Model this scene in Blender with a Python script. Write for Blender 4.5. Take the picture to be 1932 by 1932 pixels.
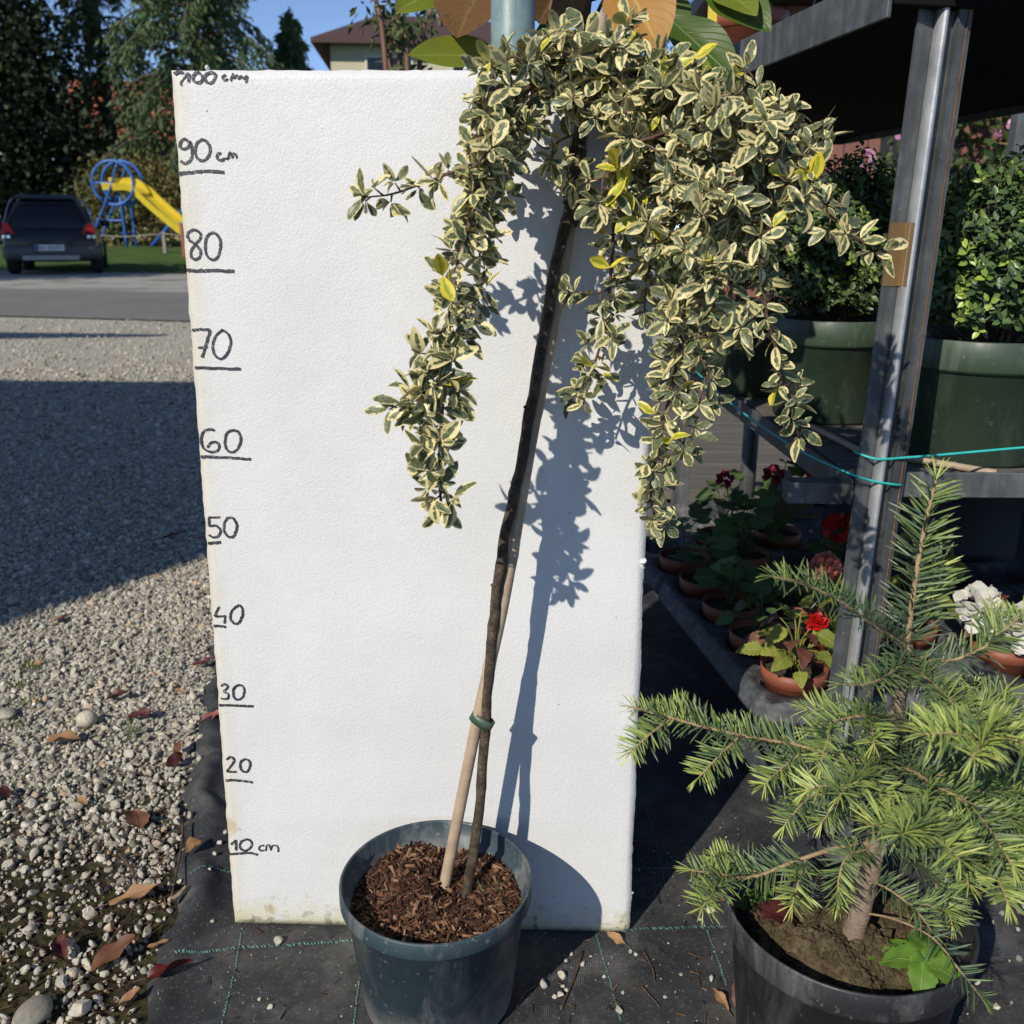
import bpy, math, random
import numpy as np
from mathutils import Matrix, Vector

random.seed(7)
RNG = np.random.default_rng(11)
for o in list(bpy.data.objects):
    bpy.data.objects.remove(o)
S = bpy.context.scene
COL = S.collection
rad = math.radians

# ------------------------------------------------------------------ camera
CAM = np.array([0.3787, -0.9950, 0.8429])
RW = np.array([[0.999560727749056, 0.029442342881107312, 0.003391163140994429],
               [0.011607701264752633, -0.2836373112125596, -0.95886137525685],
               [-0.02726926499056752, 0.9584795376708789, -0.28385447513310996]])
FPX, CPX = 1790.0, 966.0          # focal length and centre in a 1932 px wide picture
cam_d = bpy.data.cameras.new('camera')
cam_d.sensor_width = 36.0
cam_d.lens = 36.0 * FPX / 1932.0
cam_d.clip_start = 0.02
cam_d.clip_end = 900.0
cam_d.dof.use_dof = True
cam_d.dof.focus_distance = 1.08
cam_d.dof.aperture_fstop = 10.5
cam = bpy.data.objects.new('camera', cam_d)
COL.objects.link(cam)
M = Matrix.Identity(4)
for i in range(3):
    M[i][0] = RW[0][i]
    M[i][1] = -RW[1][i]
    M[i][2] = -RW[2][i]
    M[i][3] = CAM[i]
cam.matrix_world = M
S.camera = cam

# ------------------------------------------------------------------ light
HX, HY = 0.5339, 0.8455           # the way the sunlight travels over the ground
ELEV = rad(34.0)
SUN_DIR = np.array([HX * math.cos(ELEV), HY * math.cos(ELEV), -math.sin(ELEV)])
sun_d = bpy.data.lights.new('sun', 'SUN')
sun_d.energy = 4.2
sun_d.angle = rad(0.53)
sun_d.color = (1.0, 0.93, 0.81)
sun = bpy.data.objects.new('sun', sun_d)
COL.objects.link(sun)
sun.rotation_euler = Vector(SUN_DIR).to_track_quat('-Z', 'Y').to_euler()
sun.location = (-3, -5, 6)
world = bpy.data.worlds.new('World')
S.world = world
world.use_nodes = True
wn = world.node_tree.nodes
wn.clear()
sky = wn.new('ShaderNodeTexSky')
sky.sky_type = 'NISHITA'
sky.sun_disc = False
sky.sun_elevation = ELEV
sky.sun_rotation = math.atan2(-HX, -HY)
sky.altitude = 2000.0
sky.air_density = 0.6
sky.dust_density = 0.0
sky.ozone_density = 1.7
bgn = wn.new('ShaderNodeBackground')
bgn.inputs['Strength'].default_value = 0.15
wo = wn.new('ShaderNodeOutputWorld')
world.node_tree.links.new(sky.outputs[0], bgn.inputs[0])
world.node_tree.links.new(bgn.outputs[0], wo.inputs[0])
S.view_settings.view_transform = 'Standard'
S.view_settings.look = 'None'
S.view_settings.exposure = 0.15
S.view_settings.gamma = 1.0
S.view_settings.use_curve_mapping = False
S.render.engine = 'CYCLES'
S.render.resolution_x = 1024
S.render.resolution_y = 1024

# ------------------------------------------------------------------ pixels to places
def ray(u, v):
    d = RW.T @ np.array([(u - CPX) / FPX, (v - CPX) / FPX, 1.0])
    return d
def G(u, v, z=0.0):               # the place at height z behind a pixel
    d = ray(u, v)
    return CAM + d * ((z - CAM[2]) / d[2])
def W(u, v, y):                   # the place at depth y behind a pixel
    d = ray(u, v)
    return CAM + d * ((y - CAM[1]) / d[1])
LEAN = rad(2.8)
BN = np.array([0.0, math.cos(LEAN), -math.sin(LEAN)])
BU = np.array([0.0, math.sin(LEAN), math.cos(LEAN)])
def BD(u, v):                     # the place on the foam board's face behind a pixel -> (x, height along the board)
    d = ray(u, v)
    p = CAM + d * ((0.0 - BN @ CAM) / (BN @ d))
    return p[0], p @ BU

# ------------------------------------------------------------------ mesh helpers
def nrm(v):
    v = np.asarray(v, float)
    n = np.linalg.norm(v)
    return v / n if n > 1e-9 else v

class MB:
    def __init__(self):
        self.v, self.f, self.uv, self.t, self.n = [], [], [], [], 0
    def add(self, v, f, uv=None, tint=0.0):
        v = np.asarray(v, float)
        self.v.append(v)
        for q in f:
            self.f.append([i + self.n for i in q])
        self.uv.append(np.zeros((len(v), 2)) if uv is None else np.asarray(uv, float))
        self.t.append(np.full(len(v), tint) if np.isscalar(tint) else np.asarray(tint, float))
        self.n += len(v)
    def mesh(self, name, mat=None, smooth=True):
        return fast_mesh(name, np.concatenate(self.v), self.f, np.concatenate(self.uv), np.concatenate(self.t), mat, smooth)
    def build(self, name, mat=None, parent=None, smooth=True, loc=None):
        return obj(name, self.mesh(name, mat, smooth), parent, loc)

def fast_mesh(name, v, f, uv=None, tint=None, mat=None, smooth=True):
    me = bpy.data.meshes.new(name)
    if isinstance(f, np.ndarray):
        nl = f.shape[1]
        li = f.ravel().astype(np.int32)
        ls = (np.arange(len(f)) * nl).astype(np.int32)
    else:
        li = np.fromiter((i for q in f for i in q), np.int32)
        ln = np.fromiter((len(q) for q in f), np.int32)
        ls = np.concatenate([[0], np.cumsum(ln)[:-1]]).astype(np.int32)
    me.vertices.add(len(v))
    me.vertices.foreach_set('co', np.asarray(v, np.float32).ravel())
    me.loops.add(len(li))
    me.loops.foreach_set('vertex_index', li)
    me.polygons.add(len(ls))
    me.polygons.foreach_set('loop_start', ls)
    me.polygons.foreach_set('use_smooth', np.full(len(ls), smooth, bool))
    me.update(calc_edges=True)
    if uv is not None:
        lay = me.uv_layers.new(name='UVMap')
        lay.data.foreach_set('uv', np.asarray(uv, np.float32)[li].ravel())
    if tint is not None:
        at = me.attributes.new('tint', 'FLOAT', 'POINT')
        at.data.foreach_set('value', np.asarray(tint, np.float32))
    me.validate()
    if mat is not None:
        me.materials.append(mat)
    return me

def obj(name, me, parent=None, loc=None):
    o = bpy.data.objects.new(name, me)
    COL.objects.link(o)
    if parent is not None:
        o.parent = parent
    if loc is not None:
        o.location = loc
    return o

def tag(o, label=None, cat=None, group=None, kind=None):
    if label: o['label'] = label
    if cat: o['category'] = cat
    if group: o['group'] = group
    if kind: o['kind'] = kind
    return o

def thing(name, label, cat, loc=(0, 0, 0), rz=0.0, group=None):
    o = bpy.data.objects.new(name, None)
    o.empty_display_size = 0.05
    COL.objects.link(o)
    o.location = loc
    o.rotation_euler = (0, 0, rz)
    return tag(o, label, cat, group)

def bevel(o, w, seg=2):
    m = o.modifiers.new('bevel', 'BEVEL')
    m.width = w
    m.segments = seg
    m.limit_method = 'ANGLE'
    m.angle_limit = rad(40)
    return o

def box_vf(c, s, R=None):
    c, s = np.asarray(c, float), np.asarray(s, float) / 2
    v = np.array([[x, y, z] for x in (-1, 1) for y in (-1, 1) for z in (-1, 1)], float) * s
    if R is not None:
        v = v @ np.asarray(R).T
    f = [(0, 1, 3, 2), (4, 6, 7, 5), (0, 4, 5, 1), (2, 3, 7, 6), (0, 2, 6, 4), (1, 5, 7, 3)]
    return v + c, f

def rotz(a):
    c, s = math.cos(a), math.sin(a)
    return np.array([[c, -s, 0], [s, c, 0], [0, 0, 1]])

def smooth_path(pts, n=8):
    p = np.asarray(pts, float)
    if len(p) < 3:
        t = np.linspace(0, 1, n + 1)[:, None]
        return p[0] * (1 - t) + p[-1] * t
    q = np.vstack([2 * p[0] - p[1], p, 2 * p[-1] - p[-2]])
    out = []
    for i in range(1, len(q) - 2):
        a, b, c, d = q[i - 1], q[i], q[i + 1], q[i + 2]
        for t in np.linspace(0, 1, n, endpoint=False):
            out.append(0.5 * ((2 * b) + (-a + c) * t + (2 * a - 5 * b + 4 * c - d) * t * t + (-a + 3 * b - 3 * c + d) * t ** 3))
    out.append(p[-1])
    return np.array(out)

def tube_vf(pts, r, seg=8, cap=True, wob=0.0):
    p = np.asarray(pts, float)
    n = len(p)
    r = np.full(n, r) if np.isscalar(r) else np.interp(np.linspace(0, 1, n), np.linspace(0, 1, len(r)), r)
    tg = np.gradient(p, axis=0)
    tg /= np.linalg.norm(tg, axis=1)[:, None] + 1e-12
    ref = np.array([0, 0, 1.0]) if abs(tg[0][2]) < 0.9 else np.array([1.0, 0, 0])
    a = nrm(np.cross(tg[0], ref))
    vs, uv = [], []
    th = np.arange(seg) * 2 * math.pi / seg
    for i in range(n):
        a = nrm(a - tg[i] * (a @ tg[i]))
        b = np.cross(tg[i], a)
        rr = r[i] * (1 + (RNG.uniform(-wob, wob, seg) if wob else 0))
        vs.append(p[i] + np.outer(np.cos(th) * rr, a) + np.outer(np.sin(th) * rr, b))
        uv += [(k / seg, i / max(1, n - 1)) for k in range(seg)]
    v = np.concatenate(vs)
    f = []
    for i in range(n - 1):
        for k in range(seg):
            k2 = (k + 1) % seg
            f.append((i * seg + k, i * seg + k2, (i + 1) * seg + k2, (i + 1) * seg + k))
    if cap:
        f.append(tuple(range(seg))[::-1])
        f.append(tuple((n - 1) * seg + k for k in range(seg)))
    return v, f, np.array(uv)

def lathe_vf(prof, seg=48, c=(0, 0, 0), wob=None):
    prof = np.asarray(prof, float)
    th = np.arange(seg) * 2 * math.pi / seg
    v = []
    for r, z in prof:
        v.append(np.stack([np.cos(th) * r, np.sin(th) * r, np.full(seg, z)], 1))
    v = np.concatenate(v) + np.asarray(c, float)
    f = []
    for i in range(len(prof) - 1):
        for k in range(seg):
            k2 = (k + 1) % seg
            f.append((i * seg + k, i * seg + k2, (i + 1) * seg + k2, (i + 1) * seg + k))
    return v, f

def quadstrip(a, b):
    a, b = np.asarray(a, float), np.asarray(b, float)
    n = len(a)
    v = np.concatenate([a, b])
    f = [(i, i + 1, n + i + 1, n + i) for i in range(n - 1)]
    return v, f

# leaf blade: local x across, y along, z up
def leaf_vf(L, Wd, curl=0.15, fold=0.12, nx=3, ny=6, shape=(0.9, 0.75), wave=0.0, tipw=0.0, seed=0, bend=0.0, twist=0.0, rag=0.0):
    rg = np.random.default_rng(seed)
    t = np.linspace(0, 1, ny + 1)
    w = np.sin(np.pi * t ** shape[0]) ** shape[1]
    if rag:
        w = w * (1 + rg.uniform(-rag, rag, len(w)))
    w[0] = 0.05
    w[-1] = max(0.03, tipw)
    v, uv = [], []
    ph = rg.uniform(0, 6)
    for j in range(ny + 1):
        for i in range(nx):
            s = i / (nx - 1) * 2 - 1
            x = s * w[j] * Wd / 2
            z = abs(s) * w[j] * Wd * fold - curl * L * t[j] ** 2 + wave * L * abs(s) * math.sin(ph + t[j] * 11 + s)
            a_ = twist * t[j]
            v.append((x * math.cos(a_) - z * math.sin(a_) * 0.0 + bend * L * t[j] ** 2, t[j] * L, z + x * math.sin(a_)))
            uv.append((s * 0.5 + 0.5, t[j]))
    f = []
    for j in range(ny):
        for i in range(nx - 1):
            a = j * nx + i
            f.append((a, a + 1, a + nx + 1, a + nx))
    return np.array(v), f, np.array(uv)

def frame(d, n):
    y = nrm(d)
    z = np.asarray(n, float)
    z = z - y * (z @ y)
    if np.linalg.norm(z) < 1e-4:
        z = np.cross(y, (1, 0.3, 0.2))
    z = nrm(z)
    x = np.cross(y, z)
    return np.stack([x, y, z], 1)

def rand_unit():
    return nrm(RNG.normal(size=3))

# ------------------------------------------------------------------ materials
class Mat:
    def __init__(self, name):
        self.m = bpy.data.materials.new(name)
        self.m.use_nodes = True
        self.nt = self.m.node_tree
        self.b = self.nt.nodes['Principled BSDF']
        self.out = self.nt.nodes['Material Output']
    def n(self, t, **kw):
        x = self.nt.nodes.new(t)
        for k, v in kw.items():
            setattr(x, k, v)
        return x
    def l(self, a, b):
        self.nt.links.new(a, b)
    def coord(self, which='Object'):
        return self.n('ShaderNodeTexCoord').outputs[which]
    def noise(self, scale, detail=4, co=None, rough=0.6, dist=0.0):
        x = self.n('ShaderNodeTexNoise')
        x.inputs['Scale'].default_value = scale
        x.inputs['Detail'].default_value = detail
        x.inputs['Roughness'].default_value = rough
        x.inputs['Distortion'].default_value = dist
        if co is not None:
            self.l(co, x.inputs['Vector'])
        return x.outputs[0]
    def ramp(self, fac, stops):
        x = self.n('ShaderNodeValToRGB')
        e = x.color_ramp.elements
        while len(e) < len(stops):
            e.new(0.5)
        for k, (p, c) in enumerate(stops):
            e[k].position = p
            e[k].color = (c, c, c, 1) if np.isscalar(c) else (*c, 1)
        self.l(fac, x.inputs[0])
        return x.outputs[0]
    def mix(self, fac, a, b, mode='MIX'):
        x = self.n('ShaderNodeMix', data_type='RGBA', blend_type=mode)
        for k, s in ((0, fac), (6, a), (7, b)):
            if hasattr(s, 'links') or hasattr(s, 'is_linked'):
                self.l(s, x.inputs[k])
            elif k == 0:
                x.inputs[0].default_value = s
            else:
                x.inputs[k].default_value = (*s, 1)
        return x.outputs[2]
    def math(self, op, a, b=0.0, clamp=False):
        x = self.n('ShaderNodeMath', operation=op)
        x.use_clamp = clamp
        for k, s in ((0, a), (1, b)):
            if hasattr(s, 'is_linked'):
                self.l(s, x.inputs[k])
            else:
                x.inputs[k].default_value = s
        return x.outputs[0]
    def bump(self, h, strength=0.3, dist=0.01, prev=None):
        x = self.n('ShaderNodeBump')
        x.inputs['Strength'].default_value = strength
        x.inputs['Distance'].default_value = dist
        self.l(h, x.inputs['Height'])
        if prev is not None:
            self.l(prev, x.inputs['Normal'])
        self.l(x.outputs[0], self.b.inputs['Normal'])
        return x.outputs[0]
    def col(self, s):
        if hasattr(s, 'is_linked'):
            self.l(s, self.b.inputs['Base Color'])
        else:
            self.b.inputs['Base Color'].default_value = (*s, 1)
        return self
    def set(self, rough=None, metal=None, spec=None):
        if rough is not None:
            if hasattr(rough, 'is_linked'):
                self.l(rough, self.b.inputs['Roughness'])
            else:
                self.b.inputs['Roughness'].default_value = rough
        if metal is not None:
            self.b.inputs['Metallic'].default_value = metal
        if spec is not None:
            self.b.inputs['Specular IOR Level'].default_value = spec
        return self
    def translucent(self, amount, color=None):
        tr = self.n('ShaderNodeBsdfTranslucent')
        src = self.b.inputs['Base Color']
        if src.is_linked:
            self.l(src.links[0].from_socket, tr.inputs[0])
        else:
            tr.inputs[0].default_value = src.default_value
        mx = self.n('ShaderNodeMixShader')
        mx.inputs[0].default_value = amount
        self.l(self.b.outputs[0], mx.inputs[1])
        self.l(tr.outputs[0], mx.inputs[2])
        self.l(mx.outputs[0], self.out.inputs['Surface'])
        return self

def simple(name, c1, c2=None, scale=20.0, rough=0.6, bump=0.0, bscale=None, spec=0.5, metal=0.0, detail=5):
    m = Mat(name)
    co = m.coord()
    if c2 is None:
        m.col(c1)
    else:
        m.col(m.ramp(m.noise(scale, detail, co), [(0.3, c1), (0.7, c2)]))
    m.set(rough=rough, metal=metal, spec=spec)
    if bump:
        m.bump(m.noise(bscale or scale * 3, 6, co), bump, 0.004)
    return m.m

# blade material: UV across/along plus a tint number per leaf
def blade(name, lo, hi, vein=None, rough=0.5, trans=0.18, spec=0.4, spots=None):
    m = Mat(name)
    at = m.n('ShaderNodeAttribute', attribute_name='tint').outputs['Fac']
    uv = m.coord('UV')
    base = m.ramp(at, [(0.0, lo), (1.0, hi)])
    nz = m.noise(9.0, 3, uv)
    base = m.mix(m.math('MULTIPLY', nz, 0.35), base, tuple(c * 0.6 for c in lo))
    if vein:
        sx = m.n('ShaderNodeSeparateXYZ')
        m.l(uv, sx.inputs[0])
        d = m.math('ABSOLUTE', m.math('SUBTRACT', sx.outputs[0], 0.5))
        rib = m.ramp(d, [(0.0, 1.0), (0.045, 0.0)])
        side = m.math('ADD', m.math('MULTIPLY', d, -7.0), m.math('MULTIPLY', sx.outputs[1], 10.0))
        sw = m.ramp(m.math('ABSOLUTE', m.math('SUBTRACT', m.math('FRACT', side), 0.5)), [(0.0, 0.7), (0.1, 0.0)])
        vm = m.math('MAXIMUM', rib, sw)
        base = m.mix(m.math('MULTIPLY', vm, 0.7), base, vein)
        m.bump(vm, 0.35, 0.002)
    if spots:
        sp = m.ramp(m.noise(7.0, 2, uv), [(0.62, 0.0), (0.7, 1.0)])
        base = m.mix(sp, base, spots)
    m.col(base).set(rough=rough, spec=spec)
    if trans:
        m.translucent(trans)
    return m.m
# ================================================================== the ground
def sheet(name, pts, z, mat, kind='structure'):
    v = np.array([(x, y, z) for x, y in pts])
    o = obj(name, fast_mesh(name, v, [tuple(range(len(pts)))], mat=mat, smooth=False))
    return tag(o, kind=kind)

m = Mat('ground_soil')
co = m.coord()
m.col(m.ramp(m.noise(0.7, 6, co), [(0.3, (0.035, 0.05, 0.02)), (0.7, (0.07, 0.085, 0.035))])).set(rough=0.95)
sheet('ground', [(-250, -60), (250, -60), (250, 400), (-250, 400)], -0.05, m.m)

m = Mat('gravel_yard')
co = m.coord()
sx = m.n('ShaderNodeSeparateXYZ')
m.l(co, sx.inputs[0])
fine = m.n('ShaderNodeTexVoronoi')
fine.inputs['Scale'].default_value = 70.0
m.l(co, fine.inputs['Vector'])
stony = m.ramp(fine.outputs['Color'], [(0.1, (0.27, 0.25, 0.21)), (0.5, (0.40, 0.375, 0.315)), (0.9, (0.54, 0.51, 0.44))])
big = m.noise(0.8, 5, co)
stony = m.mix(m.ramp(big, [(0.35, 0.0), (0.65, 0.6)]), stony, (0.30, 0.285, 0.24))
soil = m.ramp(m.noise(38, 7, co, 0.7), [(0.3, (0.014, 0.011, 0.007)), (0.5, (0.034, 0.028, 0.015)), (0.64, (0.05, 0.052, 0.017)), (0.8, (0.11, 0.09, 0.06))])
near = m.math('ADD', sx.outputs[1], m.math('MULTIPLY', m.math('SUBTRACT', m.noise(4.5, 4, co), 0.5), 0.9))
near = m.ramp(near, [(0.18, 0.0), (0.55, 1.0)])
grit = m.mix(near, soil, stony)
m.col(grit).set(rough=0.95, spec=0.2)
b1 = m.bump(fine.outputs['Distance'], 0.7, 0.008)
m.bump(m.noise(260, 4, co), 0.5, 0.003, b1)
sheet('gravel_yard', [(-40, -8), (14, -8), (14, 9.0), (-40, 9.0)], -0.006, m.m)

m = Mat('asphalt')
co = m.coord()
a0 = m.ramp(m.noise(0.5, 5, co), [(0.3, (0.15, 0.145, 0.135)), (0.7, (0.20, 0.195, 0.18))])
a1 = m.ramp(m.noise(160, 3, co), [(0.35, 0.75), (0.7, 1.2)])
m.col(m.mix(1.0, a0, a1, 'MULTIPLY')).set(rough=0.85)
m.bump(m.noise(220, 3, co), 0.4, 0.006)
def kerb_line(v0, v1):             # a straight edge seen at two pixels, carried on both ways
    a, b = G(0, v0)[:2], G(360, v1)[:2]
    d = nrm(b - a)
    return [tuple(a - d * 40), tuple(a), tuple(b), tuple(b + d * 45)]
near_edge = kerb_line(597, 607)
far_edge = kerb_line(545, 553)[::-1]
road = sheet('road', list(near_edge) + list(far_edge), 0.008, m.m)
m = Mat('verge_gravel')
co = m.coord()
v0 = m.ramp(m.noise(30, 6, co, 0.75), [(0.3, (0.24, 0.23, 0.21)), (0.7, (0.42, 0.40, 0.37))])
v1 = m.ramp(m.noise(1.1, 5, co), [(0.5, 0.0), (0.62, 0.55)])
m.col(m.mix(v1, v0, (0.09, 0.10, 0.045))).set(rough=0.95)
m.bump(m.noise(60, 6, co), 0.6, 0.02)
verge_far = kerb_line(510, 517)
sheet('verge', [tuple(p) for p in far_edge[::-1]] + [tuple(p) for p in verge_far[::-1]], 0.003, m.m)

# rough grass rim along the near side of the road
m = Mat('lawn_grass')
co = m.coord()
g0 = m.ramp(m.noise(2.2, 7, co, 0.7), [(0.3, (0.045, 0.085, 0.018)), (0.55, (0.075, 0.13, 0.03)), (0.75, (0.12, 0.16, 0.05))])
m.col(g0).set(rough=0.9, spec=0.2)
m.bump(m.noise(45, 5, co), 0.8, 0.05)
LAWN = m.m
def lawn_z(x, y):
    t = min(1.0, max(0.0, (y - 19.0) / 9.0))
    return -0.02 + 0.36 * t * t * (3 - 2 * t)
xs = np.linspace(-60, 40, 61)
ys = np.concatenate([np.linspace(13.5, 32, 60), np.linspace(34, 200, 20)])
lv, lf = [], []
for y in ys:
    for x in xs:
        lv.append((x, y, lawn_z(x, y) + 0.02 * math.sin(x * 1.7 + y) * (1 if y > 20 else 0)))
nx = len(xs)
for j in range(len(ys) - 1):
    for i in range(nx - 1):
        a = j * nx + i
        lf.append((a, a + 1, a + nx + 1, a + nx))
lawn = obj('lawn', fast_mesh('lawn', np.array(lv), lf, mat=LAWN))
tag(lawn, kind='structure')

# ------------------------------------------------------------------ black ground fabric
EDGE = np.array([G(u, v)[:2] for u, v in ((235, 2100), (250, 1932), (262, 1860), (300, 1790), (322, 1700), (330, 1600), (340, 1500), (372, 1380), (392, 1250), (398, 1120))])
EDGE = np.vstack([[EDGE[0] + (0.35, -1.2)], EDGE, [EDGE[-1] + (-0.25, 1.4)], [EDGE[-1] + (-0.6, 3.4)]])
def edge_x(y):
    return np.interp(y, EDGE[:, 1], EDGE[:, 0])
m = Mat('ground_fabric')
co = m.coord()
w1 = m.n('ShaderNodeTexWave', wave_type='BANDS', bands_direction='X')
w1.inputs['Scale'].default_value = 130
m.l(co, w1.inputs['Vector'])
w2 = m.n('ShaderNodeTexWave', wave_type='BANDS', bands_direction='Y')
w2.inputs['Scale'].default_value = 130
m.l(co, w2.inputs['Vector'])
weave = m.math('MULTIPLY', w1.outputs['Fac'], w2.outputs['Fac'])
base = m.ramp(m.noise(9, 8, co, 0.7), [(0.32, (0.017, 0.018, 0.021)), (0.5, (0.034, 0.035, 0.038)), (0.64, (0.075, 0.073, 0.068)), (0.78, (0.13, 0.125, 0.115))])
specks = m.ramp(m.noise(210, 2, co), [(0.60, 0.0), (0.70, 0.7)])
base = m.mix(specks, base, (0.13, 0.125, 0.11))
patch = m.ramp(m.noise(5.5, 6, co, 0.6, 1.5), [(0.57, 0.0), (0.63, 0.8)])
base = m.mix(m.math('MULTIPLY', patch, weave), base, (0.19, 0.20, 0.21))
sx = m.n('ShaderNodeSeparateXYZ')
m.l(co, sx.inputs[0])
# dusty grey earth at the fabric's worn left edge, and earth right of the fir pot
dirt = m.ramp(m.math('ADD', sx.outputs[0], m.math('MULTIPLY', m.noise(14, 6, co), 0.5)), [(1.07, 0.0), (1.16, 1.0)])
earth = m.ramp(m.noise(60, 7, co, 0.75), [(0.3, (0.025, 0.02, 0.014)), (0.6, (0.085, 0.072, 0.052)), (0.8, (0.2, 0.18, 0.14))])
base = m.mix(m.math('MULTIPLY', dirt, 0.8), base, earth)
m.col(base).set(rough=0.72, spec=0.35)
bb = m.bump(weave, 0.25, 0.0012)
m.bump(m.noise(12, 5, co), 0.5, 0.01, bb)
yy = np.concatenate([np.linspace(-1.3, 1.6, 117), np.linspace(1.7, 6.5, 30)])
uu = np.concatenate([np.linspace(0, 0.22, 34), np.linspace(0.24, 6.0, 70)])
fv, ff = [], []
def fab_z(u, y):
    ridge = math.exp(-((u - 0.035 - 0.012 * math.sin(y * 9)) / 0.02) ** 2) * (0.012 + 0.006 * math.sin(y * 23 + 1))
    drop = -0.012 * math.exp(-u / 0.012)
    return ridge + drop + 0.0012 * math.sin(u * 31 + y * 17) * math.exp(-u * 2)
for y in yy:
    ex = edge_x(y) + 0.008 * math.sin(y * 37) + 0.006 * math.sin(y * 81 + 1)
    for u in uu:
        fv.append((ex + u, y, fab_z(u, y)))
nu = len(uu)
for j in range(len(yy) - 1):
    for i in range(nu - 1):
        a = j * nu + i
        ff.append((a, a + 1, a + nu + 1, a + nu))
fabric = tag(obj('ground_fabric', fast_mesh('ground_fabric', np.array(fv), ff, mat=m.m)), kind='structure')
def fab_at(x, y):
    return fab_z(max(0, x - edge_x(y)), y)

TEAL = simple('teal_stitching', (0.06, 0.17, 0.15), (0.17, 0.36, 0.31), 60, 0.8)
def stitch_line(pts, width, gap, dash, slant=0.0):
    mb = MB()
    p = np.array([G(u, v)[:2] for u, v in pts])
    sg = np.linalg.norm(np.diff(p, axis=0), axis=1)
    cum = np.concatenate([[0], np.cumsum(sg)])
    s = 0.0
    while s < cum[-1]:
        if RNG.random() < 0.9:
            c = np.array([np.interp(s, cum, p[:, 0]), np.interp(s, cum, p[:, 1])])
            e = np.array([np.interp(s + 1e-3, cum, p[:, 0]), np.interp(s + 1e-3, cum, p[:, 1])])
            d = nrm(e - c) if np.linalg.norm(e - c) > 1e-6 else np.array([1.0, 0])
            n = np.array([-d[1], d[0]])
            d2 = nrm(d + slant * n)
            n2 = np.array([-d2[1], d2[0]])
            j = RNG.normal(0, width * 0.2, 2)
            q = [c + j - d2 * dash / 2 - n2 * width / 2, c + j + d2 * dash / 2 - n2 * width / 2, c + j + d2 * dash / 2 + n2 * width / 2, c + j - d2 * dash / 2 + n2 * width / 2]
            z = [fab_at(a[0], a[1]) + 0.0016 for a in q]
            mb.add([(a[0], a[1], z[k]) for k, a in enumerate(q)], [(0, 1, 2, 3)])
        s += gap
    return mb.build('stitch_line', TEAL, fabric, False)
for args in [([(330, 1809), (455, 1790), (560, 1783), (675, 1776)], 0.0042, 0.0028, 0.0012, 0.5),
             ([(1130, 1757), (1250, 1753), (1390, 1749)], 0.0042, 0.0028, 0.0012, 0.5),
             ([(456, 1755), (447, 1815), (432, 1880), (412, 1960)], 0.0013, 0.0046, 0.0034, 0.3),
             ([(684, 1800), (680, 1840), (671, 1900), (664, 1980)], 0.0014, 0.0046, 0.0034, 0.3),
             ([(1120, 1752), (1135, 1800), (1150, 1850), (1172, 1932)], 0.0014, 0.0046, 0.0034, 0.3),
             ([(1325, 1735), (1350, 1800), (1370, 1860)], 0.0014, 0.0046, 0.0034, 0.3),
             ([(1205, 1470), (1240, 1600), (1262, 1700)], 0.001, 0.007, 0.003, 0.3),
             ([(362, 1655), (400, 1646), (436, 1646)], 0.004, 0.0028, 0.0012, 0.5),
             ([(1200, 1640), (1290, 1640), (1380, 1636)], 0.003, 0.0028, 0.0012, 0.5)]:
    stitch_line(*args)

# ------------------------------------------------------------------ loose gravel
def ico(sub=0):
    t = (1 + 5 ** 0.5) / 2
    v = [(-1, t, 0), (1, t, 0), (-1, -t, 0), (1, -t, 0), (0, -1, t), (0, 1, t), (0, -1, -t), (0, 1, -t), (t, 0, -1), (t, 0, 1), (-t, 0, -1), (-t, 0, 1)]
    f = [(0, 11, 5), (0, 5, 1), (0, 1, 7), (0, 7, 10), (0, 10, 11), (1, 5, 9), (5, 11, 4), (11, 10, 2), (10, 7, 6), (7, 1, 8), (3, 9, 4), (3, 4, 2), (3, 2, 6), (3, 6, 8), (3, 8, 9), (4, 9, 5), (2, 4, 11), (6, 2, 10), (8, 6, 7), (9, 8, 1)]
    v = [tuple(nrm(p)) for p in v]
    for _ in range(sub):
        cache, nf = {}, []
        def mid(a, b):
            k = (min(a, b), max(a, b))
            if k not in cache:
                v.append(tuple(nrm(np.array(v[a]) + np.array(v[b]))))
                cache[k] = len(v) - 1
            return cache[k]
        for a, b, c in f:
            x, y, z = mid(a, b), mid(b, c), mid(c, a)
            nf += [(a, x, z), (b, y, x), (c, z, y), (x, y, z)]
        f = nf
    return np.array(v), np.array(f)

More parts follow.
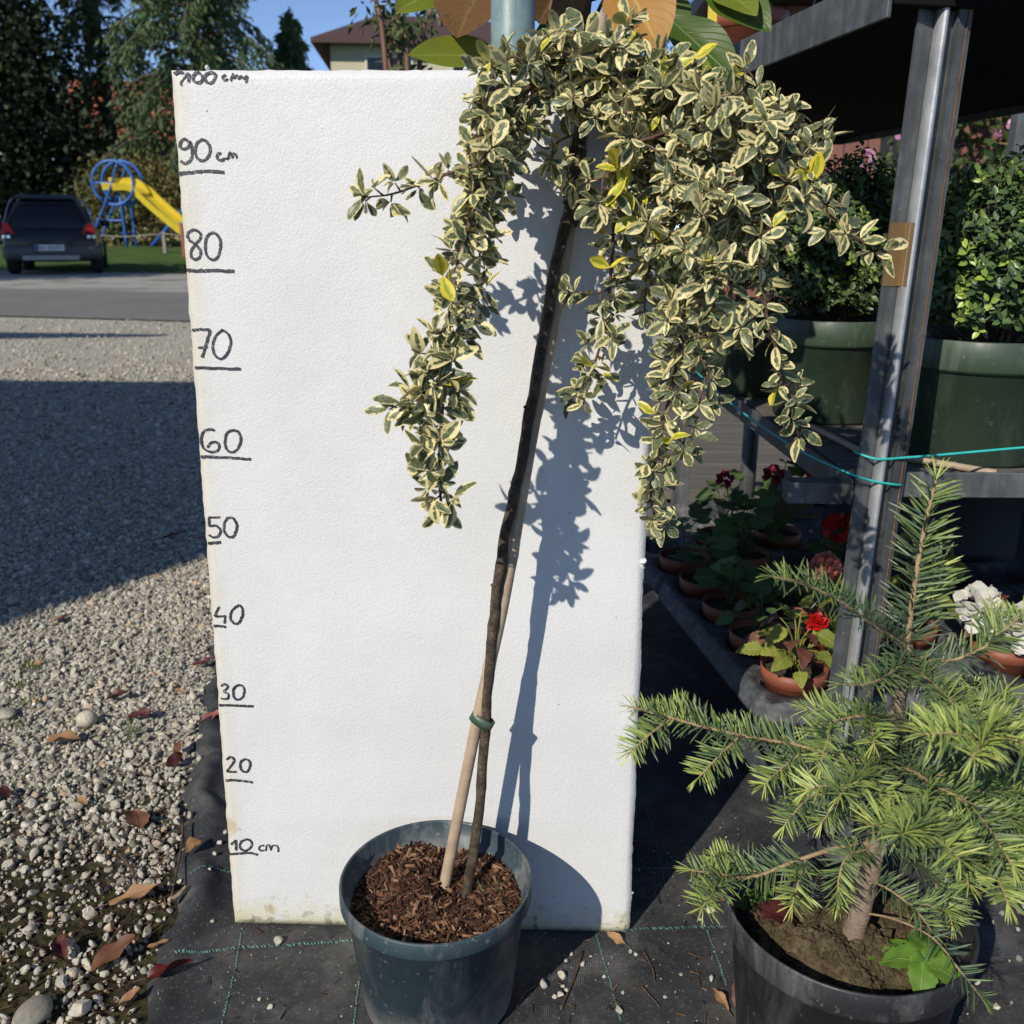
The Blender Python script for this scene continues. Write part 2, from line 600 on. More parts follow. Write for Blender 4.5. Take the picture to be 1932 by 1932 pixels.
def stones(pos, size, sub, flat=0.6, jit=0.22):
    bv, bf = ico(sub)
    n, k = len(pos), len(bv)
    sc = np.stack([RNG.uniform(0.75, 1.35, n), RNG.uniform(0.6, 1.0, n), RNG.uniform(0.45, 0.85, n)], 1)
    v = bv[None] * (1 + RNG.normal(0, jit, (n, k, 1)).clip(-0.4, 0.4)) if sub == 0 else None
    if sub:
        # facet-like: cut the ball by a few random planes
        v = np.repeat(bv[None], n, 0).copy()
        for _ in range(7):
            pn = RNG.normal(size=(n, 3))
            pn /= np.linalg.norm(pn, axis=1)[:, None]
            dcut = RNG.uniform(0.5, 0.85, n)
            ov = np.einsum('nkj,nj->nk', v, pn) - dcut[:, None]
            v -= np.clip(ov, 0, None)[..., None] * pn[:, None]
    v = v * sc[:, None]
    ax = RNG.normal(size=(n, 4))
    ax[:, 1:3] *= flat
    ax /= np.linalg.norm(ax, axis=1)[:, None]
    w, x, y, z = ax.T
    R = np.stack([np.stack([1 - 2 * (y * y + z * z), 2 * (x * y - z * w), 2 * (x * z + y * w)], 1),
                  np.stack([2 * (x * y + z * w), 1 - 2 * (x * x + z * z), 2 * (y * z - x * w)], 1),
                  np.stack([2 * (x * z - y * w), 2 * (y * z + x * w), 1 - 2 * (x * x + y * y)], 1)], 1)
    v = np.einsum('nij,nkj->nki', R, v) * size[:, None, None] + pos[:, None]
    f = (bf[None] + (np.arange(n) * k)[:, None, None]).reshape(-1, 3)
    return v.reshape(-1, 3), f, np.repeat(RNG.random(n), k)

m = Mat('gravel_stone')
at = m.n('ShaderNodeAttribute', attribute_name='tint').outputs['Fac']
co = m.coord()
c0 = m.ramp(at, [(0.0, (0.20, 0.185, 0.15)), (0.25, (0.36, 0.335, 0.275)), (0.5, (0.52, 0.475, 0.38)), (0.75, (0.40, 0.38, 0.335)), (0.93, (0.64, 0.60, 0.50)), (1.0, (0.44, 0.28, 0.15))])
c1 = m.ramp(m.noise(180, 5, co), [(0.3, 0.65), (0.7, 1.1)])
m.col(m.mix(1.0, c0, c1, 'MULTIPLY')).set(rough=0.85, spec=0.25)
m.bump(m.noise(500, 4, co), 0.4, 0.001)
STONE = m.m

def left_x(y, extra):             # how far left the picture reaches on the ground at depth y
    a = G(0, 1932)
    b = G(0, 620)
    return a[0] + (b[0] - a[0]) * (y - a[1]) / (b[1] - a[1]) - extra
def scatter(n, y0, y1, extra, pw=1.0):
    y = y0 + (y1 - y0) * RNG.random(n) ** pw
    xl = np.array([left_x(t, extra) for t in y])
    xr = np.array([edge_x(t) for t in y]) + 0.012 * np.abs(RNG.normal(size=n)) - 0.005
    x = xl + (xr - xl) * RNG.random(n)
    return x, y
def field(x, y, s, ph):
    return np.sin(x * s + ph) * np.sin(y * s * 1.3 + ph * 2) + 0.6 * np.sin(x * s * 2.3 - y * s * 1.7 + ph)
x, y = scatter(22000, -0.45, 0.95, 0.3)
keep = RNG.random(len(x)) < np.clip((y + 0.02) / 0.28 + 0.35 * field(x, y, 22, 1.0), 0.3, 1)
x, y = x[keep], y[keep]
sz = np.clip(RNG.lognormal(math.log(0.0037), 0.42, len(x)), 0.0014, 0.010)
z = -0.006 + sz * RNG.uniform(0.1, 0.75, len(x))
v, f, t = stones(np.stack([x, y, z], 1), sz, 1)
tag(obj('gravel', fast_mesh('gravel', v, f, None, t, STONE, False)), 'loose pale grey crushed gravel lying left of the black fabric', 'gravel', kind='stuff')
x1, y1 = scatter(24000, 0.95, 2.3, 0.3)
s1 = np.clip(RNG.lognormal(math.log(0.0046), 0.4, len(x1)), 0.002, 0.012)
x2, y2 = scatter(12000, 2.3, 5.0, 0.4)
s2 = np.clip(RNG.lognormal(math.log(0.0065), 0.4, len(x2)), 0.003, 0.015)
x3, y3 = scatter(6000, 5.0, 8.3, 0.5)
s3 = np.clip(RNG.lognormal(math.log(0.007), 0.4, len(x3)), 0.003, 0.014)
x, y, sz = np.concatenate([x1, x2, x3]), np.concatenate([y1, y2, y3]), np.concatenate([s1, s2, s3])
z = -0.006 + sz * RNG.uniform(0.0, 0.5, len(x))
v, f, t = stones(np.stack([x, y, z], 1), sz, 0)
tag(obj('gravel', fast_mesh('gravel', v, f, None, t, STONE, False)), 'packed gravel of the yard stretching back to the asphalt road', 'gravel', kind='stuff')

# ================================================================== the foam board
m = Mat('polystyrene')
co = m.coord()
vor = m.n('ShaderNodeTexVoronoi', feature='SMOOTH_F1')
vor.inputs['Scale'].default_value = 420.0
vor.inputs['Smoothness'].default_value = 0.3
m.l(co, vor.inputs['Vector'])
cell = m.n('ShaderNodeTexVoronoi')
cell.inputs['Scale'].default_value = 420.0
m.l(co, cell.inputs['Vector'])
sx = m.n('ShaderNodeSeparateXYZ')
m.l(co, sx.inputs[0])
white = m.ramp(m.noise(6, 4, co), [(0.35, (0.61, 0.61, 0.605)), (0.65, (0.66, 0.66, 0.66))])
ztop = m.math('MULTIPLY', sx.outputs[2], -1.0)
low = m.ramp(m.math('ADD', sx.outputs[2], m.math('MULTIPLY', m.noise(28, 6, co, 0.7), 0.09)), [(0.035, 1.0), (0.085, 0.0)])
white = m.mix(m.math('MULTIPLY', low, 0.75), white, (0.50, 0.45, 0.20))
alg = m.math('MULTIPLY', low, m.ramp(m.noise(70, 5, co), [(0.53, 0.0), (0.60, 1.0)]))
white = m.mix(m.math('MULTIPLY', alg, 0.85), white, (0.10, 0.10, 0.04))
lft = m.ramp(m.math('ADD', sx.outputs[0], m.math('MULTIPLY', m.noise(9, 6, co, 0.7), 0.06)), [(0.026, 1.0), (0.052, 0.0)])
white = m.mix(m.math('MULTIPLY', lft, 0.45), white, (0.50, 0.42, 0.24))
blot = m.ramp(m.noise(11, 7, co, 0.75), [(0.66, 0.0), (0.76, 0.5)])
edgec = m.ramp(m.noise(45, 6, co, 0.8, 1.0), [(0.56, 0.0), (0.62, 1.0)])
white = m.mix(m.math('MULTIPLY', blot, edgec), white, (0.52, 0.46, 0.33))
for bx, bz, br in ((0.001, 0.137, 0.014), (0.047, 0.022, 0.008)):
    vd = m.n('ShaderNodeVectorMath', operation='DISTANCE')
    m.l(co, vd.inputs[0])
    vd.inputs[1].default_value = (bx, 0.0, bz)
    st_ = m.ramp(m.math('ADD', m.math('DIVIDE', vd.outputs['Value'], br), m.math('MULTIPLY', m.math('SUBTRACT', m.noise(130, 6, co, 0.75), 0.5), 2.2)), [(0.55, 0.55), (0.95, 0.0)])
    white = m.mix(st_, white, (0.42, 0.33, 0.17))
dots = m.ramp(m.noise(95, 1, co), [(0.80, 0.0), (0.82, 0.8)])
white = m.mix(dots, white, (0.14, 0.11, 0.08))
m.col(white)
glint = m.ramp(cell.outputs['Color'], [(0.0, 0.08), (0.14, 0.10), (0.18, 0.5), (1.0, 0.62)])
m.set(rough=glint, spec=0.45)
dist = m.math('MULTIPLY', vor.outputs['Distance'], -1.0)
b1 = m.bump(dist, 0.15, 0.0018)
m.bump(m.noise(18, 3, co), 0.10, 0.01, b1)
FOAM = m.m
nxb, nzb, TH = 60, 120, 0.03
bv, bf = [], []
for j in range(nzb + 1):
    for i in range(nxb + 1):
        x, zz = i / nxb * 0.5, j / nzb * 1.0
        e = 0.0
        if i in (0, nxb):
            x += RNG.normal(0, 0.0004) + (0.0004 * math.sin(zz * 40) if i else 0.0)
        if j in (0, nzb):
            zz += RNG.normal(0, 0.00035)
        d = min(i, nxb - i, j, nzb - j)
        yy_ = 0.0012 if d == 0 else 0.0
        bv.append((x, yy_, max(zz, 0.0)))
n0 = len(bv)
for j in range(nzb):
    for i in range(nxb):
        a = j * (nxb + 1) + i
        bf.append((a, a + 1, a + nxb + 2, a + nxb + 1))
rim = [i for i in range(nxb + 1)] + [j * (nxb + 1) + nxb for j in range(1, nzb + 1)] + [nzb * (nxb + 1) + i for i in range(nxb - 1, -1, -1)] + [j * (nxb + 1) for j in range(nzb - 1, 0, -1)]
for k in rim:
    bv.append((bv[k][0], TH, bv[k][2]))
nr = len(rim)
for k in range(nr):
    k2 = (k + 1) % nr
    bf.append((rim[k], n0 + k, n0 + k2, rim[k2]))
bf.append(tuple(n0 + k for k in range(nr)))
board = thing('measuring_board', 'white polystyrene board with handwritten centimetre marks standing behind the weeping tree', 'board')
board.rotation_euler = (-LEAN, 0, 0)
panel = obj('foam_panel', fast_mesh('foam_panel', np.array(bv), bf, mat=FOAM), board)
for p in panel.data.polygons:
    p.use_smooth = p.area < 0.001
# crumbs of torn foam along the edges
for cx, cz, s in ((0.036, 1.003, 0.004), (0.497, 0.487, 0.006), (0.498, 0.478, 0.005), (0.500, 0.055, 0.004), (0.499, 0.047, 0.003), (0.30, 1.002, 0.003)):
    v, f, t = stones(np.array([[cx, 0.004, cz]]), np.array([s]), 1)
    obj('foam_crumb', fast_mesh('foam_crumb', v, f, None, t, FOAM, False), board)

m = Mat('marker_ink')
co = m.coord()
sp = m.ramp(m.noise(420, 3, co), [(0.60, 0.0), (0.68, 0.75)])
ink = m.ramp(m.noise(160, 3, co), [(0.3, (0.012, 0.012, 0.016)), (0.7, (0.05, 0.05, 0.06))])
m.col(m.mix(sp, ink, (0.55, 0.55, 0.56))).set(rough=0.55)
INK = m.m
ZR = {'a': (400, 130, 6.44), 'b': (400, 150, 2.2725), 'c': (480, 950, 2.2725), 'd': (540, 1900, 4.2), 'e': (0, 1300, 3.019)}
def stroke(mb, zr, pts, width, loop=False):
    ox, oy, sc = ZR[zr]
    q = []
    for X, Y in pts:
        u, v = (ox + X / sc) * 1932 / 2560, (oy + Y / sc) * 1932 / 2560
        q.append(BD(u, v))
    q = np.array([(a, 0, b) for a, b in q])
    if len(q) > 2:
        q = smooth_path(q, 6)
    else:
        q = smooth_path(q, 8)
    q += RNG.normal(0, 0.0002, q.shape) * (1, 0, 1)
    d = np.gradient(q, axis=0)
    d /= np.linalg.norm(d, axis=1)[:, None] + 1e-9
    n = np.stack([-d[:, 2], d[:, 0] * 0, d[:, 0]], 1)
    w = width / 2 * (1 + RNG.normal(0, 0.10, len(q)))[:, None]
    q[:, 1] = -0.0007 - 0.00012 * (len(mb.v) % 4)
    v, f = quadstrip(q + n * w, q - n * w)
    mb.add(v, f)
MARKS = {
 '100 cm': [('a', [(225, 350), (300, 322), (375, 318)], 1.3), ('a', [(350, 532), (335, 500), (400, 410), (452, 338)], 0.9), ('a', [(455, 335), (464, 400), (460, 485)], 1.35),
            ('a', [(590, 312), (548, 365), (532, 430), (562, 480), (630, 495), (680, 460), (680, 400), (640, 340), (595, 315)], 1.15),
            ('a', [(800, 332), (745, 360), (725, 420), (745, 475), (800, 505), (860, 470), (890, 410), (890, 355), (840, 330), (790, 332)], 1.25),
            ('a', [(1060, 370), (1010, 395), (1020, 440), (1060, 455), (1095, 440)], 1.0),
            ('a', [(1140, 470), (1180, 350), (1190, 420), (1240, 375), (1270, 435), (1310, 385), (1350, 425), (1400, 390), (1398, 440), (1385, 490)], 0.95)],
 '90 cm': [('b', [(166, 470), (142, 450), (118, 465), (115, 495), (140, 506), (165, 490), (172, 465), (181, 500), (182, 550), (165, 578), (140, 588), (118, 574)], 1.0),
           ('b', [(235, 452), (210, 475), (200, 515), (210, 555), (240, 572), (270, 555), (285, 515), (275, 475), (250, 453), (235, 452)], 1.0),
           ('b', [(346, 527), (325, 540), (328, 562), (350, 570), (368, 562)], 0.9), ('b', [(378, 558), (383, 562)], 1.0),
           ('b', [(390, 562), (393, 532), (405, 530), (412, 553), (419, 533), (432, 538), (438, 558)], 0.8),
           ('b', [(105, 645), (180, 640), (260, 632), (365, 637)], 1.2)],
 '80': [('b', [(230, 982), (195, 966), (158, 985), (165, 1020), (205, 1050), (232, 1085), (225, 1120), (200, 1134), (178, 1115), (180, 1080), (205, 1045), (230, 1012), (230, 982)], 1.0),
        ('b', [(290, 980), (265, 1010), (258, 1060), (268, 1110), (300, 1136), (330, 1115), (345, 1060), (340, 1015), (315, 985), (290, 980)], 1.0),
        ('b', [(152, 1195), (250, 1197), (330, 1195), (422, 1202)], 1.2)],
 '70': [('b', [(183, 1535), (230, 1530), (287, 1533)], 1.0), ('b', [(287, 1533), (270, 1590), (240, 1690)], 1.1), ('b', [(215, 1635), (272, 1630)], 0.8),
        ('b', [(350, 1535), (315, 1570), (300, 1620), (310, 1670), (345, 1697), (380, 1670), (402, 1610), (390, 1560), (360, 1535), (350, 1535)], 0.9),
        ('b', [(195, 1747), (330, 1752), (458, 1754)], 1.1)],
 '60': [('c', [(130, 285), (95, 280), (62, 300), (52, 350), (70, 390), (110, 408), (145, 400), (155, 370), (135, 352), (105, 360), (88, 385)], 1.0),
        ('c', [(235, 283), (200, 300), (188, 345), (195, 390), (225, 410), (260, 390), (278, 340), (265, 295), (235, 283)], 1.0),
        ('c', [(50, 435), (150, 438), (250, 443), (335, 450)], 1.1)],
 '50': [('c', [(162, 779), (97, 781)], 0.9), ('c', [(97, 781), (97, 828)], 0.9), ('c', [(97, 828), (140, 828), (163, 855), (150, 885), (118, 892), (97, 878)], 0.95),
        ('c', [(205, 780), (185, 810), (182, 850), (200, 885), (230, 890), (250, 860), (255, 820), (235, 785), (205, 780)], 0.95),
        ('c', [(92, 927), (165, 922)], 1.2)],
 '40': [('c', [(156, 1288), (142, 1312), (130, 1342)], 0.9), ('c', [(130, 1342), (192, 1340)], 0.9), ('c', [(190, 1335), (185, 1382)], 0.9),
        ('c', [(265, 1278), (230, 1305), (218, 1345), (235, 1378), (262, 1380), (285, 1345), (288, 1300), (272, 1279), (265, 1278)], 0.95),
        ('c', [(125, 1395), (195, 1400)], 1.1)],
 '30': [('c', [(165, 1735), (190, 1728), (205, 1745), (180, 1768)], 0.95), ('c', [(180, 1768), (208, 1785), (200, 1810), (165, 1808)], 0.95),
        ('c', [(265, 1730), (240, 1750), (235, 1785), (250, 1812), (280, 1808), (297, 1775), (292, 1740), (265, 1730)], 0.95),
        ('c', [(155, 1845), (250, 1847), (350, 1852)], 1.1)],
 '20': [('e', [(1708, 1805), (1745, 1787), (1768, 1818), (1712, 1897)], 1.0), ('e', [(1712, 1897), (1785, 1898)], 1.0),
        ('e', [(1850, 1800), (1815, 1830), (1820, 1880), (1855, 1900), (1885, 1870), (1885, 1820), (1850, 1800)], 1.0),
        ('d', [(105, 210), (230, 208), (385, 230)], 1.2)],
 '10 cm': [('d', [(155, 885), (210, 838)], 0.9), ('d', [(210, 838), (212, 947)], 1.1),
           ('d', [(310, 830), (265, 855), (252, 900), (275, 940), (320, 945), (365, 915), (375, 865), (345, 832), (310, 830)], 1.0),
           ('d', [(505, 890), (465, 900), (455, 930), (475, 950), (505, 945)], 0.75),
           ('d', [(527, 953), (534, 898), (562, 893), (576, 945)], 0.75), ('d', [(576, 945), (592, 898), (632, 896), (652, 915), (656, 962)], 0.75),
           ('d', [(150, 985), (260, 978), (340, 970), (440, 992)], 1.15)]}
for txt, sts in MARKS.items():
    mb = MB()
    for zr, pts, w in sts:
        stroke(mb, zr, pts, 0.0031 * w * (0.72 if zr == 'a' else 0.92))
    o = mb.build('handwritten_mark', INK, board, False)
    o['label'] = 'black felt pen mark reading ' + txt
# ================================================================== pots
def pot_profile(rt, rb, h, lip, wall=0.0025, lipw=0.004, inner=0.05):
    # from the outer base up over the lip and down the inside
    return [(rb * 0.2, 0.0), (rb * 0.92, 0.0), (rb, 0.006), (rt - lipw - (rt - rb) * lip / h, h - lip - 0.002), (rt - 0.0015, h - lip), (rt, h - lip + 0.003), (rt, h - 0.0015), (rt - 0.001, h),
            (rt - wall, h), (rt - wall - 0.001, h - 0.002), (rt - wall - 0.0015, h - lip), (rt - lipw - wall - 0.003, h - lip - 0.003), (rt - lipw - wall - 0.006, h - inner), (rb * 0.6, h - inner - 0.004)]
def plastic(name, c, c2, rough=0.42, dust=(0.35, 0.33, 0.29), hz=0.05):
    m = Mat(name)
    co = m.coord()
    base = m.ramp(m.noise(14, 5, co), [(0.3, c), (0.7, c2)])
    scr = m.ramp(m.noise(110, 3, co), [(0.64, 0.0), (0.70, 0.8)])
    base = m.mix(m.math('MULTIPLY', scr, 0.5), base, dust)
    mp = m.n('ShaderNodeMapping')
    mp.inputs['Scale'].default_value = (9, 9, 3)
    m.l(co, mp.inputs[0])
    smear = m.ramp(m.noise(2.2, 8, mp.outputs[0], 0.72, 0.6), [(0.5, 0.0), (0.72, 0.45)])
    base = m.mix(smear, base, dust)
    sx = m.n('ShaderNodeSeparateXYZ')
    m.l(co, sx.inputs[0])
    low = m.ramp(m.math('ADD', sx.outputs[2], m.math('MULTIPLY', m.noise(26, 7, co, 0.75), 0.09)), [(hz, 0.7), (hz + 0.05, 0.0)])
    base = m.mix(low, base, dust)
    m.col(base)
    m.set(rough=m.ramp(m.noise(40, 4, co), [(0.3, rough - 0.08), (0.7, rough + 0.15)]), spec=0.5)
    m.bump(m.noise(300, 3, co), 0.06, 0.001)
    return m.m

BLUEPOT = plastic('slate_blue_plastic', (0.026, 0.046, 0.060), (0.036, 0.060, 0.076))
BARK_T = None
m = Mat('young_bark')
co = m.coord()
c = m.ramp(m.noise(75, 7, co, 0.75), [(0.32, (0.022, 0.017, 0.013)), (0.48, (0.065, 0.048, 0.034)), (0.6, (0.12, 0.088, 0.06)), (0.72, (0.26, 0.20, 0.14))])
m.col(c).set(rough=0.7, spec=0.3)
m.bump(m.noise(110, 7, co, 0.75), 0.9, 0.005)
YBARK = m.m
m = Mat('bamboo_cane')
co = m.coord()
c = m.ramp(m.noise(35, 6, co, 0.7), [(0.3, (0.30, 0.215, 0.14)), (0.6, (0.43, 0.33, 0.225)), (0.8, (0.52, 0.43, 0.32))])
gr = m.ramp(m.noise(16, 5, co), [(0.45, 0.0), (0.7, 0.65)])
m.col(m.mix(gr, c, (0.24, 0.20, 0.16))).set(rough=0.5, spec=0.4)
m.bump(m.noise(220, 3, co), 0.15, 0.001)
CANE = m.m
TWIG = simple('twig_bark', (0.055, 0.03, 0.02), (0.13, 0.075, 0.05), 60, 0.55, 0.3, 200)
TIE = simple('green_tie_plastic', (0.045, 0.075, 0.05), (0.06, 0.095, 0.065), 30, 0.45)

# variegated blade
m = Mat('variegated_leaf')
at = m.n('ShaderNodeAttribute', attribute_name='tint').outputs['Fac']
uv = m.coord('UV')
sx = m.n('ShaderNodeSeparateXYZ')
m.l(uv, sx.inputs[0])
d = m.math('MULTIPLY', m.math('ABSOLUTE', m.math('SUBTRACT', sx.outputs[0], 0.5)), 2.0)
e = m.math('POWER', m.math('ABSOLUTE', m.math('SUBTRACT', m.math('MULTIPLY', sx.outputs[1], 2.0), 1.0)), 5.0)
off = m.n('ShaderNodeCombineXYZ')
m.l(m.math('MULTIPLY', at, 37.0), off.inputs[0])
m.l(m.math('MULTIPLY', at, 91.0), off.inputs[1])
vadd = m.n('ShaderNodeVectorMath', operation='ADD')
m.l(uv, vadd.inputs[0])
m.l(off.outputs[0], vadd.inputs[1])
nz = m.noise(4.2, 3, vadd.outputs[0], 0.55)
k = m.math('ADD', m.math('MAXIMUM', d, e), m.math('MULTIPLY', m.math('SUBTRACT', nz, 0.5), 1.7))
k = m.math('ADD', k, m.math('MULTIPLY', m.math('SUBTRACT', m.math('FRACT', m.math('MULTIPLY', at, 13.0)), 0.51), 0.72))
marg = m.ramp(k, [(0.53, 0.0), (0.64, 1.0)])
grn = m.ramp(m.noise(6, 3, vadd.outputs[0]), [(0.35, (0.044, 0.068, 0.032)), (0.60, (0.165, 0.185, 0.088))])
grn = m.mix(m.ramp(d, [(0.0, 0.5), (0.08, 0.0)]), grn, (0.16, 0.20, 0.11))
crm = m.ramp(m.math('FRACT', m.math('MULTIPLY', at, 7.0)), [(0.0, (0.55, 0.485, 0.225)), (1.0, (0.77, 0.675, 0.34))])
body = m.mix(marg, grn, crm)
yel = m.mix(m.ramp(k, [(0.45, 0.0), (0.6, 1.0)]), (0.30, 0.33, 0.035), (0.66, 0.55, 0.05))
yes = m.ramp(at, [(0.93, 0.0), (0.935, 1.0)])
body = m.mix(yes, body, yel)
geo = m.n('ShaderNodeNewGeometry')
under = m.mix(0.4, body, (0.38, 0.35, 0.20))
m.col(m.mix(geo.outputs['Backfacing'], body, under)).set(rough=0.42, spec=0.45)
rib = m.ramp(d, [(0.0, 0.0), (0.10, 1.0)])
m.bump(rib, 0.3, 0.0012)
m.translucent(0.14)
VLEAF = m.m

# ------------------------------------------------------------------ the weeping tree in its pot
PC = np.array([0.271, -0.107, 0.0])
tree = thing('weeping_potted_tree', 'weeping standard shrub with cream-edged leaves in a slate blue pot', 'potted tree', tuple(PC))
def rel(p, root):
    return np.asarray(p, float) - np.asarray(root.location)
v, f = lathe_vf(pot_profile(0.106, 0.084, 0.159, 0.021, inner=0.04), 96)
pot = obj('pot', fast_mesh('pot', v, f, mat=BLUEPOT), tree)
# mulch surface and chips
def mound(x, y):
    return 0.018 + 0.005 * math.sin(x * 40 + 1) * math.cos(y * 36) + 0.008 * max(0, 1 - ((x + 0.035) ** 2 + (y - 0.045) ** 2) / 0.003) - 0.024 * math.exp(-((x - 0.02) ** 2 + (y - 0.02) ** 2) / 0.0011)
SOILZ = 0.117
mb = MB()
rings, seg = 14, 48
sv, sf = [(0, 0, SOILZ + mound(0, 0))], []
for r in range(1, rings + 1):
    for s in range(seg):
        a = s * 2 * math.pi / seg
        R_ = 0.095 * r / rings
        x, y = R_ * math.cos(a), R_ * math.sin(a)
        sv.append((x, y, SOILZ + mound(x, y) - 0.006 * (r / rings) ** 3 + RNG.normal(0, 0.0012)))
for s in range(seg):
    sf.append((0, 1 + s, 1 + (s + 1) % seg))
for r in range(rings - 1):
    for s in range(seg):
        a, b = 1 + r * seg + s, 1 + r * seg + (s + 1) % seg
        sf.append((a, a + seg, b + seg, b))
MULCH = simple('dark_mulch', (0.018, 0.011, 0.007), (0.075, 0.042, 0.024), 90, 0.95, 1.0, 160)
soil = obj('mulch', fast_mesh('mulch', np.array(sv), sf, mat=MULCH), tree)
m = Mat('bark_chip')
at = m.n('ShaderNodeAttribute', attribute_name='tint').outputs['Fac']
co = m.coord()
c = m.ramp(at, [(0.0, (0.022, 0.012, 0.008)), (0.45, (0.078, 0.038, 0.023)), (0.8, (0.165, 0.078, 0.044)), (1.0, (0.33, 0.20, 0.115))])
m.col(m.mix(1.0, c, m.ramp(m.noise(250, 4, co), [(0.3, 0.6), (0.7, 1.2)]), 'MULTIPLY')).set(rough=0.85, spec=0.2)
m.bump(m.noise(320, 4, co), 0.6, 0.002)
CHIP = m.m
def chip_vf(L, w, t):
    v = np.array([(-w / 2, 0, 0), (w / 2, 0, 0), (w / 2.2, L, 0), (-w / 3, L * 0.93, 0), (-w / 2.6, L * 0.05, t), (w / 2.6, 0, t), (w / 3, L * 0.9, t), (-w / 4, L * 0.97, t)])
    v[:, 1] -= L / 2
    v = v + RNG.normal(0, w * 0.14, v.shape)
    f = [(3, 2, 1, 0), (4, 5, 6, 7), (0, 1, 5, 4), (1, 2, 6, 5), (2, 3, 7, 6), (3, 0, 4, 7)]
    return v, f
def chips(n, R, z0, fn, lmin, lmax, mat, root, name, wr=(0.16, 0.4)):
    mb = MB()
    for i in range(n):
        a, r = RNG.uniform(0, 2 * math.pi), R * math.sqrt(RNG.random())
        x, y = r * math.cos(a), r * math.sin(a)
        L = lmin + (lmax - lmin) * RNG.random() ** 2.2
        v, f = chip_vf(L, L * RNG.uniform(*wr), L * RNG.uniform(0.08, 0.2))
        d = np.array([*RNG.normal(size=2), RNG.normal(0, 0.3)])
        F = frame(d, (RNG.normal(0, 0.35), RNG.normal(0, 0.35), 1))
        mb.add(v @ F.T + (x, y, z0 + fn(x, y) + RNG.uniform(-0.001, 0.004)), f, tint=RNG.random())
    o = mb.build(name, mat, root, False)
    return tag(o, kind='stuff')
chips(4600, 0.090, SOILZ - 0.001, lambda x, y: mound(x, y) - 0.006 * (math.hypot(x, y) / 0.0985) ** 3, 0.003, 0.017, CHIP, tree, 'mulch_chips', (0.1, 0.26))

def path_px(pts, n=6):
    return smooth_path([W(u, v, y) for u, v, y in pts], n)
def fwd_y(y):                     # nearer the board than first read for all but the left hanging branch
    return y + 0.018 if y > -0.09 else y

# trunk with knots
tp = path_px([(876, 1705, -0.084), (880, 1690, -0.084), (888, 1640, -0.080), (902, 1545, -0.072), (914, 1400, -0.060), (920, 1300, -0.057), (931, 1180, -0.051), (939, 1100, -0.047), (958, 985, -0.040), (980, 890, -0.034), (1003, 760, -0.026), (1028, 620, -0.017), (1052, 480, -0.009), (1074, 400, -0.006), (1085, 350, -0.004), (1096, 240, 0.000), (1103, 160, 0.002)], 7)
tp = tp + np.stack([0.0005 * np.sin(np.arange(len(tp)) * 0.9), 0 * tp[:, 0], 0 * tp[:, 0]], 1)
n_ = len(tp)
tr = np.interp(np.linspace(0, 1, n_), [0, 0.05, 0.1, 0.5, 0.8, 0.84, 0.88, 0.95, 1], [0.0090, 0.0068, 0.0056, 0.0055, 0.0057, 0.0080, 0.0092, 0.0062, 0.004])
for i in range(6, n_ - 8, 9):
    tr[i] *= 1.13
mb = MB()
v, f, uv = tube_vf(rel(tp, tree), tr, 14, True, 0.09)
mb.add(v, f, uv)
# bark stubs round the graft
for u, v_, y in ((1064, 432, -0.010), (1084, 424, -0.006), (1074, 385, -0.008), (1056, 470, -0.010), (938, 1105, -0.049), (916, 1380, -0.060), (1000, 770, -0.028)):
    p = rel(W(u, v_, y), tree)
    v2, f2, uv2 = tube_vf([p, p + nrm((RNG.normal(), -0.6, 0.4)) * 0.007], [0.0035, 0.0015], 6)
    mb.add(v2, f2, uv2)
mb.build('trunk', YBARK, tree)
# cane
c0, c1 = W(835, 1690, -0.077), W(1133, 28, 0.038)
cq = [(835, 1690), (902, 1352), (951, 1132), (1004, 822), (1060, 523), (1134, 28)]
cq = [W(u, v_, -0.077 + (0.038 + 0.077) * ((1690 - v_) / 1662) ** 1.08) for u, v_ in cq]
cp = smooth_path([c0 - (cq[1] - c0) * 0.1] + cq, 10)
cr = np.full(len(cp), 0.0062)
cr[0:] = np.linspace(0.0068, 0.0062, len(cp))
for i in (10, 24, 33, 42, 51, 58):
    if i < len(cr):
        cr[i] *= 1.12
v, f, uv = tube_vf(rel(cp, tree), cr, 14)
mb = MB()
mb.add(v, f, uv)
mb.build('bamboo_stake', CANE, tree)
# tie band round trunk and cane
t0, t1 = W(899, 1352, -0.056), W(920, 1366, -0.060)
cc = (t0 + t1) / 2
axis = nrm((t1 - t0))
upv = nrm(np.cross(axis, (0, 1, 0)))
if upv[2] < 0: upv = -upv
fwd = np.cross(axis, upv)
ringp = []
for a in np.linspace(0, 2 * math.pi, 40, endpoint=False):
    ringp.append(cc + axis * 0.0132 * math.cos(a) * (1.0) + fwd * 0.0072 * math.sin(a))
ringp = np.array(ringp)
bvv = np.concatenate([ringp - upv * 0.0058, ringp + upv * 0.0058, ringp * 1.0 - upv * 0.0058, ringp + upv * 0.0058])
bvv[80:] = cc + (bvv[80:] - cc) * 1.0 + np.concatenate([ringp - cc, ringp - cc]) * 0.06
bff = []
for i in range(40):
    j = (i + 1) % 40
    bff += [(80 + i, 80 + j, 120 + j, 120 + i), (i, 40 + i, 40 + j, j), (40 + i, 120 + i, 120 + j, 40 + j), (i, j, 80 + j, 80 + i)]
obj('plant_tie', fast_mesh('plant_tie', rel(bvv, tree), bff, mat=TIE), tree)

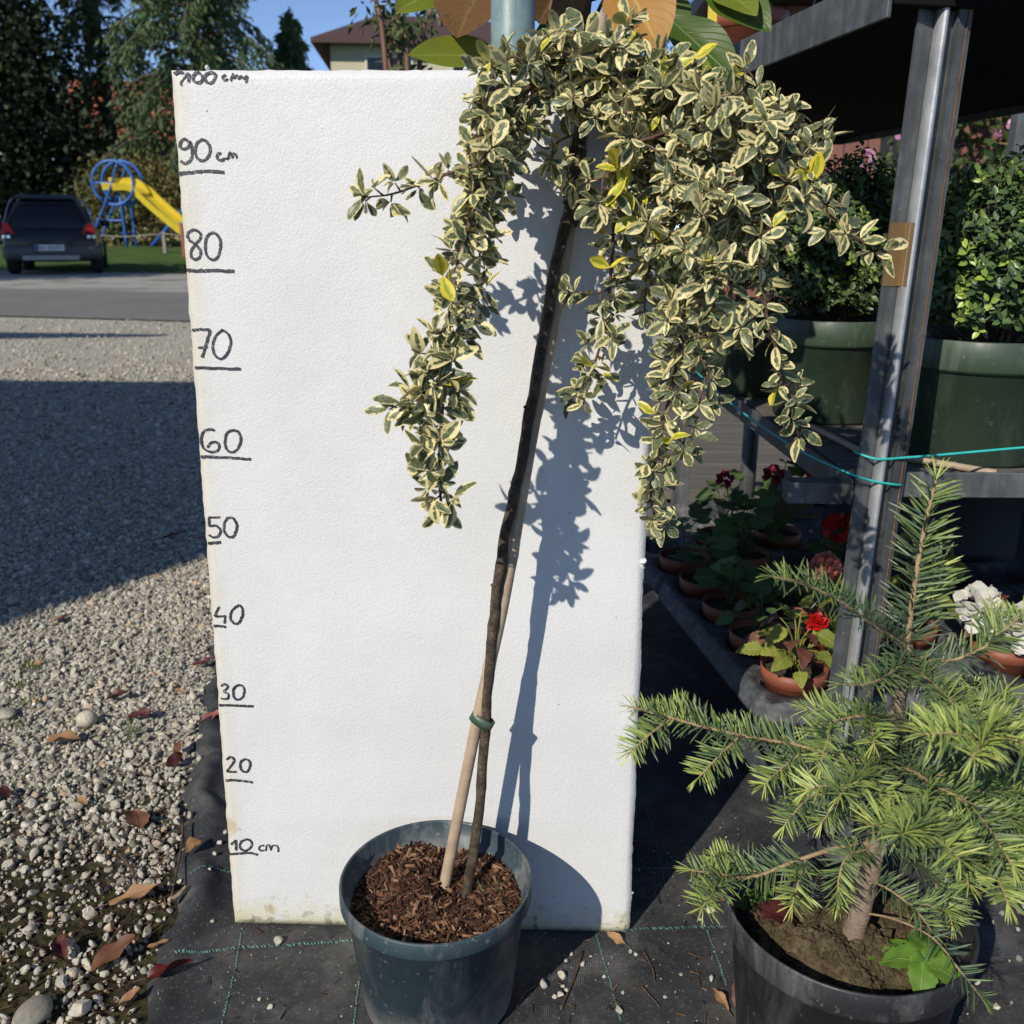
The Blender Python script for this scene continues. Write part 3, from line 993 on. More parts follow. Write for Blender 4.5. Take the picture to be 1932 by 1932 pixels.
# branches: pixel, pixel, depth
BR = [
 ([(1100, 190, -.01), (1060, 150, -.03), (1000, 165, -.05), (950, 220, -.07), (912, 300, -.09), (892, 400, -.11), (860, 520, -.132), (845, 640, -.150), (835, 760, -.158), (829, 880, -.162), (833, 965, -.160)], .0032, 1.45),
 ([(912, 300, -.09), (870, 318, -.095), (800, 345, -.10), (740, 366, -.10), (690, 372, -.10)], .0018, 0.72),
 ([(850, 590, -.145), (825, 650, -.155), (806, 720, -.16), (800, 770, -.16)], .0016, 1.2),
 ([(835, 725, -.155), (790, 745, -.16), (755, 762, -.155), (735, 772, -.15)], .0014, 0.9),
 ([(892, 400, -.11), (905, 470, -.10), (900, 560, -.11), (880, 640, -.13)], .0014, 1.1),
 ([(1100, 180, -.01), (1060, 120, -.03), (1000, 100, -.06), (940, 118, -.08), (905, 140, -.09)], .0026, 1.1),
 ([(985, 105, -.05), (940, 165, -.07), (915, 215, -.09)], .0018, 1.2),
 ([(1000, 165, -.05), (945, 260, -.06), (935, 350, -.08), (905, 450, -.10)], .002, 1.2),
 ([(1090, 250, -.012), (1050, 270, -.03), (1040, 300, -.04)], .0015, 0.6),
 ([(1086, 300, -.015), (1070, 330, -.035), (1082, 345, -.045)], .0014, 0.7),
 ([(1100, 175, -.01), (1060, 95, -.03), (1035, 75, -.04)], .0018, 1.3),
 ([(1104, 165, -.01), (1120, 100, -.03), (1100, 72, -.04)], .002, 1.3),
 ([(1110, 150, -.02), (1170, 95, -.03), (1187, 35, -.035)], .0018, 0.7),
 ([(1105, 170, -.01), (1145, 200, -.05), (1170, 290, -.06), (1160, 400, -.06), (1152, 520, -.058), (1140, 620, -.055), (1118, 700, -.05), (1100, 762, -.05)], .0026, 0.85),
 ([(1150, 545, -.058), (1120, 555, -.07), (1085, 552, -.078)], .0012, 0.6),
 ([(1105, 160, -.01), (1200, 190, -.04), (1262, 300, -.05), (1290, 420, -.06), (1300, 540, -.065), (1285, 640, -.06), (1265, 740, -.055), (1242, 840, -.05), (1228, 930, -.048), (1238, 985, -.046)], .003, 1.35),
 ([(1105, 160, -.01), (1200, 140, -.02), (1300, 150, -.03), (1400, 180, -.05), (1480, 225, -.07), (1550, 262, -.09)], .003, 1.1),
 ([(1390, 180, -.05), (1420, 150, -.06), (1405, 128, -.06)], .0016, 1.2),
 ([(1460, 215, -.065), (1500, 290, -.09), (1510, 350, -.10), (1492, 385, -.10)], .0018, 1.0),
 ([(1160, 170, -.02), (1290, 220, -.05), (1400, 290, -.08), (1480, 345, -.10), (1560, 400, -.11), (1620, 450, -.115), (1672, 475, -.115)], .0026, 0.8),
 ([(1230, 190, -.03), (1330, 290, -.06), (1405, 400, -.09), (1440, 500, -.10), (1445, 590, -.10), (1465, 660, -.098), (1485, 740, -.095), (1508, 825, -.09)], .0026, 0.9),
 ([(1200, 170, -.02), (1240, 290, -.05), (1245, 400, -.055), (1225, 500, -.05), (1215, 590, -.045)], .0022, 0.9),
 ([(1262, 300, -.05), (1330, 380, -.08), (1360, 470, -.095), (1350, 560, -.10), (1335, 640, -.09)], .002, 1.0),
 ([(1290, 420, -.06), (1335, 480, -.10), (1330, 540, -.12)], .0016, 1.0),
 ([(1290, 220, -.05), (1340, 300, -.09), (1370, 380, -.12)], .0018, 1.0),
 ([(1330, 160, -.03), (1370, 230, -.08), (1430, 280, -.11)], .0018, 1.0),
 ([(1200, 140, -.02), (1240, 110, -.04), (1275, 118, -.05)], .0016, 1.1),
 ([(1140, 160, -.02), (1180, 200, -.07), (1195, 270, -.09)], .0018, 1.1),
 ([(1180, 260, -.06), (1140, 330, -.08), (1135, 400, -.08)], .0015, 0.8),
 ([(1200, 190, -.04), (1290, 170, -.07), (1340, 195, -.09)], .0016, 1.1),
 ([(1445, 590, -.10), (1410, 610, -.10), (1395, 640, -.10)], .0014, 0.8),
 ([(1285, 640, -.06), (1330, 690, -.07), (1320, 760, -.07)], .0014, 0.8),
 ([(1265, 740, -.055), (1290, 800, -.07), (1290, 850, -.07)], .0012, 0.7),
]
BR = [([(u, v, fwd_y(y)) for u, v, y in pts], r, d) for pts, r, d in BR]
NV = 40
LT = []
for i in range(NV):
    LT.append(leaf_vf(1.0, RNG.uniform(0.38, 0.58), RNG.uniform(-0.15, 0.42), RNG.uniform(0.04, 0.34), 3, 7, (RNG.uniform(1.05, 1.45), 0.6), 0.0, RNG.uniform(0.14, 0.3), i, RNG.normal(0, 0.12), RNG.normal(0, 0.5), 0.06))
TINTS = [RNG.uniform(0, 0.92) for _ in range(NV - 2)] + [0.96, 0.99]
leaves = []          # (variant, size, origin, frame)
mbT = MB()
toward = nrm((-0.25, -0.75, 0.62))
def put_leaf(o, d, L, yellow=0.012):
    k = RNG.integers(0, NV - 2) if RNG.random() > yellow else RNG.integers(NV - 2, NV)
    nrmv = toward * 0.85 + RNG.normal(0, 0.5, 3)
    leaves.append((k, L, o, frame(d, nrmv)))
def rosette(o, ax, n, L0, yellow=0.012):
    ax = nrm(ax)
    a0 = RNG.uniform(0, 6.28)
    e1 = nrm(np.cross(ax, (0.3, 0.2, 0.9)))
    e2 = np.cross(ax, e1)
    for i in range(n):
        a = a0 + i * 2.399
        sp = 0.55 + 0.5 * (i / n)
        d = nrm(ax * (1.15 - sp) + (e1 * math.cos(a) + e2 * math.sin(a)) * (0.35 + sp * 0.7) + RNG.normal(0, 0.12, 3))
        put_leaf(o + d * 0.002, d, L0 * RNG.choice([0.5, 0.7, 0.85, 1.0, 1.0, 1.15]) * RNG.uniform(0.85, 1.15), yellow)
for pts, r0, dens in BR:
    p = path_px(pts, 8)
    v, f, uv = tube_vf(rel(p, tree), [r0, r0 * 0.75, r0 * 0.4], 6, True, 0.08)
    mb = MB()
    mb.add(v, f, uv)
    mb.build('branch', TWIG, tree)
    sgl = np.linalg.norm(np.diff(p, axis=0), axis=1)
    cum = np.concatenate([[0], np.cumsum(sgl)])
    s = 0.012 if pts[0][1] > 200 else 0.03
    i = 0
    while s < cum[-1]:
        o = np.array([np.interp(s, cum, p[:, k]) for k in range(3)])
        e = np.array([np.interp(s + 0.004, cum, p[:, k]) for k in range(3)])
        t = nrm(e - o) if s + 0.004 <= cum[-1] else nrm(p[-1] - p[-2])
        a = i * 2.4 + RNG.uniform(-0.5, 0.5)
        e1 = nrm(np.cross(t, (0.2, 0.9, 0.3)))
        e2 = np.cross(t, e1)
        rd = e1 * math.cos(a) + e2 * math.sin(a)
        dr = nrm(t * RNG.uniform(0.1, 0.8) + rd + np.array([0, -0.35, 0.1]))
        if RNG.random() < 0.62:
            ln = RNG.uniform(0.003, 0.015)
            tip = o + dr * ln
            v, f, uv = tube_vf(rel([o, tip], tree), [0.0011, 0.0007], 5)
            mbT.add(v, f, uv)
            rosette(tip, dr, RNG.integers(4, 8), 0.0215 if p[-1][1] < -0.13 else 0.0192)
        else:
            put_leaf(o, dr, RNG.uniform(0.013, 0.028))
            put_leaf(o, nrm(t * 0.5 - rd + (0, -0.3, 0.1)), RNG.uniform(0.014, 0.026))
        s += RNG.uniform(0.0052, 0.0092) / dens
        i += 1
    rosette(p[-1], nrm(p[-1] - p[-3]), 5, 0.022)
# dense infill twigs inside the crown
allp = np.concatenate([path_px(b[0], 4) for b in BR])
def inpoly(u, v, poly):
    c, j = False, len(poly) - 1
    for i in range(len(poly)):
        (xi, yi), (xj, yj) = poly[i], poly[j]
        if (yi > v) != (yj > v) and u < (xj - xi) * (v - yi) / (yj - yi) + xi:
            c = not c
        j = i
    return c
P1 = [(905, 150), (1000, 85), (1180, 80), (1330, 150), (1470, 200), (1530, 280), (1500, 380), (1470, 480), (1380, 480), (1330, 610), (1250, 620), (1215, 480), (1200, 300), (1150, 230), (1030, 230), (950, 330), (890, 400), (900, 280)]
cnt = 0
while cnt < 225:
    u, v_ = RNG.uniform(890, 1540), RNG.uniform(70, 620)
    if not inpoly(u, v_, P1):
        continue
    lo = -0.13 if u < 1000 or u > 1250 else -0.07
    q = W(u, v_, RNG.uniform(lo, 0.0))
    k = np.argmin(np.linalg.norm(allp - q, axis=1))
    b = allp[k]
    if np.linalg.norm(b - q) > 0.07:
        continue
    v, f, uv = tube_vf(rel(smooth_path([b, (b + q) / 2 + RNG.normal(0, 0.004, 3), q], 3), tree), [0.0013, 0.0008], 5)
    mbT.add(v, f, uv)
    rosette(q, nrm(q - b + np.array([0, -0.02, 0.01])), RNG.integers(6, 10), 0.0185, 0.02)
    put_leaf((b + q) / 2, rand_unit() + (0, -0.5, 0), 0.022)
    cnt += 1
tag(mbT.build('twigs', TWIG, tree), kind='stuff')
# yellow clusters seen on the bright shoots
for u, v_, y in ((1165, 318, -.08), (1180, 360, -.07), (1160, 440, -.065), (1150, 505, -.065), (1120, 690, -.06), (1490, 330, -.11), (1520, 310, -.10), (1530, 345, -.11), (1310, 110, -.05), (1340, 200, -.1), (925, 118, -.09), (835, 520, -.19), (1265, 830, -.06), (1180, 340, -.08), (1430, 230, -.12)):
    o = W(u, v_, y)
    for _ in range(2):
        d = nrm(np.array([RNG.normal(), -0.3, RNG.normal()]))
        leaves.append((RNG.integers(NV - 2, NV), RNG.uniform(0.017, 0.026), o, frame(d, toward + RNG.normal(0, 0.4, 3))))
# keep foliage in front of the board and off its face
ok = []
for L in leaves:
    k, s, o, F = L
    tipp = o + F[:, 1] * s
    lim = lambda p: (p @ BN) if (0 < p[0] < 0.5 and p[2] < 1.0) else -1
    if lim(tipp) < -0.004 and lim(o) < -0.003:
        ok.append(L)
leaves = ok
# the 300 that show largest become leaves of their own, the rest one mass
dist = []
for k, s, o, F in leaves:
    view = nrm(CAM - o)
    dist.append(-(s * s * abs(F[:, 2] @ view) / np.linalg.norm(CAM - o) ** 2) - 0.0004 * max(0, -o[1]))
order = np.argsort(dist)
single = set(order[:300].tolist())
lm = [None] * NV
for k in range(NV):
    v, f, uv = LT[k]
    lm[k] = fast_mesh('leaf', v, f, uv, np.full(len(v), TINTS[k]), VLEAF)
mb = MB()
for i, (k, s, o, F) in enumerate(leaves):
    p = rel(o, tree)
    if i in single:
        ob = bpy.data.objects.new('leaf', lm[k])
        COL.objects.link(ob)
        ob.parent = tree
        Mx = Matrix.Identity(4)
        for a in range(3):
            for b in range(3):
                Mx[a][b] = F[a][b] * s
            Mx[a][3] = p[a]
        ob.matrix_local = Mx
    else:
        v, f, uv = LT[k]
        t = TINTS[k] if k >= NV - 2 else RNG.uniform(0, 0.92)
        mb.add((v * s) @ F.T + p, f, uv, t)
tag(mb.build('foliage', VLEAF, tree), kind='stuff')
print('leaves', len(leaves))
# little green fruits
FRUIT = simple('green_fruit', (0.10, 0.13, 0.03), (0.20, 0.22, 0.05), 80, 0.35)
for u, v_, y in ((963, 352, -.155),):
    v, f = ico(2)
    c = W(u, v_, y)
    ob = obj('berry', fast_mesh('berry', v * (0.0042, 0.0042, 0.005), [tuple(q) for q in f], mat=FRUIT), tree, tuple(rel(c, tree)))
    v, f, uv = tube_vf([rel(c + (0, 0, 0.004), tree), rel(c + (-0.004, 0.004, 0.016), tree)], 0.0005, 5)
    obj('stalk', fast_mesh('stalk', v, f, mat=TWIG), tree)
# tuft of weed in the mulch
WEED = blade('weed_blade', (0.05, 0.09, 0.02), (0.12, 0.16, 0.05), None, 0.6, 0.2)
mb = MB()
for i in range(22):
    v, f, uv = leaf_vf(RNG.uniform(0.012, 0.03), 0.0016, 0.3, 0.1, 2, 4)
    d = nrm((RNG.normal(0, 0.6), RNG.normal(0, 0.6), 1))
    mb.add(v @ frame(d, rand_unit()).T + (0.055 + RNG.normal(0, 0.006), 0.012 + RNG.normal(0, 0.004), SOILZ), f, uv, RNG.random())
mb.build('weed_tuft', WEED, tree)
# ================================================================== the fir in its black pot
FC = np.array([0.692, -0.190, 0.0])
fir = thing('young_fir', 'young potted fir with bright green needles in a black plastic pot', 'potted fir', tuple(FC))
BLACKPOT = plastic('black_plastic', (0.016, 0.017, 0.019), (0.026, 0.027, 0.03), 0.45, (0.22, 0.22, 0.22), 0.03)
v, f = lathe_vf(pot_profile(0.119, 0.094, 0.2, 0.03, inner=0.045), 96)
obj('pot', fast_mesh('pot', v, f, mat=BLACKPOT), fir)
SZ = 0.158
def earth_h(x, y):
    return 0.010 * math.sin(x * 31 + 2) * math.cos(y * 27 + 1) + 0.007 * math.sin(x * 80 + y * 60) + 0.018 * math.exp(-((x + 0.005) ** 2 + (y + 0.015) ** 2) / 0.002)
sv, sf = [(0, 0, SZ + earth_h(0, 0))], []
rings, seg = 30, 72
for r in range(1, rings + 1):
    for s in range(seg):
        a = s * 2 * math.pi / seg
        R_ = 0.105 * r / rings
        x, y = R_ * math.cos(a), R_ * math.sin(a)
        sv.append((x, y, SZ + earth_h(x, y) * (1 - (r / rings) ** 5) - 0.012 * (r / rings) ** 4 + RNG.normal(0, 0.0013)))
for s in range(seg):
    sf.append((0, 1 + s, 1 + (s + 1) % seg))
for r in range(rings - 1):
    for s in range(seg):
        a, b = 1 + r * seg + s, 1 + r * seg + (s + 1) % seg
        sf.append((a, a + seg, b + seg, b))
m = Mat('potting_earth')
co = m.coord()
c = m.ramp(m.noise(70, 8, co, 0.75), [(0.3, (0.035, 0.026, 0.014)), (0.5, (0.11, 0.085, 0.05)), (0.65, (0.20, 0.165, 0.095)), (0.8, (0.30, 0.26, 0.17))])
m.col(c).set(rough=0.95, spec=0.15)
m.bump(m.noise(170, 6, co, 0.75), 0.9, 0.006)
EARTH = m.m
obj('soil', fast_mesh('soil', np.array(sv), sf, mat=EARTH), fir)
x = RNG.uniform(-0.1, 0.1, 3600); y = RNG.uniform(-0.1, 0.1, 3600)
k = x * x + y * y < 0.0098
x, y = x[k], y[k]
z = np.array([SZ + earth_h(a, b) * (1 - (math.hypot(a, b) / 0.1115) ** 5) - 0.012 * (math.hypot(a, b) / 0.1115) ** 4 for a, b in zip(x, y)])
v, f, t = stones(np.stack([x, y, z + 0.0005], 1), np.clip(RNG.lognormal(math.log(0.0019), 0.6, len(x)), 0.0008, 0.008), 0)
tag(obj('soil_crumbs', fast_mesh('soil_crumbs', v, f, None, t, EARTH, False), fir), kind='stuff')

m = Mat('fir_bark')
co = m.coord()
c = m.ramp(m.noise(45, 6, co, 0.7), [(0.3, (0.16, 0.115, 0.085)), (0.6, (0.28, 0.21, 0.155)), (0.8, (0.38, 0.31, 0.25))])
m.col(c).set(rough=0.85, spec=0.2)
mp = m.n('ShaderNodeMapping')
mp.inputs['Scale'].default_value = (1, 1, 6)
m.l(co, mp.inputs[0])
m.bump(m.noise(70, 6, mp.outputs[0]), 0.7, 0.004)
FBARK = m.m
FTWIG = simple('fir_twig_bark', (0.22, 0.15, 0.08), (0.40, 0.28, 0.16), 70, 0.75, 0.4, 220)
m = Mat('fir_needle')
at = m.n('ShaderNodeAttribute', attribute_name='tint').outputs['Fac']
uv = m.coord('UV')
sx = m.n('ShaderNodeSeparateXYZ')
m.l(uv, sx.inputs[0])
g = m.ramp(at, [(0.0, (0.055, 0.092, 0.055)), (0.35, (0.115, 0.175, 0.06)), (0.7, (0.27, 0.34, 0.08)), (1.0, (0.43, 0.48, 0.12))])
g = m.mix(m.ramp(sx.outputs[1], [(0.7, 0.0), (1.0, 0.35)]), g, (0.33, 0.33, 0.10))
geo = m.n('ShaderNodeNewGeometry')
m.col(m.mix(geo.outputs['Backfacing'], g, (0.20, 0.27, 0.14))).set(rough=0.42, spec=0.4)
m.translucent(0.12)
NEED = m.m

def needle_vf(L, w):
    v = np.array([(-w * .35, 0, 0), (w * .35, 0, 0), (-w * .5, L * .35, L * .02), (w * .5, L * .35, L * .02), (-w * .48, L * .75, L * .0), (w * .48, L * .75, 0), (0, L, -L * .05), (0, L * .35, -w * .18 + L * .02), (0, L * .75, -w * .18)])
    f = [(0, 7, 2), (0, 1, 7), (1, 3, 7), (2, 7, 8, 4), (7, 3, 5, 8), (4, 8, 6), (8, 5, 6)]
    uv = np.array([(0, 0), (1, 0), (0, .35), (1, .35), (0, .75), (1, .75), (.5, 1), (.5, .35), (.5, .75)])
    return v, f, uv
NT = [needle_vf(1.0, w) for w in (0.052, 0.060, 0.068)]
UPV = np.array([0, -0.25, 1.0])
def needles(mb, p, L0, step, comb=0.75, young=0.7, radial=False, tip=True):
    sg = np.linalg.norm(np.diff(p, axis=0), axis=1)
    cum = np.concatenate([[0], np.cumsum(sg)])
    s = 0.002
    while s < cum[-1]:
        o = np.array([np.interp(s, cum, p[:, k]) for k in range(3)])
        e = np.array([np.interp(min(s + 0.004, cum[-1]), cum, p[:, k]) for k in range(3)])
        t = nrm(e - o) if s + 0.001 < cum[-1] else nrm(p[-1] - p[-2])
        up = nrm(UPV - t * (UPV @ t))
        sd = np.cross(t, up)
        q = s / cum[-1]
        if radial:
            a = RNG.uniform(0, 2 * math.pi)
        else:
            a = RNG.choice([-1, 1]) * abs(RNG.normal(1.05, 0.55)) * (1.0 if RNG.random() < comb else 1.9)
        rd = up * math.cos(a) + sd * math.sin(a)
        d = nrm(rd + t * RNG.uniform(0.35, 0.75) + RNG.normal(0, 0.08, 3))
        L = L0 * RNG.uniform(0.75, 1.12) * (1 - 0.35 * max(0, q - 0.8) / 0.2)
        v, f, uv = NT[RNG.integers(0, 3)]
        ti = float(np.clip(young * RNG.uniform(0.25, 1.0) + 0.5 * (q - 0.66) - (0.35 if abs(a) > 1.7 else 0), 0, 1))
        Fm = frame(d, up + t * 0.35 + np.array([-0.2, -0.35, 0.2]))
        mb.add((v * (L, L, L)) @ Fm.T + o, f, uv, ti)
        s += step * 0.74 * RNG.uniform(0.6, 1.4)
    if tip:
        for _ in range(7):
            d = nrm(nrm(p[-1] - p[-2]) + RNG.normal(0, 0.35, 3))
            v, f, uv = NT[0]
            mb.add((v * L0 * 0.7) @ frame(d, UPV).T + p[-1], f, uv, min(1, young + 0.2))

def bough(pts, r0, L0=0.021, step=0.0011, young=0.7, comb=0.75, radial=False, twigs=0, tl=0.05, bare=0.0, tdn=0.0):
    p = smooth_path([W(u, v, y) for u, v, y in pts], 8)
    pr = rel(p, fir)
    r0 *= 0.72
    L0 *= 1.18
    v, f, uv = tube_vf(pr, [r0, r0 * 0.75, r0 * 0.45], 7, True, 0.08)
    mb = MB()
    mb.add(v, f, uv)
    nb = MB()
    k0 = int(len(pr) * bare)
    needles(nb, pr[k0:], L0, step, comb, young, radial)
    for i in range(twigs):
        q = 0.25 + 0.62 * (i + 0.5) / twigs
        k = int(q * (len(pr) - 1))
        t = nrm(pr[min(k + 1, len(pr) - 1)] - pr[k - 1])
        up = nrm(UPV - t * (UPV @ t))
        sd = np.cross(t, up) * (1 if i % 2 else -1)
        d = nrm(t * 0.75 + sd * 0.8 + up * RNG.uniform(-0.15, 0.1) + np.array([0, 0, -tdn]))
        tp_ = smooth_path([pr[k], pr[k] + d * tl * 0.55, pr[k] + d * tl * RNG.uniform(0.8, 1.15) + np.array([0, 0, -0.004])], 5)
        v, f, uv = tube_vf(tp_, [r0 * 0.5, r0 * 0.3], 6)
        mb.add(v, f, uv)
        needles(nb, tp_, L0, step, comb, min(1, young + 0.12))
    b = mb.build('branch', FTWIG, fir)
    n = nb.build('needles', NEED, b)
    return tag(n, kind='stuff')

tpts = [(1592, 1812, -.208), (1600, 1790, -.205), (1625, 1710, -.20), (1645, 1630, -.196), (1655, 1560, -.193), (1668, 1480, -.19), (1690, 1360, -.186), (1703, 1280, -.184), (1712, 1215, -.182)]
tp = smooth_path([W(u, v, y) for u, v, y in tpts], 8)
v, f, uv = tube_vf(rel(tp, fir), [0.0150, 0.0108, 0.0098, 0.0086, 0.0072, 0.0060, 0.005], 14, True, 0.05)
mb = MB(); mb.add(v, f, uv)
for k in (20, 34, 47, 63):
    c = rel(tp[min(k, len(tp) - 1)], fir)
    for q in range(4):
        v2, f2, uv2 = tube_vf([c, c + nrm((RNG.normal(), RNG.normal(), 0.4)) * 0.013], [0.004, 0.0022], 6)
        mb.add(v2, f2, uv2)
mb.build('trunk', FBARK, fir)
# leader
bough([(1712, 1215, -.182), (1722, 1130, -.18), (1736, 1040, -.178), (1752, 960, -.176), (1766, 905, -.174)], .0040, .028, .0013, .85, radial=True)
bough([(1712, 1215, -.182), (1752, 1150, -.165), (1772, 1090, -.155), (1776, 1062, -.152)], .0018, .028, .0009, .85, radial=True)
# upper whorl
bough([(1712, 1218, -.182), (1650, 1180, -.20), (1580, 1132, -.225), (1510, 1100, -.24), (1458, 1088, -.25)], .0026, .021, .0011, .55, comb=0.9)
bough([(1712, 1235, -.182), (1780, 1248, -.20), (1850, 1225, -.21), (1905, 1180, -.21), (1928, 1160, -.21)], .0025, .022, .0010, .6, twigs=1, tl=.04)
bough([(1712, 1230, -.182), (1690, 1262, -.21), (1640, 1290, -.24), (1590, 1292, -.25)], .0022, .021, .0010, .62)
bough([(1706, 1250, -.182), (1760, 1290, -.24), (1800, 1330, -.29), (1822, 1362, -.31)], .0022, .022, .0009, .7)
# middle whorl
bough([(1680, 1425, -.188), (1600, 1432, -.18), (1500, 1405, -.17), (1420, 1392, -.165), (1330, 1372, -.16), (1250, 1350, -.155), (1196, 1335, -.15)], .0034, .022, .0009, .72, twigs=5, tl=.055, bare=.12, tdn=.25)
bough([(1690, 1368, -.186), (1640, 1352, -.215), (1585, 1358, -.23), (1530, 1380, -.235)], .0028, .021, .0009, .72, twigs=3, tl=.04, bare=.1)
bough([(1690, 1370, -.186), (1770, 1352, -.20), (1850, 1345, -.21), (1945, 1345, -.215)], .0028, .022, .0009, .75, twigs=4, tl=.05)
bough([(1690, 1380, -.186), (1790, 1370, -.27), (1860, 1380, -.34), (1835, 1428, -.39)], .0028, .024, .0008, .9, twigs=4, tl=.055)
bough([(1685, 1410, -.186), (1640, 1450, -.24), (1600, 1480, -.28), (1585, 1500, -.30)], .0024, .022, .0009, .8, twigs=2, tl=.04)
bough([(1685, 1410, -.186), (1760, 1430, -.16), (1850, 1450, -.14), (1950, 1480, -.13)], .0028, .022, .0010, .5, twigs=4, tl=.05)
bough([(1680, 1440, -.188), (1720, 1455, -.23), (1780, 1490, -.27), (1860, 1530, -.29), (1935, 1560, -.30)], .0028, .022, .0009, .7, twigs=5, tl=.055)
bough([(1680, 1440, -.188), (1700, 1420, -.10), (1720, 1400, -.03), (1740, 1390, .02)], .0024, .021, .0011, .4, twigs=3, tl=.05)
bough([(1675, 1450, -.188), (1640, 1430, -.12), (1590, 1420, -.06), (1545, 1415, -.02)], .0024, .021, .0011, .35, twigs=3, tl=.05)
bough([(1668, 1480, -.19), (1600, 1495, -.17), (1540, 1500, -.165), (1500, 1505, -.16)], .0024, .021, .0010, .6, twigs=3, tl=.04)
# lower whorl
bough([(1652, 1590, -.194), (1580, 1600, -.20), (1500, 1625, -.21), (1420, 1655, -.22), (1360, 1650, -.225), (1305, 1642, -.23)], .0034, .022, .0010, .72, twigs=3, tl=.05, bare=.35, comb=.95)
bough([(1652, 1570, -.194), (1700, 1560, -.27), (1740, 1560, -.34), (1700, 1575, -.40)], .0028, .024, .0008, .8, twigs=3, tl=.05)
bough([(1655, 1560, -.194), (1740, 1560, -.22), (1820, 1590, -.25), (1880, 1620, -.27), (1940, 1640, -.28)], .0030, .023, .0008, .75, twigs=5, tl=.055)
bough([(1650, 1580, -.194), (1720, 1620, -.19), (1780, 1680, -.19), (1820, 1730, -.19)], .0026, .021, .0010, .55, twigs=3, tl=.04)
bough([(1648, 1600, -.195), (1600, 1615, -.22), (1583, 1655, -.235), (1580, 1705, -.24)], .0018, .020, .0010, .7)
bough([(1640, 1660, -.197), (1680, 1680, -.22), (1730, 1720, -.24), (1760, 1760, -.25)], .0018, .020, .0010, .6, twigs=1, tl=.035)
bough([(1620, 1720, -.20), (1690, 1735, -.23), (1760, 1770, -.26), (1810, 1830, -.28), (1850, 1880, -.29)], .0016, .020, .0024, .25, bare=.45)
bough([(1655, 1545, -.194), (1700, 1500, -.17), (1800, 1500, -.15), (1930, 1510, -.14)], .0028, .022, .0010, .45, twigs=4, tl=.05)
bough([(1652, 1560, -.194), (1600, 1540, -.15), (1550, 1530, -.11), (1510, 1520, -.09)], .0024, .021, .0011, .4, twigs=2, tl=.04)

# bright mint seedling in the fir pot
MINT = blade('mint_leaf', (0.085, 0.19, 0.022), (0.17, 0.32, 0.045), (0.25, 0.42, 0.11), 0.5, 0.25)
def toothed_leaf(L, Wd, curl=0.2, seed=0, teeth=9, base=0.75, deep=0.1):
    rg = np.random.default_rng(seed)
    ny, v, uv, f = 18, [], [], []
    for j in range(ny + 1):
        t = j / ny
        w = math.sin(math.pi * t ** base) ** 0.75 * (1 - deep + deep * 2 * abs((t * teeth) % 1 - 0.5))
        w = max(w, 0.04)
        for i in range(5):
            s = i / 2 - 1
            v.append((s * w * Wd / 2, t * L, abs(s) * w * Wd * 0.24 * (1 - 0.5 * abs(s)) - curl * L * t * t + 0.02 * L * math.sin(t * 14 + s * 3 + rg.uniform(0, 1))))
            uv.append((s / 2 + 0.5, t))
    for j in range(ny):
        for i in range(4):
            a = j * 5 + i
            f.append((a, a + 1, a + 6, a + 5))
    return np.array(v), f, np.array(uv)
seed = thing('mint_seedling', 'small bright green toothed-leaf weed growing in the fir pot', 'weed', tuple(W(1725, 1800, -0.235) * (1, 1, 0) + (0, 0, 0.15)))
sl = np.array(seed.location)
mb = MB()
v, f, uv = tube_vf([(0, 0, 0), (0.002, -0.004, 0.02), (0.003, -0.012, 0.036)], [0.0016, 0.0012], 6)
mb.add(v, f, uv, 0.5)
mb.build('stem', MINT, seed)
for (dx, dy, dz, a, L, tl) in [(0.003, -0.012, 0.036, -0.55, 0.042, 0.0), (0.003, -0.012, 0.036, 2.75, 0.040, -0.1), (0.003, -0.012, 0.037, 1.1, 0.044, 0.25), (0.003, -0.012, 0.036, -1.9, 0.036, -0.25), (0.0, -0.002, 0.022, 1.9, 0.04, 0.25), (-0.03, 0.01, 0.02, 2.6, 0.036, 0.2), (-0.03, 0.012, 0.02, 1.2, 0.03, 0.4), (0.003, -0.012, 0.040, 0.4, 0.016, 0.5), (0.003, -0.012, 0.040, 3.6, 0.016, 0.5)]:
    mb = MB()
    v, f, uv = toothed_leaf(L, L * 0.8, 0.42, int(a * 100) % 97, 6, 0.75, 0.16)
    d = nrm((math.cos(a), math.sin(a), tl))
    mb.add(v @ frame(d, (0, -0.2, 1)).T, f, uv, RNG.uniform(0.3, 1))
    mb.build('leaf', MINT, seed, True, (dx, dy, dz))
mb = MB()
v, f, uv = tube_vf([(-0.028, 0.016, -0.004), (-0.03, 0.012, 0.02)], [0.0014, 0.001], 6)
mb.add(v, f, uv, 0.4)
mb.build('stem', MINT, seed)
seed2 = thing('green_seedling', 'dark green weed at the rear rim of the fir pot', 'weed', (0.612, -0.135, 0.150))
for a, L in ((0.4, .03), (2.0, .03), (3.6, .032), (5.0, .03), (1.2, .024)):
    mb = MB()
    v, f, uv = toothed_leaf(L, L * 0.6, 0.3, int(a * 10), 1, deep=0.0)
    mb.add(v @ frame((math.cos(a), math.sin(a), 0.8), (0, -0.3, 1)).T, f, uv, 0.0)
    mb.build('leaf', MINT, seed2)
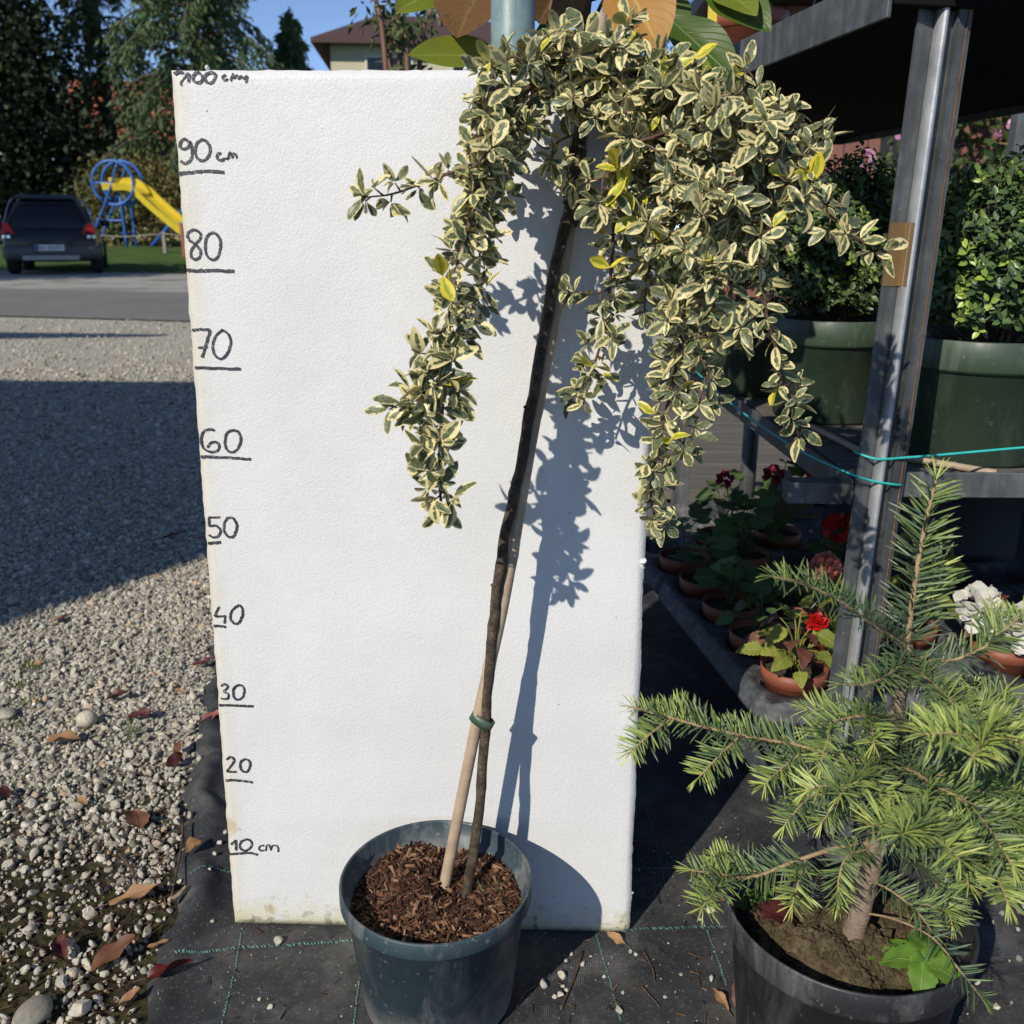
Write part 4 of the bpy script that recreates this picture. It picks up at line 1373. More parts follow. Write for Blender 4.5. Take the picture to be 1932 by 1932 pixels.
# ================================================================== shelving on the right
m = Mat('galvanised_steel')
co = m.coord()
c = m.ramp(m.noise(25, 7, co, 0.7), [(0.3, (0.075, 0.082, 0.085)), (0.55, (0.125, 0.134, 0.138)), (0.75, (0.20, 0.21, 0.215))])
streak = m.n('ShaderNodeMapping')
streak.inputs['Scale'].default_value = (60, 60, 2.5)
m.l(co, streak.inputs[0])
st = m.ramp(m.noise(1.0, 5, streak.outputs[0]), [(0.4, 0.75), (0.65, 1.15)])
c = m.mix(1.0, c, st, 'MULTIPLY')
sp = m.ramp(m.noise(120, 4, co), [(0.68, 0.0), (0.75, 0.6)])
c = m.mix(sp, c, (0.42, 0.42, 0.40))
m.col(c).set(rough=0.55, metal=0.35, spec=0.5)
m.bump(m.noise(150, 5, co), 0.12, 0.002)
STEEL = m.m
RUST = simple('rusty_seam', (0.09, 0.045, 0.025), (0.20, 0.10, 0.05), 90, 0.9)
TAPE = simple('brown_tape', (0.17, 0.105, 0.045), (0.22, 0.14, 0.065), 14, 0.38)
DARK = simple('black_tray_plastic', (0.012, 0.013, 0.015), (0.022, 0.023, 0.026), 9, 0.5)
m = Mat('dusty_tray')
co = m.coord()
c = m.ramp(m.noise(40, 7, co, 0.75), [(0.35, (0.03, 0.032, 0.036)), (0.52, (0.075, 0.078, 0.083)), (0.72, (0.19, 0.19, 0.195))])
m.col(c).set(rough=0.65)
m.bump(m.noise(120, 5, co), 0.2, 0.002)
TRAYM = m.m
m = Mat('weathered_wood')
co = m.coord()
mp = m.n('ShaderNodeMapping')
mp.inputs['Scale'].default_value = (3, 40, 40)
m.l(co, mp.inputs[0])
c = m.ramp(m.noise(1.5, 8, mp.outputs[0], 0.7), [(0.3, (0.07, 0.065, 0.058)), (0.6, (0.15, 0.138, 0.12)), (0.8, (0.25, 0.23, 0.20))])
m.col(c).set(rough=0.85, spec=0.2)
m.bump(m.noise(2.0, 8, mp.outputs[0]), 0.5, 0.004)
WOOD = m.m

rack = thing('plant_rack', 'grey galvanised steel plant rack with taped corner post beside the foam board', 'shelf', (0.82, 0.21, 0.0))
RL = np.array(rack.location)
def rk(p):
    return np.asarray(p, float) - RL
def extrude(profile, p0, p1, name, mat, parent=rack, closed=True):
    pr = np.array([(a * (0.84 if name.startswith('post_') or name == 'tape' else 1.0), b, 0) for a, b in profile])
    n = len(pr)
    v = np.concatenate([pr + rk(p0), pr + rk(p1)])
    f = [(i, (i + 1) % n, n + (i + 1) % n, n + i) for i in range(n)]
    f.append(tuple(range(n))[::-1])
    f.append(tuple(range(n, 2 * n)))
    return obj(name, fast_mesh(name, v, f, mat=mat, smooth=False), parent)
b0, b1 = W(1565, 1300, 0.2), W(1737, 0, 0.2)
sl = (b1 - b0) / (b1[2] - b0[2])
pb = b0 + sl * (0.0 - b0[2])
ptop = b0 + sl * (1.55 - b0[2])
# left flat face turned to the left a little, round bright ridge, dark groove, right bar
o = extrude([(0.000, 0.000), (0.024, 0.009), (0.026, 0.010), (0.026, 0.016), (0.000, 0.006)], pb, ptop, 'post_flange', STEEL)
ridge = [(0.0265 + 0.0075 * (1 - math.cos(a)), 0.004 - 0.011 * math.sin(a)) for a in np.linspace(0.0, math.pi, 9)] + [(0.0415, 0.016), (0.0265, 0.016)]
RIDGE_LIT = simple('sunlit_zinc', (0.30, 0.31, 0.325), (0.50, 0.51, 0.53), 30, 0.42, 0.1, 150, metal=0.4)  # paler zinc, the ridge's catch of sun put into its colour
o = extrude(ridge, pb, ptop, 'post_ridge', RIDGE_LIT)
o = extrude([(0.0415, 0.013), (0.053, 0.013), (0.053, 0.017), (0.0415, 0.017)], pb, ptop, 'post_groove', STEEL)
o = extrude([(0.053, -0.001), (0.0665, 0.003), (0.0675, 0.003), (0.074, 0.005), (0.074, 0.015), (0.053, 0.015)], pb, ptop, 'post_bar', STEEL)
q0 = pb + sl * 0.02 + (0.0665 * 0.84, 0.0015, 0)
q1 = pb + sl * 1.54 + (0.0665 * 0.84, 0.0015, 0)
extrude([(0, 0), (0.0012, -0.0004), (0.0012, 0.003), (0, 0.003)], q0, q1, 'post_seam', RUST)
zt0, zt1 = W(1690, 540, 0.2)[2], W(1690, 420, 0.2)[2]
t0, t1 = pb + sl * zt0, pb + sl * zt1
o = extrude([(-0.0014, -0.0014), (0.0240, 0.0078), (0.0255, 0.004), (0.0300, -0.0075), (0.0300, 0.0115), (0.0005, 0.0075)], t0, t1, 'tape', TAPE)
o['label'] = 'brown packing tape round the corner post'
# other posts
for (x, y, zt) in ((0.74, 1.42, 1.12), (1.62, 0.21, 1.5), (1.50, 1.45, 1.12)):
    p0, p1 = np.array([x, y, 0]), np.array([x, y, zt])
    extrude([(0, 0), (0.035, 0), (0.035, 0.004), (0.004, 0.004), (0.004, 0.035), (0, 0.035)], p0, p1, 'post', STEEL)
def bar(p0, p1, w, h, name, mat, parent=rack, org=RL, bev=0.0015):
    p0, p1 = np.asarray(p0, float), np.asarray(p1, float)
    d = nrm(p1 - p0)
    s = nrm(np.cross(d, (0, 0, 1)))
    u = np.cross(s, d)
    v = []
    for p in (p0, p1):
        for a, b in ((-1, -1), (1, -1), (1, 1), (-1, 1)):
            v.append(p + s * a * w / 2 + u * b * h / 2 - org)
    f = [(0, 1, 5, 4), (1, 2, 6, 5), (2, 3, 7, 6), (3, 0, 4, 7), (3, 2, 1, 0), (4, 5, 6, 7)]
    o = obj(name, fast_mesh(name, np.array(v), f, mat=mat, smooth=False), parent)
    return bevel(o, bev)
# middle shelf
bar((0.83, 0.215, 0.528), (2.0, 0.235, 0.528), 0.004, 0.034, 'shelf_rail', STEEL)
bar((0.792, 0.222, 0.515), (0.735, 1.45, 0.515), 0.004, 0.036, 'shelf_rail', STEEL)
bar((0.72, 1.452, 0.515), (2.0, 1.452, 0.515), 0.004, 0.036, 'shelf_rail', STEEL)
for i in range(6):
    y0 = 0.245 + i * 0.2
    bar((0.795 - i * 0.0095, y0 + 0.09, 0.526), (2.0, y0 + 0.09, 0.526), 0.182, 0.016, 'shelf_plank', WOOD)
bar((0.79, 0.262, 0.506), (0.715, 0.262, 0.506), 0.03, 0.03, 'shelf_bracket', STEEL)
# upper shelf, running back at a slant, with black underside
e_u = nrm(np.array([-0.19, 0.98, 0]))
n_u = np.array([e_u[1], -e_u[0], 0])
u0 = np.array([0.752, 0.20, 1.094])
bar(u0 - e_u * 0.03, u0 + e_u * 1.45, 0.006, 0.05, 'shelf_rail', STEEL)
bar(u0 - e_u * 0.03 + n_u * 0.72, u0 + e_u * 1.45 + n_u * 0.72, 0.006, 0.05, 'shelf_rail', STEEL)
bar(u0 + e_u * 1.45, u0 + e_u * 1.45 + n_u * 0.72, 0.006, 0.05, 'shelf_rail', STEEL)
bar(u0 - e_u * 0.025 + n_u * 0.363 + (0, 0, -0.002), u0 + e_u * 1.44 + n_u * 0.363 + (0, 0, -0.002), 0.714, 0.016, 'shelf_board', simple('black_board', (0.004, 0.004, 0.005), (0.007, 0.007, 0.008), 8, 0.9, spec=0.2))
bar(u0 + n_u * 0.02 + (0, 0, 0.04), u0 + n_u * 0.09 + (0, 0, 0.06), 0.03, 0.012, 'shelf_bracket', STEEL)
# low bench under the tray
e_t = nrm(np.array([-0.18, 0.98, 0]))
n_t = np.array([e_t[1], -e_t[0], 0])
T0 = np.array([0.766, 0.316, 0.0])
for k in (0.0, 0.36, 0.74):
    bar(T0 + n_t * k + e_t * -0.03 + (0, 0, 0.135), T0 + n_t * k + e_t * 0.95 + (0, 0, 0.135), 0.035, 0.03, 'bench_rail', STEEL)
    for s in (0.1, 0.85):
        q = T0 + n_t * k + e_t * s
        bar(q + (0, 0, 0.0), q + (0.0001, 0, 0.12), 0.03, 0.03, 'bench_leg', STEEL)
bar(G(1398, 1385, 0.10), G(1512, 1592, 0.06), 0.006, 0.04, 'foot_rail', STEEL)
bar(G(1398, 1385, 0.10) + (0.02, 0, -0.017), G(1512, 1592, 0.06) + (0.02, 0, -0.017), 0.04, 0.005, 'foot_rail', STEEL)
bar(G(1512, 1592, 0.06) + (0.01, 0.0, 0.012), G(1512, 1592, 0.06) + (0.0101, 0.0, -0.06), 0.02, 0.02, 'bench_leg', STEEL)

# black plastic backdrop added to darken the space under the shelf, behind the flowers
mb = MB()
n = 30
a = [(0.98 + 1.2 * i / n, 0.92 + 0.012 * math.sin(i * 1.3), 0.512) for i in range(n + 1)]
b = [(0.98 + 1.2 * i / n, 0.94 + 0.02 * math.sin(i * 1.1 + 1), 0.0) for i in range(n + 1)]
v, f = quadstrip(a, b)
v = np.concatenate([v, v + (0, 0.003, 0)]); k = 2 * (n + 1)
f = f + [tuple(i + k for i in q[::-1]) for q in f] + [(i, k + i, k + i + 1, i + 1) for i in range(n)]
mb.add(v, f)
tag(mb.build('dark_backdrop', simple('black_film', (0.008, 0.008, 0.009), (0.014, 0.014, 0.015), 6, 0.6)), 'black plastic backdrop added to darken the space below the middle rack shelf behind the flower pots', 'sheet')

# teal twine round the post
TWINE = simple('teal_twine', (0.02, 0.36, 0.34), (0.04, 0.48, 0.44), 60, 0.5)
tw = thing('teal_twine', 'thin turquoise plastic twine wound round the rack post', 'twine', tuple(pb + sl * 0.55))
tl = np.array(tw.location)
def twine(pts):
    p = smooth_path(pts, 8)
    v, f, uv = tube_vf(p - tl, 0.0017, 7)
    return obj('strand', fast_mesh('strand', v, f, mat=TWINE), tw)
twine([W(1312, 700, 1.02), G(1400, 768, 0.534) + (-0.012, 0, 0), G(1505, 842, 0.534) + (-0.008, 0, 0), W(1590, 888, 0.205), W(1640, 906, 0.193), W(1695, 915, 0.198), W(1702, 913, 0.235)])
twine([W(1612, 850, 0.235), W(1618, 855, 0.206), W(1655, 866, 0.192), W(1700, 864, 0.197), W(1800, 856, 0.20), W(1950, 843, 0.205), W(2150, 830, 0.21)])

# ------------------------------------------------------------------ box shrubs in green pots
GPOT = plastic('green_plastic', (0.030, 0.052, 0.032), (0.042, 0.068, 0.042), 0.45, (0.16, 0.19, 0.15), 0.0)
m = Mat('box_leaf')
at = m.n('ShaderNodeAttribute', attribute_name='tint').outputs['Fac']
c = m.ramp(at, [(0.0, (0.045, 0.08, 0.033)), (0.6, (0.10, 0.165, 0.055)), (0.85, (0.19, 0.29, 0.055)), (1.0, (0.34, 0.44, 0.07))])
m.col(c).set(rough=0.38, spec=0.45)
m.translucent(0.12)
BOXL = m.m
SHT = [leaf_vf(1.0, 0.55, cu, 0.15, 3, 3, (1.0, 0.6), 0, 0.1, i) for i, cu in enumerate((0.0, 0.12, 0.22))]
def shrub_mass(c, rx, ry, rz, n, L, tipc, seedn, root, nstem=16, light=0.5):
    rg = np.random.default_rng(seedn)
    mb, ms = MB(), MB()
    c = np.asarray(c, float)
    base = np.array([c[0], c[1], c[2] - rz])
    shoots = []
    for i in range(n // 9):
        d = nrm(rg.normal(size=3) * (1, 1, 0.9))
        if d[2] < -0.75:
            d[2] *= -0.5
        r = rg.random() ** 0.28 * rg.uniform(0.82, 1.08)
        p = c + d * (rx, ry, rz) * r
        shoots.append((p, d, r))
    for i, (p, d, r) in enumerate(shoots):
        ax = nrm(d + np.array([0, 0, 0.7]) + rg.normal(0, 0.25, 3))
        ln = rg.uniform(0.02, 0.045) * (L / 0.012)
        if i % 2 == 0:
            st = p - ax * ln
            v, f, uv = tube_vf([base * 0.5 + st * 0.5 + rg.normal(0, 0.008, 3), st, p], [0.0013, 0.0009, 0.0006], 4)
            ms.add(v - np.array(root.location), f, uv)
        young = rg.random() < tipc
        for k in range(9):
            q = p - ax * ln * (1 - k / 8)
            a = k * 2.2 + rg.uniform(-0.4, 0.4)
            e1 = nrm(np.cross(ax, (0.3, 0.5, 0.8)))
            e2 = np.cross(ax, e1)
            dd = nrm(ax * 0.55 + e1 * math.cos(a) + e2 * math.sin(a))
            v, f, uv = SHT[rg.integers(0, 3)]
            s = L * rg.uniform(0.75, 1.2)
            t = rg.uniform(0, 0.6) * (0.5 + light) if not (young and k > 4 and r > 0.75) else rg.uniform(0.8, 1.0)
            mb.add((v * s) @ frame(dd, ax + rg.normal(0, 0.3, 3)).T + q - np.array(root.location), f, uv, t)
    for i in range(nstem):
        a = rg.uniform(0, 6.28)
        e = c + np.array([math.cos(a) * rx * 0.7, math.sin(a) * ry * 0.7, rg.uniform(-0.2, 0.7) * rz])
        v, f, uv = tube_vf(smooth_path([base + rg.normal(0, 0.006, 3) * (1, 1, 0) + (0, 0, -0.03), (base + e) / 2 + rg.normal(0, 0.01, 3), e], 4) - np.array(root.location), [0.0032, 0.0012], 5)
        ms.add(v, f, uv)
    ms.build('stems', TWIG, root)
    return tag(mb.build('foliage', BOXL, root), kind='stuff')
def potted_shrub(label, x, y, z, rt, h, sc, rx, rz, n, L, tipc, seedn, light=0.5, group=None):
    t = thing('box_shrub', label, 'potted shrub', (x, y, z), 0, group)
    v, f = lathe_vf(pot_profile(rt, rt * 0.84, h, h * 0.24, inner=0.03), 64)
    obj('pot', fast_mesh('pot', v, f, mat=GPOT), t)
    ms = MB()
    v, f = lathe_vf([(0.0005, h - 0.02), (rt * 0.5, h - 0.019), (rt - 0.008, h - 0.024)], 32)
    v[:, 2] += RNG.normal(0, 0.002, len(v))
    ms.add(v, f)
    ms.build('mulch', MULCH, t, False)
    chips(160, rt * 0.88, h - 0.019, lambda a, b: 0.0, 0.005, 0.02, CHIP, t, 'mulch_chips')
    shrub_mass((x + sc[0], y + sc[1], z + h + sc[2]), rx, rx, rz, n, L, tipc, seedn, t, 14, light)
    return t
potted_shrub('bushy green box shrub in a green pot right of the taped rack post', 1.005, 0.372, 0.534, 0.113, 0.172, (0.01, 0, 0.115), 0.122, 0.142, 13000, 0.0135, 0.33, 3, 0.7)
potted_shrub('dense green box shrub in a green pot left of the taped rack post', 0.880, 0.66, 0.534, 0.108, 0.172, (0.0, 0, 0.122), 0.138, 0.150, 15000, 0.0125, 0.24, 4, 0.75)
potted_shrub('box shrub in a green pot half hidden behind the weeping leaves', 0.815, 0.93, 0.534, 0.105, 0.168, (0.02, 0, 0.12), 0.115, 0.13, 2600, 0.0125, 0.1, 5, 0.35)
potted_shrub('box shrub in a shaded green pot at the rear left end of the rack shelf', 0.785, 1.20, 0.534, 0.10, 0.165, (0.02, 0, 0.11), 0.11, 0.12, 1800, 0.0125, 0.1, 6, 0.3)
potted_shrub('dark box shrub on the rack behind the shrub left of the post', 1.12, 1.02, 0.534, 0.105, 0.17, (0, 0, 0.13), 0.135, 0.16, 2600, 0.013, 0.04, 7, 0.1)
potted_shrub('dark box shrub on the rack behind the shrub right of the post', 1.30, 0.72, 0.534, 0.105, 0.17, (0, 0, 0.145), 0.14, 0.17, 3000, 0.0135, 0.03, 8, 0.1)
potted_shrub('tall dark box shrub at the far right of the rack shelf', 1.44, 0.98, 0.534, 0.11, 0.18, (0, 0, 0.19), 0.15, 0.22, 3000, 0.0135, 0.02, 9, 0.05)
# bamboo lengths lying on the shelf planks
for (p0, p1, r, lab) in ((G(1640, 862, 0.542) + (0, 0.03, 0), G(1545, 815, 0.542) + (0, 0.04, 0), 0.005, 'short bamboo stick lying on the shelf left of the post'), (G(1880, 893, 0.541), G(1700, 868, 0.541) + (0, 0.02, 0), 0.005, 'bamboo stick lying on the shelf under the right shrub pot')):
    c = (p0 + p1) / 2
    v, f, uv = tube_vf(smooth_path([p0 - c, (0, 0.004, 0), p1 - c], 6), r, 9, True, 0.04)
    tag(obj('bamboo_stick', fast_mesh('bamboo_stick', v, f, mat=CANE), None, tuple(c)), lab, 'stick')

# ------------------------------------------------------------------ tray with flower pots
TERRA = simple('terracotta_plastic', (0.20, 0.058, 0.03), (0.27, 0.08, 0.042), 18, 0.55, 0.1, 200)
PSOIL = simple('pot_soil', (0.018, 0.013, 0.009), (0.07, 0.055, 0.035), 120, 0.95, 1.0, 200)
TZ, CELL = 0.196, 0.128
def tray(label, i0, i1, j0, j1):
    c0 = T0 + e_t * (i0 * CELL) + n_t * (j0 * CELL)
    t = thing('pot_tray', label, 'tray', (c0[0], c0[1], 0.15))
    tlc = np.array(t.location)
    mb = MB()
    ns = 24
    for i in range(i0, i1):
        for j in range(j0, j1):
            c = T0 + e_t * (i * CELL) + n_t * (j * CELL)
            out, inn, low = [], [], []
            for k in range(ns):
                a = 2 * math.pi * k / ns
                m_ = max(abs(math.cos(a)), abs(math.sin(a)))
                hx, hy = math.cos(a) / m_ * CELL / 2, math.sin(a) / m_ * CELL / 2
                out.append(c + n_t * hx + e_t * hy + (0, 0, TZ))
                inn.append(c + n_t * math.cos(a) * 0.054 + e_t * math.sin(a) * 0.054 + (0, 0, TZ - 0.001))
                low.append(c + n_t * math.cos(a) * 0.046 + e_t * math.sin(a) * 0.046 + (0, 0, 0.154))
            v = np.array(out + inn + low) - tlc
            f = []
            for k in range(ns):
                k2 = (k + 1) % ns
                f += [(k, k2, ns + k2, ns + k), (ns + k, ns + k2, 2 * ns + k2, 2 * ns + k)]
            f.append(tuple(2 * ns + k for k in range(ns)))
            mb.add(v, f)
    # outer skirt with a rounded lip
    hw, hl = (j1 - j0) * CELL / 2, (i1 - i0) * CELL / 2
    cc = c0 + e_t * (hl - CELL / 2) + n_t * (hw - CELL / 2)
    def rim(grow, z, r=0.035):
        pts = []
        for (sx_, sy_, a0) in ((1, 1, 0), (-1, 1, 90), (-1, -1, 180), (1, -1, 270)):
            for a in np.linspace(rad(a0), rad(a0 + 90), 7):
                pts.append(cc + n_t * (sx_ * (hw - r) + (r + grow) * math.cos(a)) + e_t * (sy_ * (hl - r) + (r + grow) * math.sin(a)) + (0, 0, z))
        return np.array(pts) - tlc
    rs = [rim(-0.004, TZ - 0.0006), rim(0.006, TZ - 0.003), rim(0.011, TZ - 0.010), rim(0.0115, TZ - 0.022), rim(0.015, TZ - 0.025), rim(0.015, TZ - 0.031), rim(0.006, TZ - 0.033), rim(0.0, 0.152)]
    n = len(rs[0])
    v = np.concatenate(rs)
    f = []
    for a in range(len(rs) - 1):
        for k in range(n):
            k2 = (k + 1) % n
            f.append((a * n + k, a * n + k2, (a + 1) * n + k2, (a + 1) * n + k))
    mb.add(v, f)
    o = mb.build('tray_shell', TRAYM, t)
    return t
tray('dusty black pot tray under the red-flowered yellow-leaved pot', 0, 4, 0, 3)
tray('shaded black pot tray at the back of the low bench', 4, 8, 0, 3)
tray('black pot tray behind the fir, right of the rack post', 0, 4, 3, 6)

PEL = blade('pelargonium_leaf', (0.045, 0.085, 0.025), (0.11, 0.18, 0.05), (0.14, 0.21, 0.07), 0.6, 0.15)
BEG = blade('begonia_leaf', (0.17, 0.22, 0.035), (0.42, 0.42, 0.08), (0.50, 0.48, 0.14), 0.5, 0.25, spots=(0.22, 0.07, 0.05))
BRONZE = blade('bronze_leaf', (0.10, 0.035, 0.03), (0.20, 0.09, 0.06), (0.2, 0.1, 0.07), 0.5, 0.15)
PET = {c: blade(c + '_petal', tuple(x * 0.75 for x in rgb), rgb, None, 0.5, 0.25) for c, rgb in {'red': (0.62, 0.012, 0.010), 'crimson': (0.30, 0.010, 0.045), 'salmon': (0.72, 0.25, 0.19), 'white': (0.80, 0.78, 0.72)}.items()}
def round_leaf(R, lobes=7, cup=0.2, sd=0):
    rg = np.random.default_rng(sd)
    n, v, uv, f = 35, [(0, 0, 0)], [(0.5, 0.0)], []
    for ring in (0.55, 1.0):
        for k in range(n):
            a = -math.pi * 0.92 + 2 * math.pi * 0.92 * k / (n - 1)
            r = R * ring * (1 + (0.10 if ring == 1 else 0.03) * math.cos(a * lobes) + rg.normal(0, 0.015))
            v.append((math.sin(a) * r, math.cos(a) * r + R * 0.15, cup * R * (ring ** 2) * (0.6 + 0.25 * math.cos(a * lobes))))
            uv.append((0.5 + 0.5 * math.sin(a) * ring, 0.5 + 0.5 * math.cos(a) * ring))
    for k in range(n - 1):
        f.append((0, 1 + k, 2 + k))
        f.append((1 + k, 1 + n + k, 2 + n + k, 2 + k))
    return np.array(v), f, np.array(uv)
def flower_ball(c, R, mat, root, name='blossom', n=60, pl=0.5, sd=1):
    rg = np.random.default_rng(sd)
    mb = MB()
    for i in range(n):
        d = nrm(rg.normal(size=3) + (0, -0.35, 0.35))
        v, f, uv = leaf_vf(R * pl, R * pl * 0.95, -0.25, 0.1, 3, 4, (1.2, 0.6), 0.03, 0.3, i)
        q = nrm(d + rg.normal(0, 0.35, 3))
        mb.add(v @ frame(nrm(np.cross(q, rg.normal(size=3)) + d * 0.7), d).T + c + d * R * 0.45, f, uv, rg.random())
    return mb.build(name, mat, root)
def flowerpot(label, i, j, kind, leafmat, nleaf, LR, hgt, flower=None, sd=0, off=(0, 0)):
    rg = np.random.default_rng(sd + 50)
    c = T0 + e_t * (i * CELL) + n_t * (j * CELL) + (off[0], off[1], 0)
    t = thing('flower_pot', label, 'potted flower', (c[0], c[1], 0.1545))
    h = 0.066
    v, f = lathe_vf([(0.012, 0), (0.040, 0), (0.0455, h - 0.022), (0.0485, h - 0.021), (0.0495, h), (0.0475, h), (0.046, h - 0.012), (0.042, h - 0.02)], 48)
    obj('pot', fast_mesh('pot', v, f, mat=TERRA), t)
    v, f = lathe_vf([(0.0005, h - 0.006), (0.02, h - 0.008), (0.046, h - 0.011)], 24)
    v[:, 2] += rg.normal(0, 0.0015, len(v))
    obj('soil', fast_mesh('soil', v, f, mat=PSOIL, smooth=False), t)
    ms = MB()
    for k in range(nleaf):
        a = k * 2.4 + rg.uniform(-0.3, 0.3)
        q = (k + 0.5) / nleaf
        r = 0.012 + 0.040 * (1 - q) + rg.uniform(0, 0.012)
        tip = np.array([math.cos(a) * r, math.sin(a) * r - 0.004, h + hgt * (0.25 + 0.75 * q) * rg.uniform(0.8, 1.1)])
        v, f, uv = tube_vf(smooth_path([(rg.normal(0, 0.004), rg.normal(0, 0.004), h - 0.012), (tip[0] * 0.4, tip[1] * 0.4, tip[2] * 0.75 + h * 0.2), tip], 4), 0.0011, 5)
        ms.add(v, f, uv, 0.5)
        R_ = LR * rg.uniform(0.7, 1.15)
        if kind == 'round':
            v, f, uv = round_leaf(R_, 7, rg.uniform(-0.15, 0.25), sd * 31 + k)
        else:
            v, f, uv = toothed_leaf(R_ * 1.9, R_ * 1.5, rg.uniform(0.1, 0.6), sd * 31 + k, 7, 0.7, 0.22)
        d = nrm((math.cos(a), math.sin(a), rg.uniform(-0.45, 0.3)))
        mb = MB()
        mt = leafmat if not isinstance(leafmat, tuple) else leafmat[0 if rg.random() < 0.68 else 1]
        mb.add(v @ frame(d, (rg.normal(0, 0.3), -0.5 + rg.normal(0, 0.3), 1)).T + tip, f, uv, rg.random())
        mb.build('leaf', mt, t)
    for (fx, fy, fz, fr, fc) in (flower or []):
        top = np.array([fx, fy, fz])
        v, f, uv = tube_vf(smooth_path([(0, 0, h - 0.01), (fx * 0.5, fy * 0.5, fz * 0.6), top], 4), 0.0014, 5)
        ms.add(v, f, uv, 0.6)
        flower_ball(top, fr, PET[fc], t, sd=sd)
    ms.build('stems', leafmat if not isinstance(leafmat, tuple) else leafmat[0], t)
    return t
flowerpot('terracotta pot of ragged yellow-green leaves with a bright red flower at the tray corner', 0, 0, 'tooth', (BEG, BRONZE), 26, 0.018, 0.075, [(0.030, 0.01, 0.128, 0.020, 'red')], 1)
flowerpot('terracotta pot of small crinkled dark leaves right behind the red-flowered corner pot', 1, 0, 'tooth', PEL, 12, 0.015, 0.06, None, 2)
flowerpot('terracotta pot with broad round pale green leaves in the shade', 2, 0, 'round', PEL, 9, 0.030, 0.075, None, 3)
flowerpot('terracotta pot with one spread of rounded green leaves beside the foam board', 3, 0, 'round', PEL, 9, 0.026, 0.065, None, 4)
flowerpot('rear terracotta pot with round leaves close to the foam board edge', 4, 0, 'round', PEL, 9, 0.021, 0.075, None, 5)
flowerpot('terracotta pot of dark round leaves with two crimson flower heads', 4, 1, 'round', PEL, 16, 0.023, 0.13, [(-0.05, 0.0, 0.215, 0.022, 'crimson'), (0.045, 0, 0.225, 0.026, 'crimson')], 6)
flowerpot('terracotta pot of yellow-green leaves in the tray centre', 1, 2, 'tooth', BEG, 10, 0.018, 0.085, None, 7)
flowerpot('terracotta pot of yellow-green toothed leaves with a salmon pink double flower', 1, 1, 'tooth', BEG, 12, 0.017, 0.08, [(-0.042, -0.048, 0.185, 0.030, 'salmon')], 8)
flowerpot('terracotta pot with a low dark red flower head in deep shade', 3, 2, 'round', PEL, 9, 0.02, 0.08, [(0, 0, 0.15, 0.034, 'red')], 9)
flowerpot('tall dark leaved flower with a red head next to the rack post', 5, 2, 'round', PEL, 16, 0.022, 0.15, [(0.06, -0.02, 0.215, 0.036, 'red')], 10)
flowerpot('terracotta pot with small dark round leaves in the middle of the tray', 2, 1, 'round', PEL, 8, 0.02, 0.05, None, 11)
flowerpot('terracotta pot with deep green leaves behind the crimson flowers', 5, 1, 'round', PEL, 14, 0.022, 0.12, None, 12)
flowerpot('terracotta pot of pale lettuce-like leaves just right of the rack post', 2, 3, 'tooth', BEG, 11, 0.022, 0.12, None, 13, (-0.02, 0.02))
flowerpot('terracotta pot of bronze leaves with large white ruffled flowers', 0, 3, 'tooth', (BRONZE, BEG), 16, 0.022, 0.075, [(-0.055, -0.01, 0.125, 0.046, 'white'), (0.005, -0.04, 0.105, 0.046, 'white')], 15, (-0.02, 0.03))

# timber pieces lying behind the tray
for p0, p1, w, h, lab in ((np.array([0.80, 1.86, 0.045]), np.array([1.22, 1.87, 0.045]), 0.10, 0.09, 'weathered square timber lying behind the flower trays'),):
    c = (p0 + p1) / 2
    t = bar(p0 - c, p1 - c, w, h, 'timber_beam', WOOD, None, np.zeros(3))
    t.location = c
    tag(t, lab, 'timber')
# plank floor catching the sun behind the rack
pal = thing('plank_deck', 'grey weathered plank deck lying in dappled sun behind the rack', 'deck', (1.5, 3.0, 0.0))
for i in range(11):
    bar((-1.3, -0.95 + i * 0.19, 0.03), (1.9, -0.95 + i * 0.19, 0.03), 0.178, 0.03, 'plank', WOOD, pal, np.zeros(3), 0.003)
for x in (-1.2, 0.3, 1.8):
    bar((x, -1.03, 0.007), (x, 1.04, 0.007), 0.07, 0.0145, 'bearer', WOOD, pal, np.zeros(3), 0.002)
p0, p1 = np.array([0.97, 1.62, 0.0]), np.array([0.97, 1.62, 0.46])
v, f, uv = tube_vf([p0 * 0, (0, 0, 0.25), (0, 0, 0.455)], 0.022, 16)
tag(obj('pipe_stand', fast_mesh('pipe_stand', v, f, mat=STEEL), None, tuple(p0)), 'short grey steel pipe leg standing behind the flower pots', 'pipe')

# ------------------------------------------------------------------ pole and magnolia behind the board
m = Mat('green_painted_pole')
co = m.coord()
c = m.ramp(m.noise(60, 5, co, 0.7), [(0.3, (0.12, 0.19, 0.195)), (0.7, (0.20, 0.28, 0.285))])
st = m.n('ShaderNodeMapping')
st.inputs['Scale'].default_value = (40, 40, 3)
m.l(co, st.inputs[0])
c = m.mix(m.ramp(m.noise(3, 5, st.outputs[0]), [(0.62, 0.0), (0.72, 0.7)]), c, (0.06, 0.10, 0.10))
m.col(c).set(rough=0.45, spec=0.5)
m.bump(m.noise(300, 3, co), 0.15, 0.001)
v, f, uv = tube_vf([(0, 0, 0), (0, 0, 0.8), (0, 0, 1.9)], 0.0232, 32)
tag(obj('steel_pole', fast_mesh('steel_pole', v, f, mat=m.m), None, (0.3465, 0.1045, 0)), 'grey-green painted steel pole rising behind the foam board', 'pole')

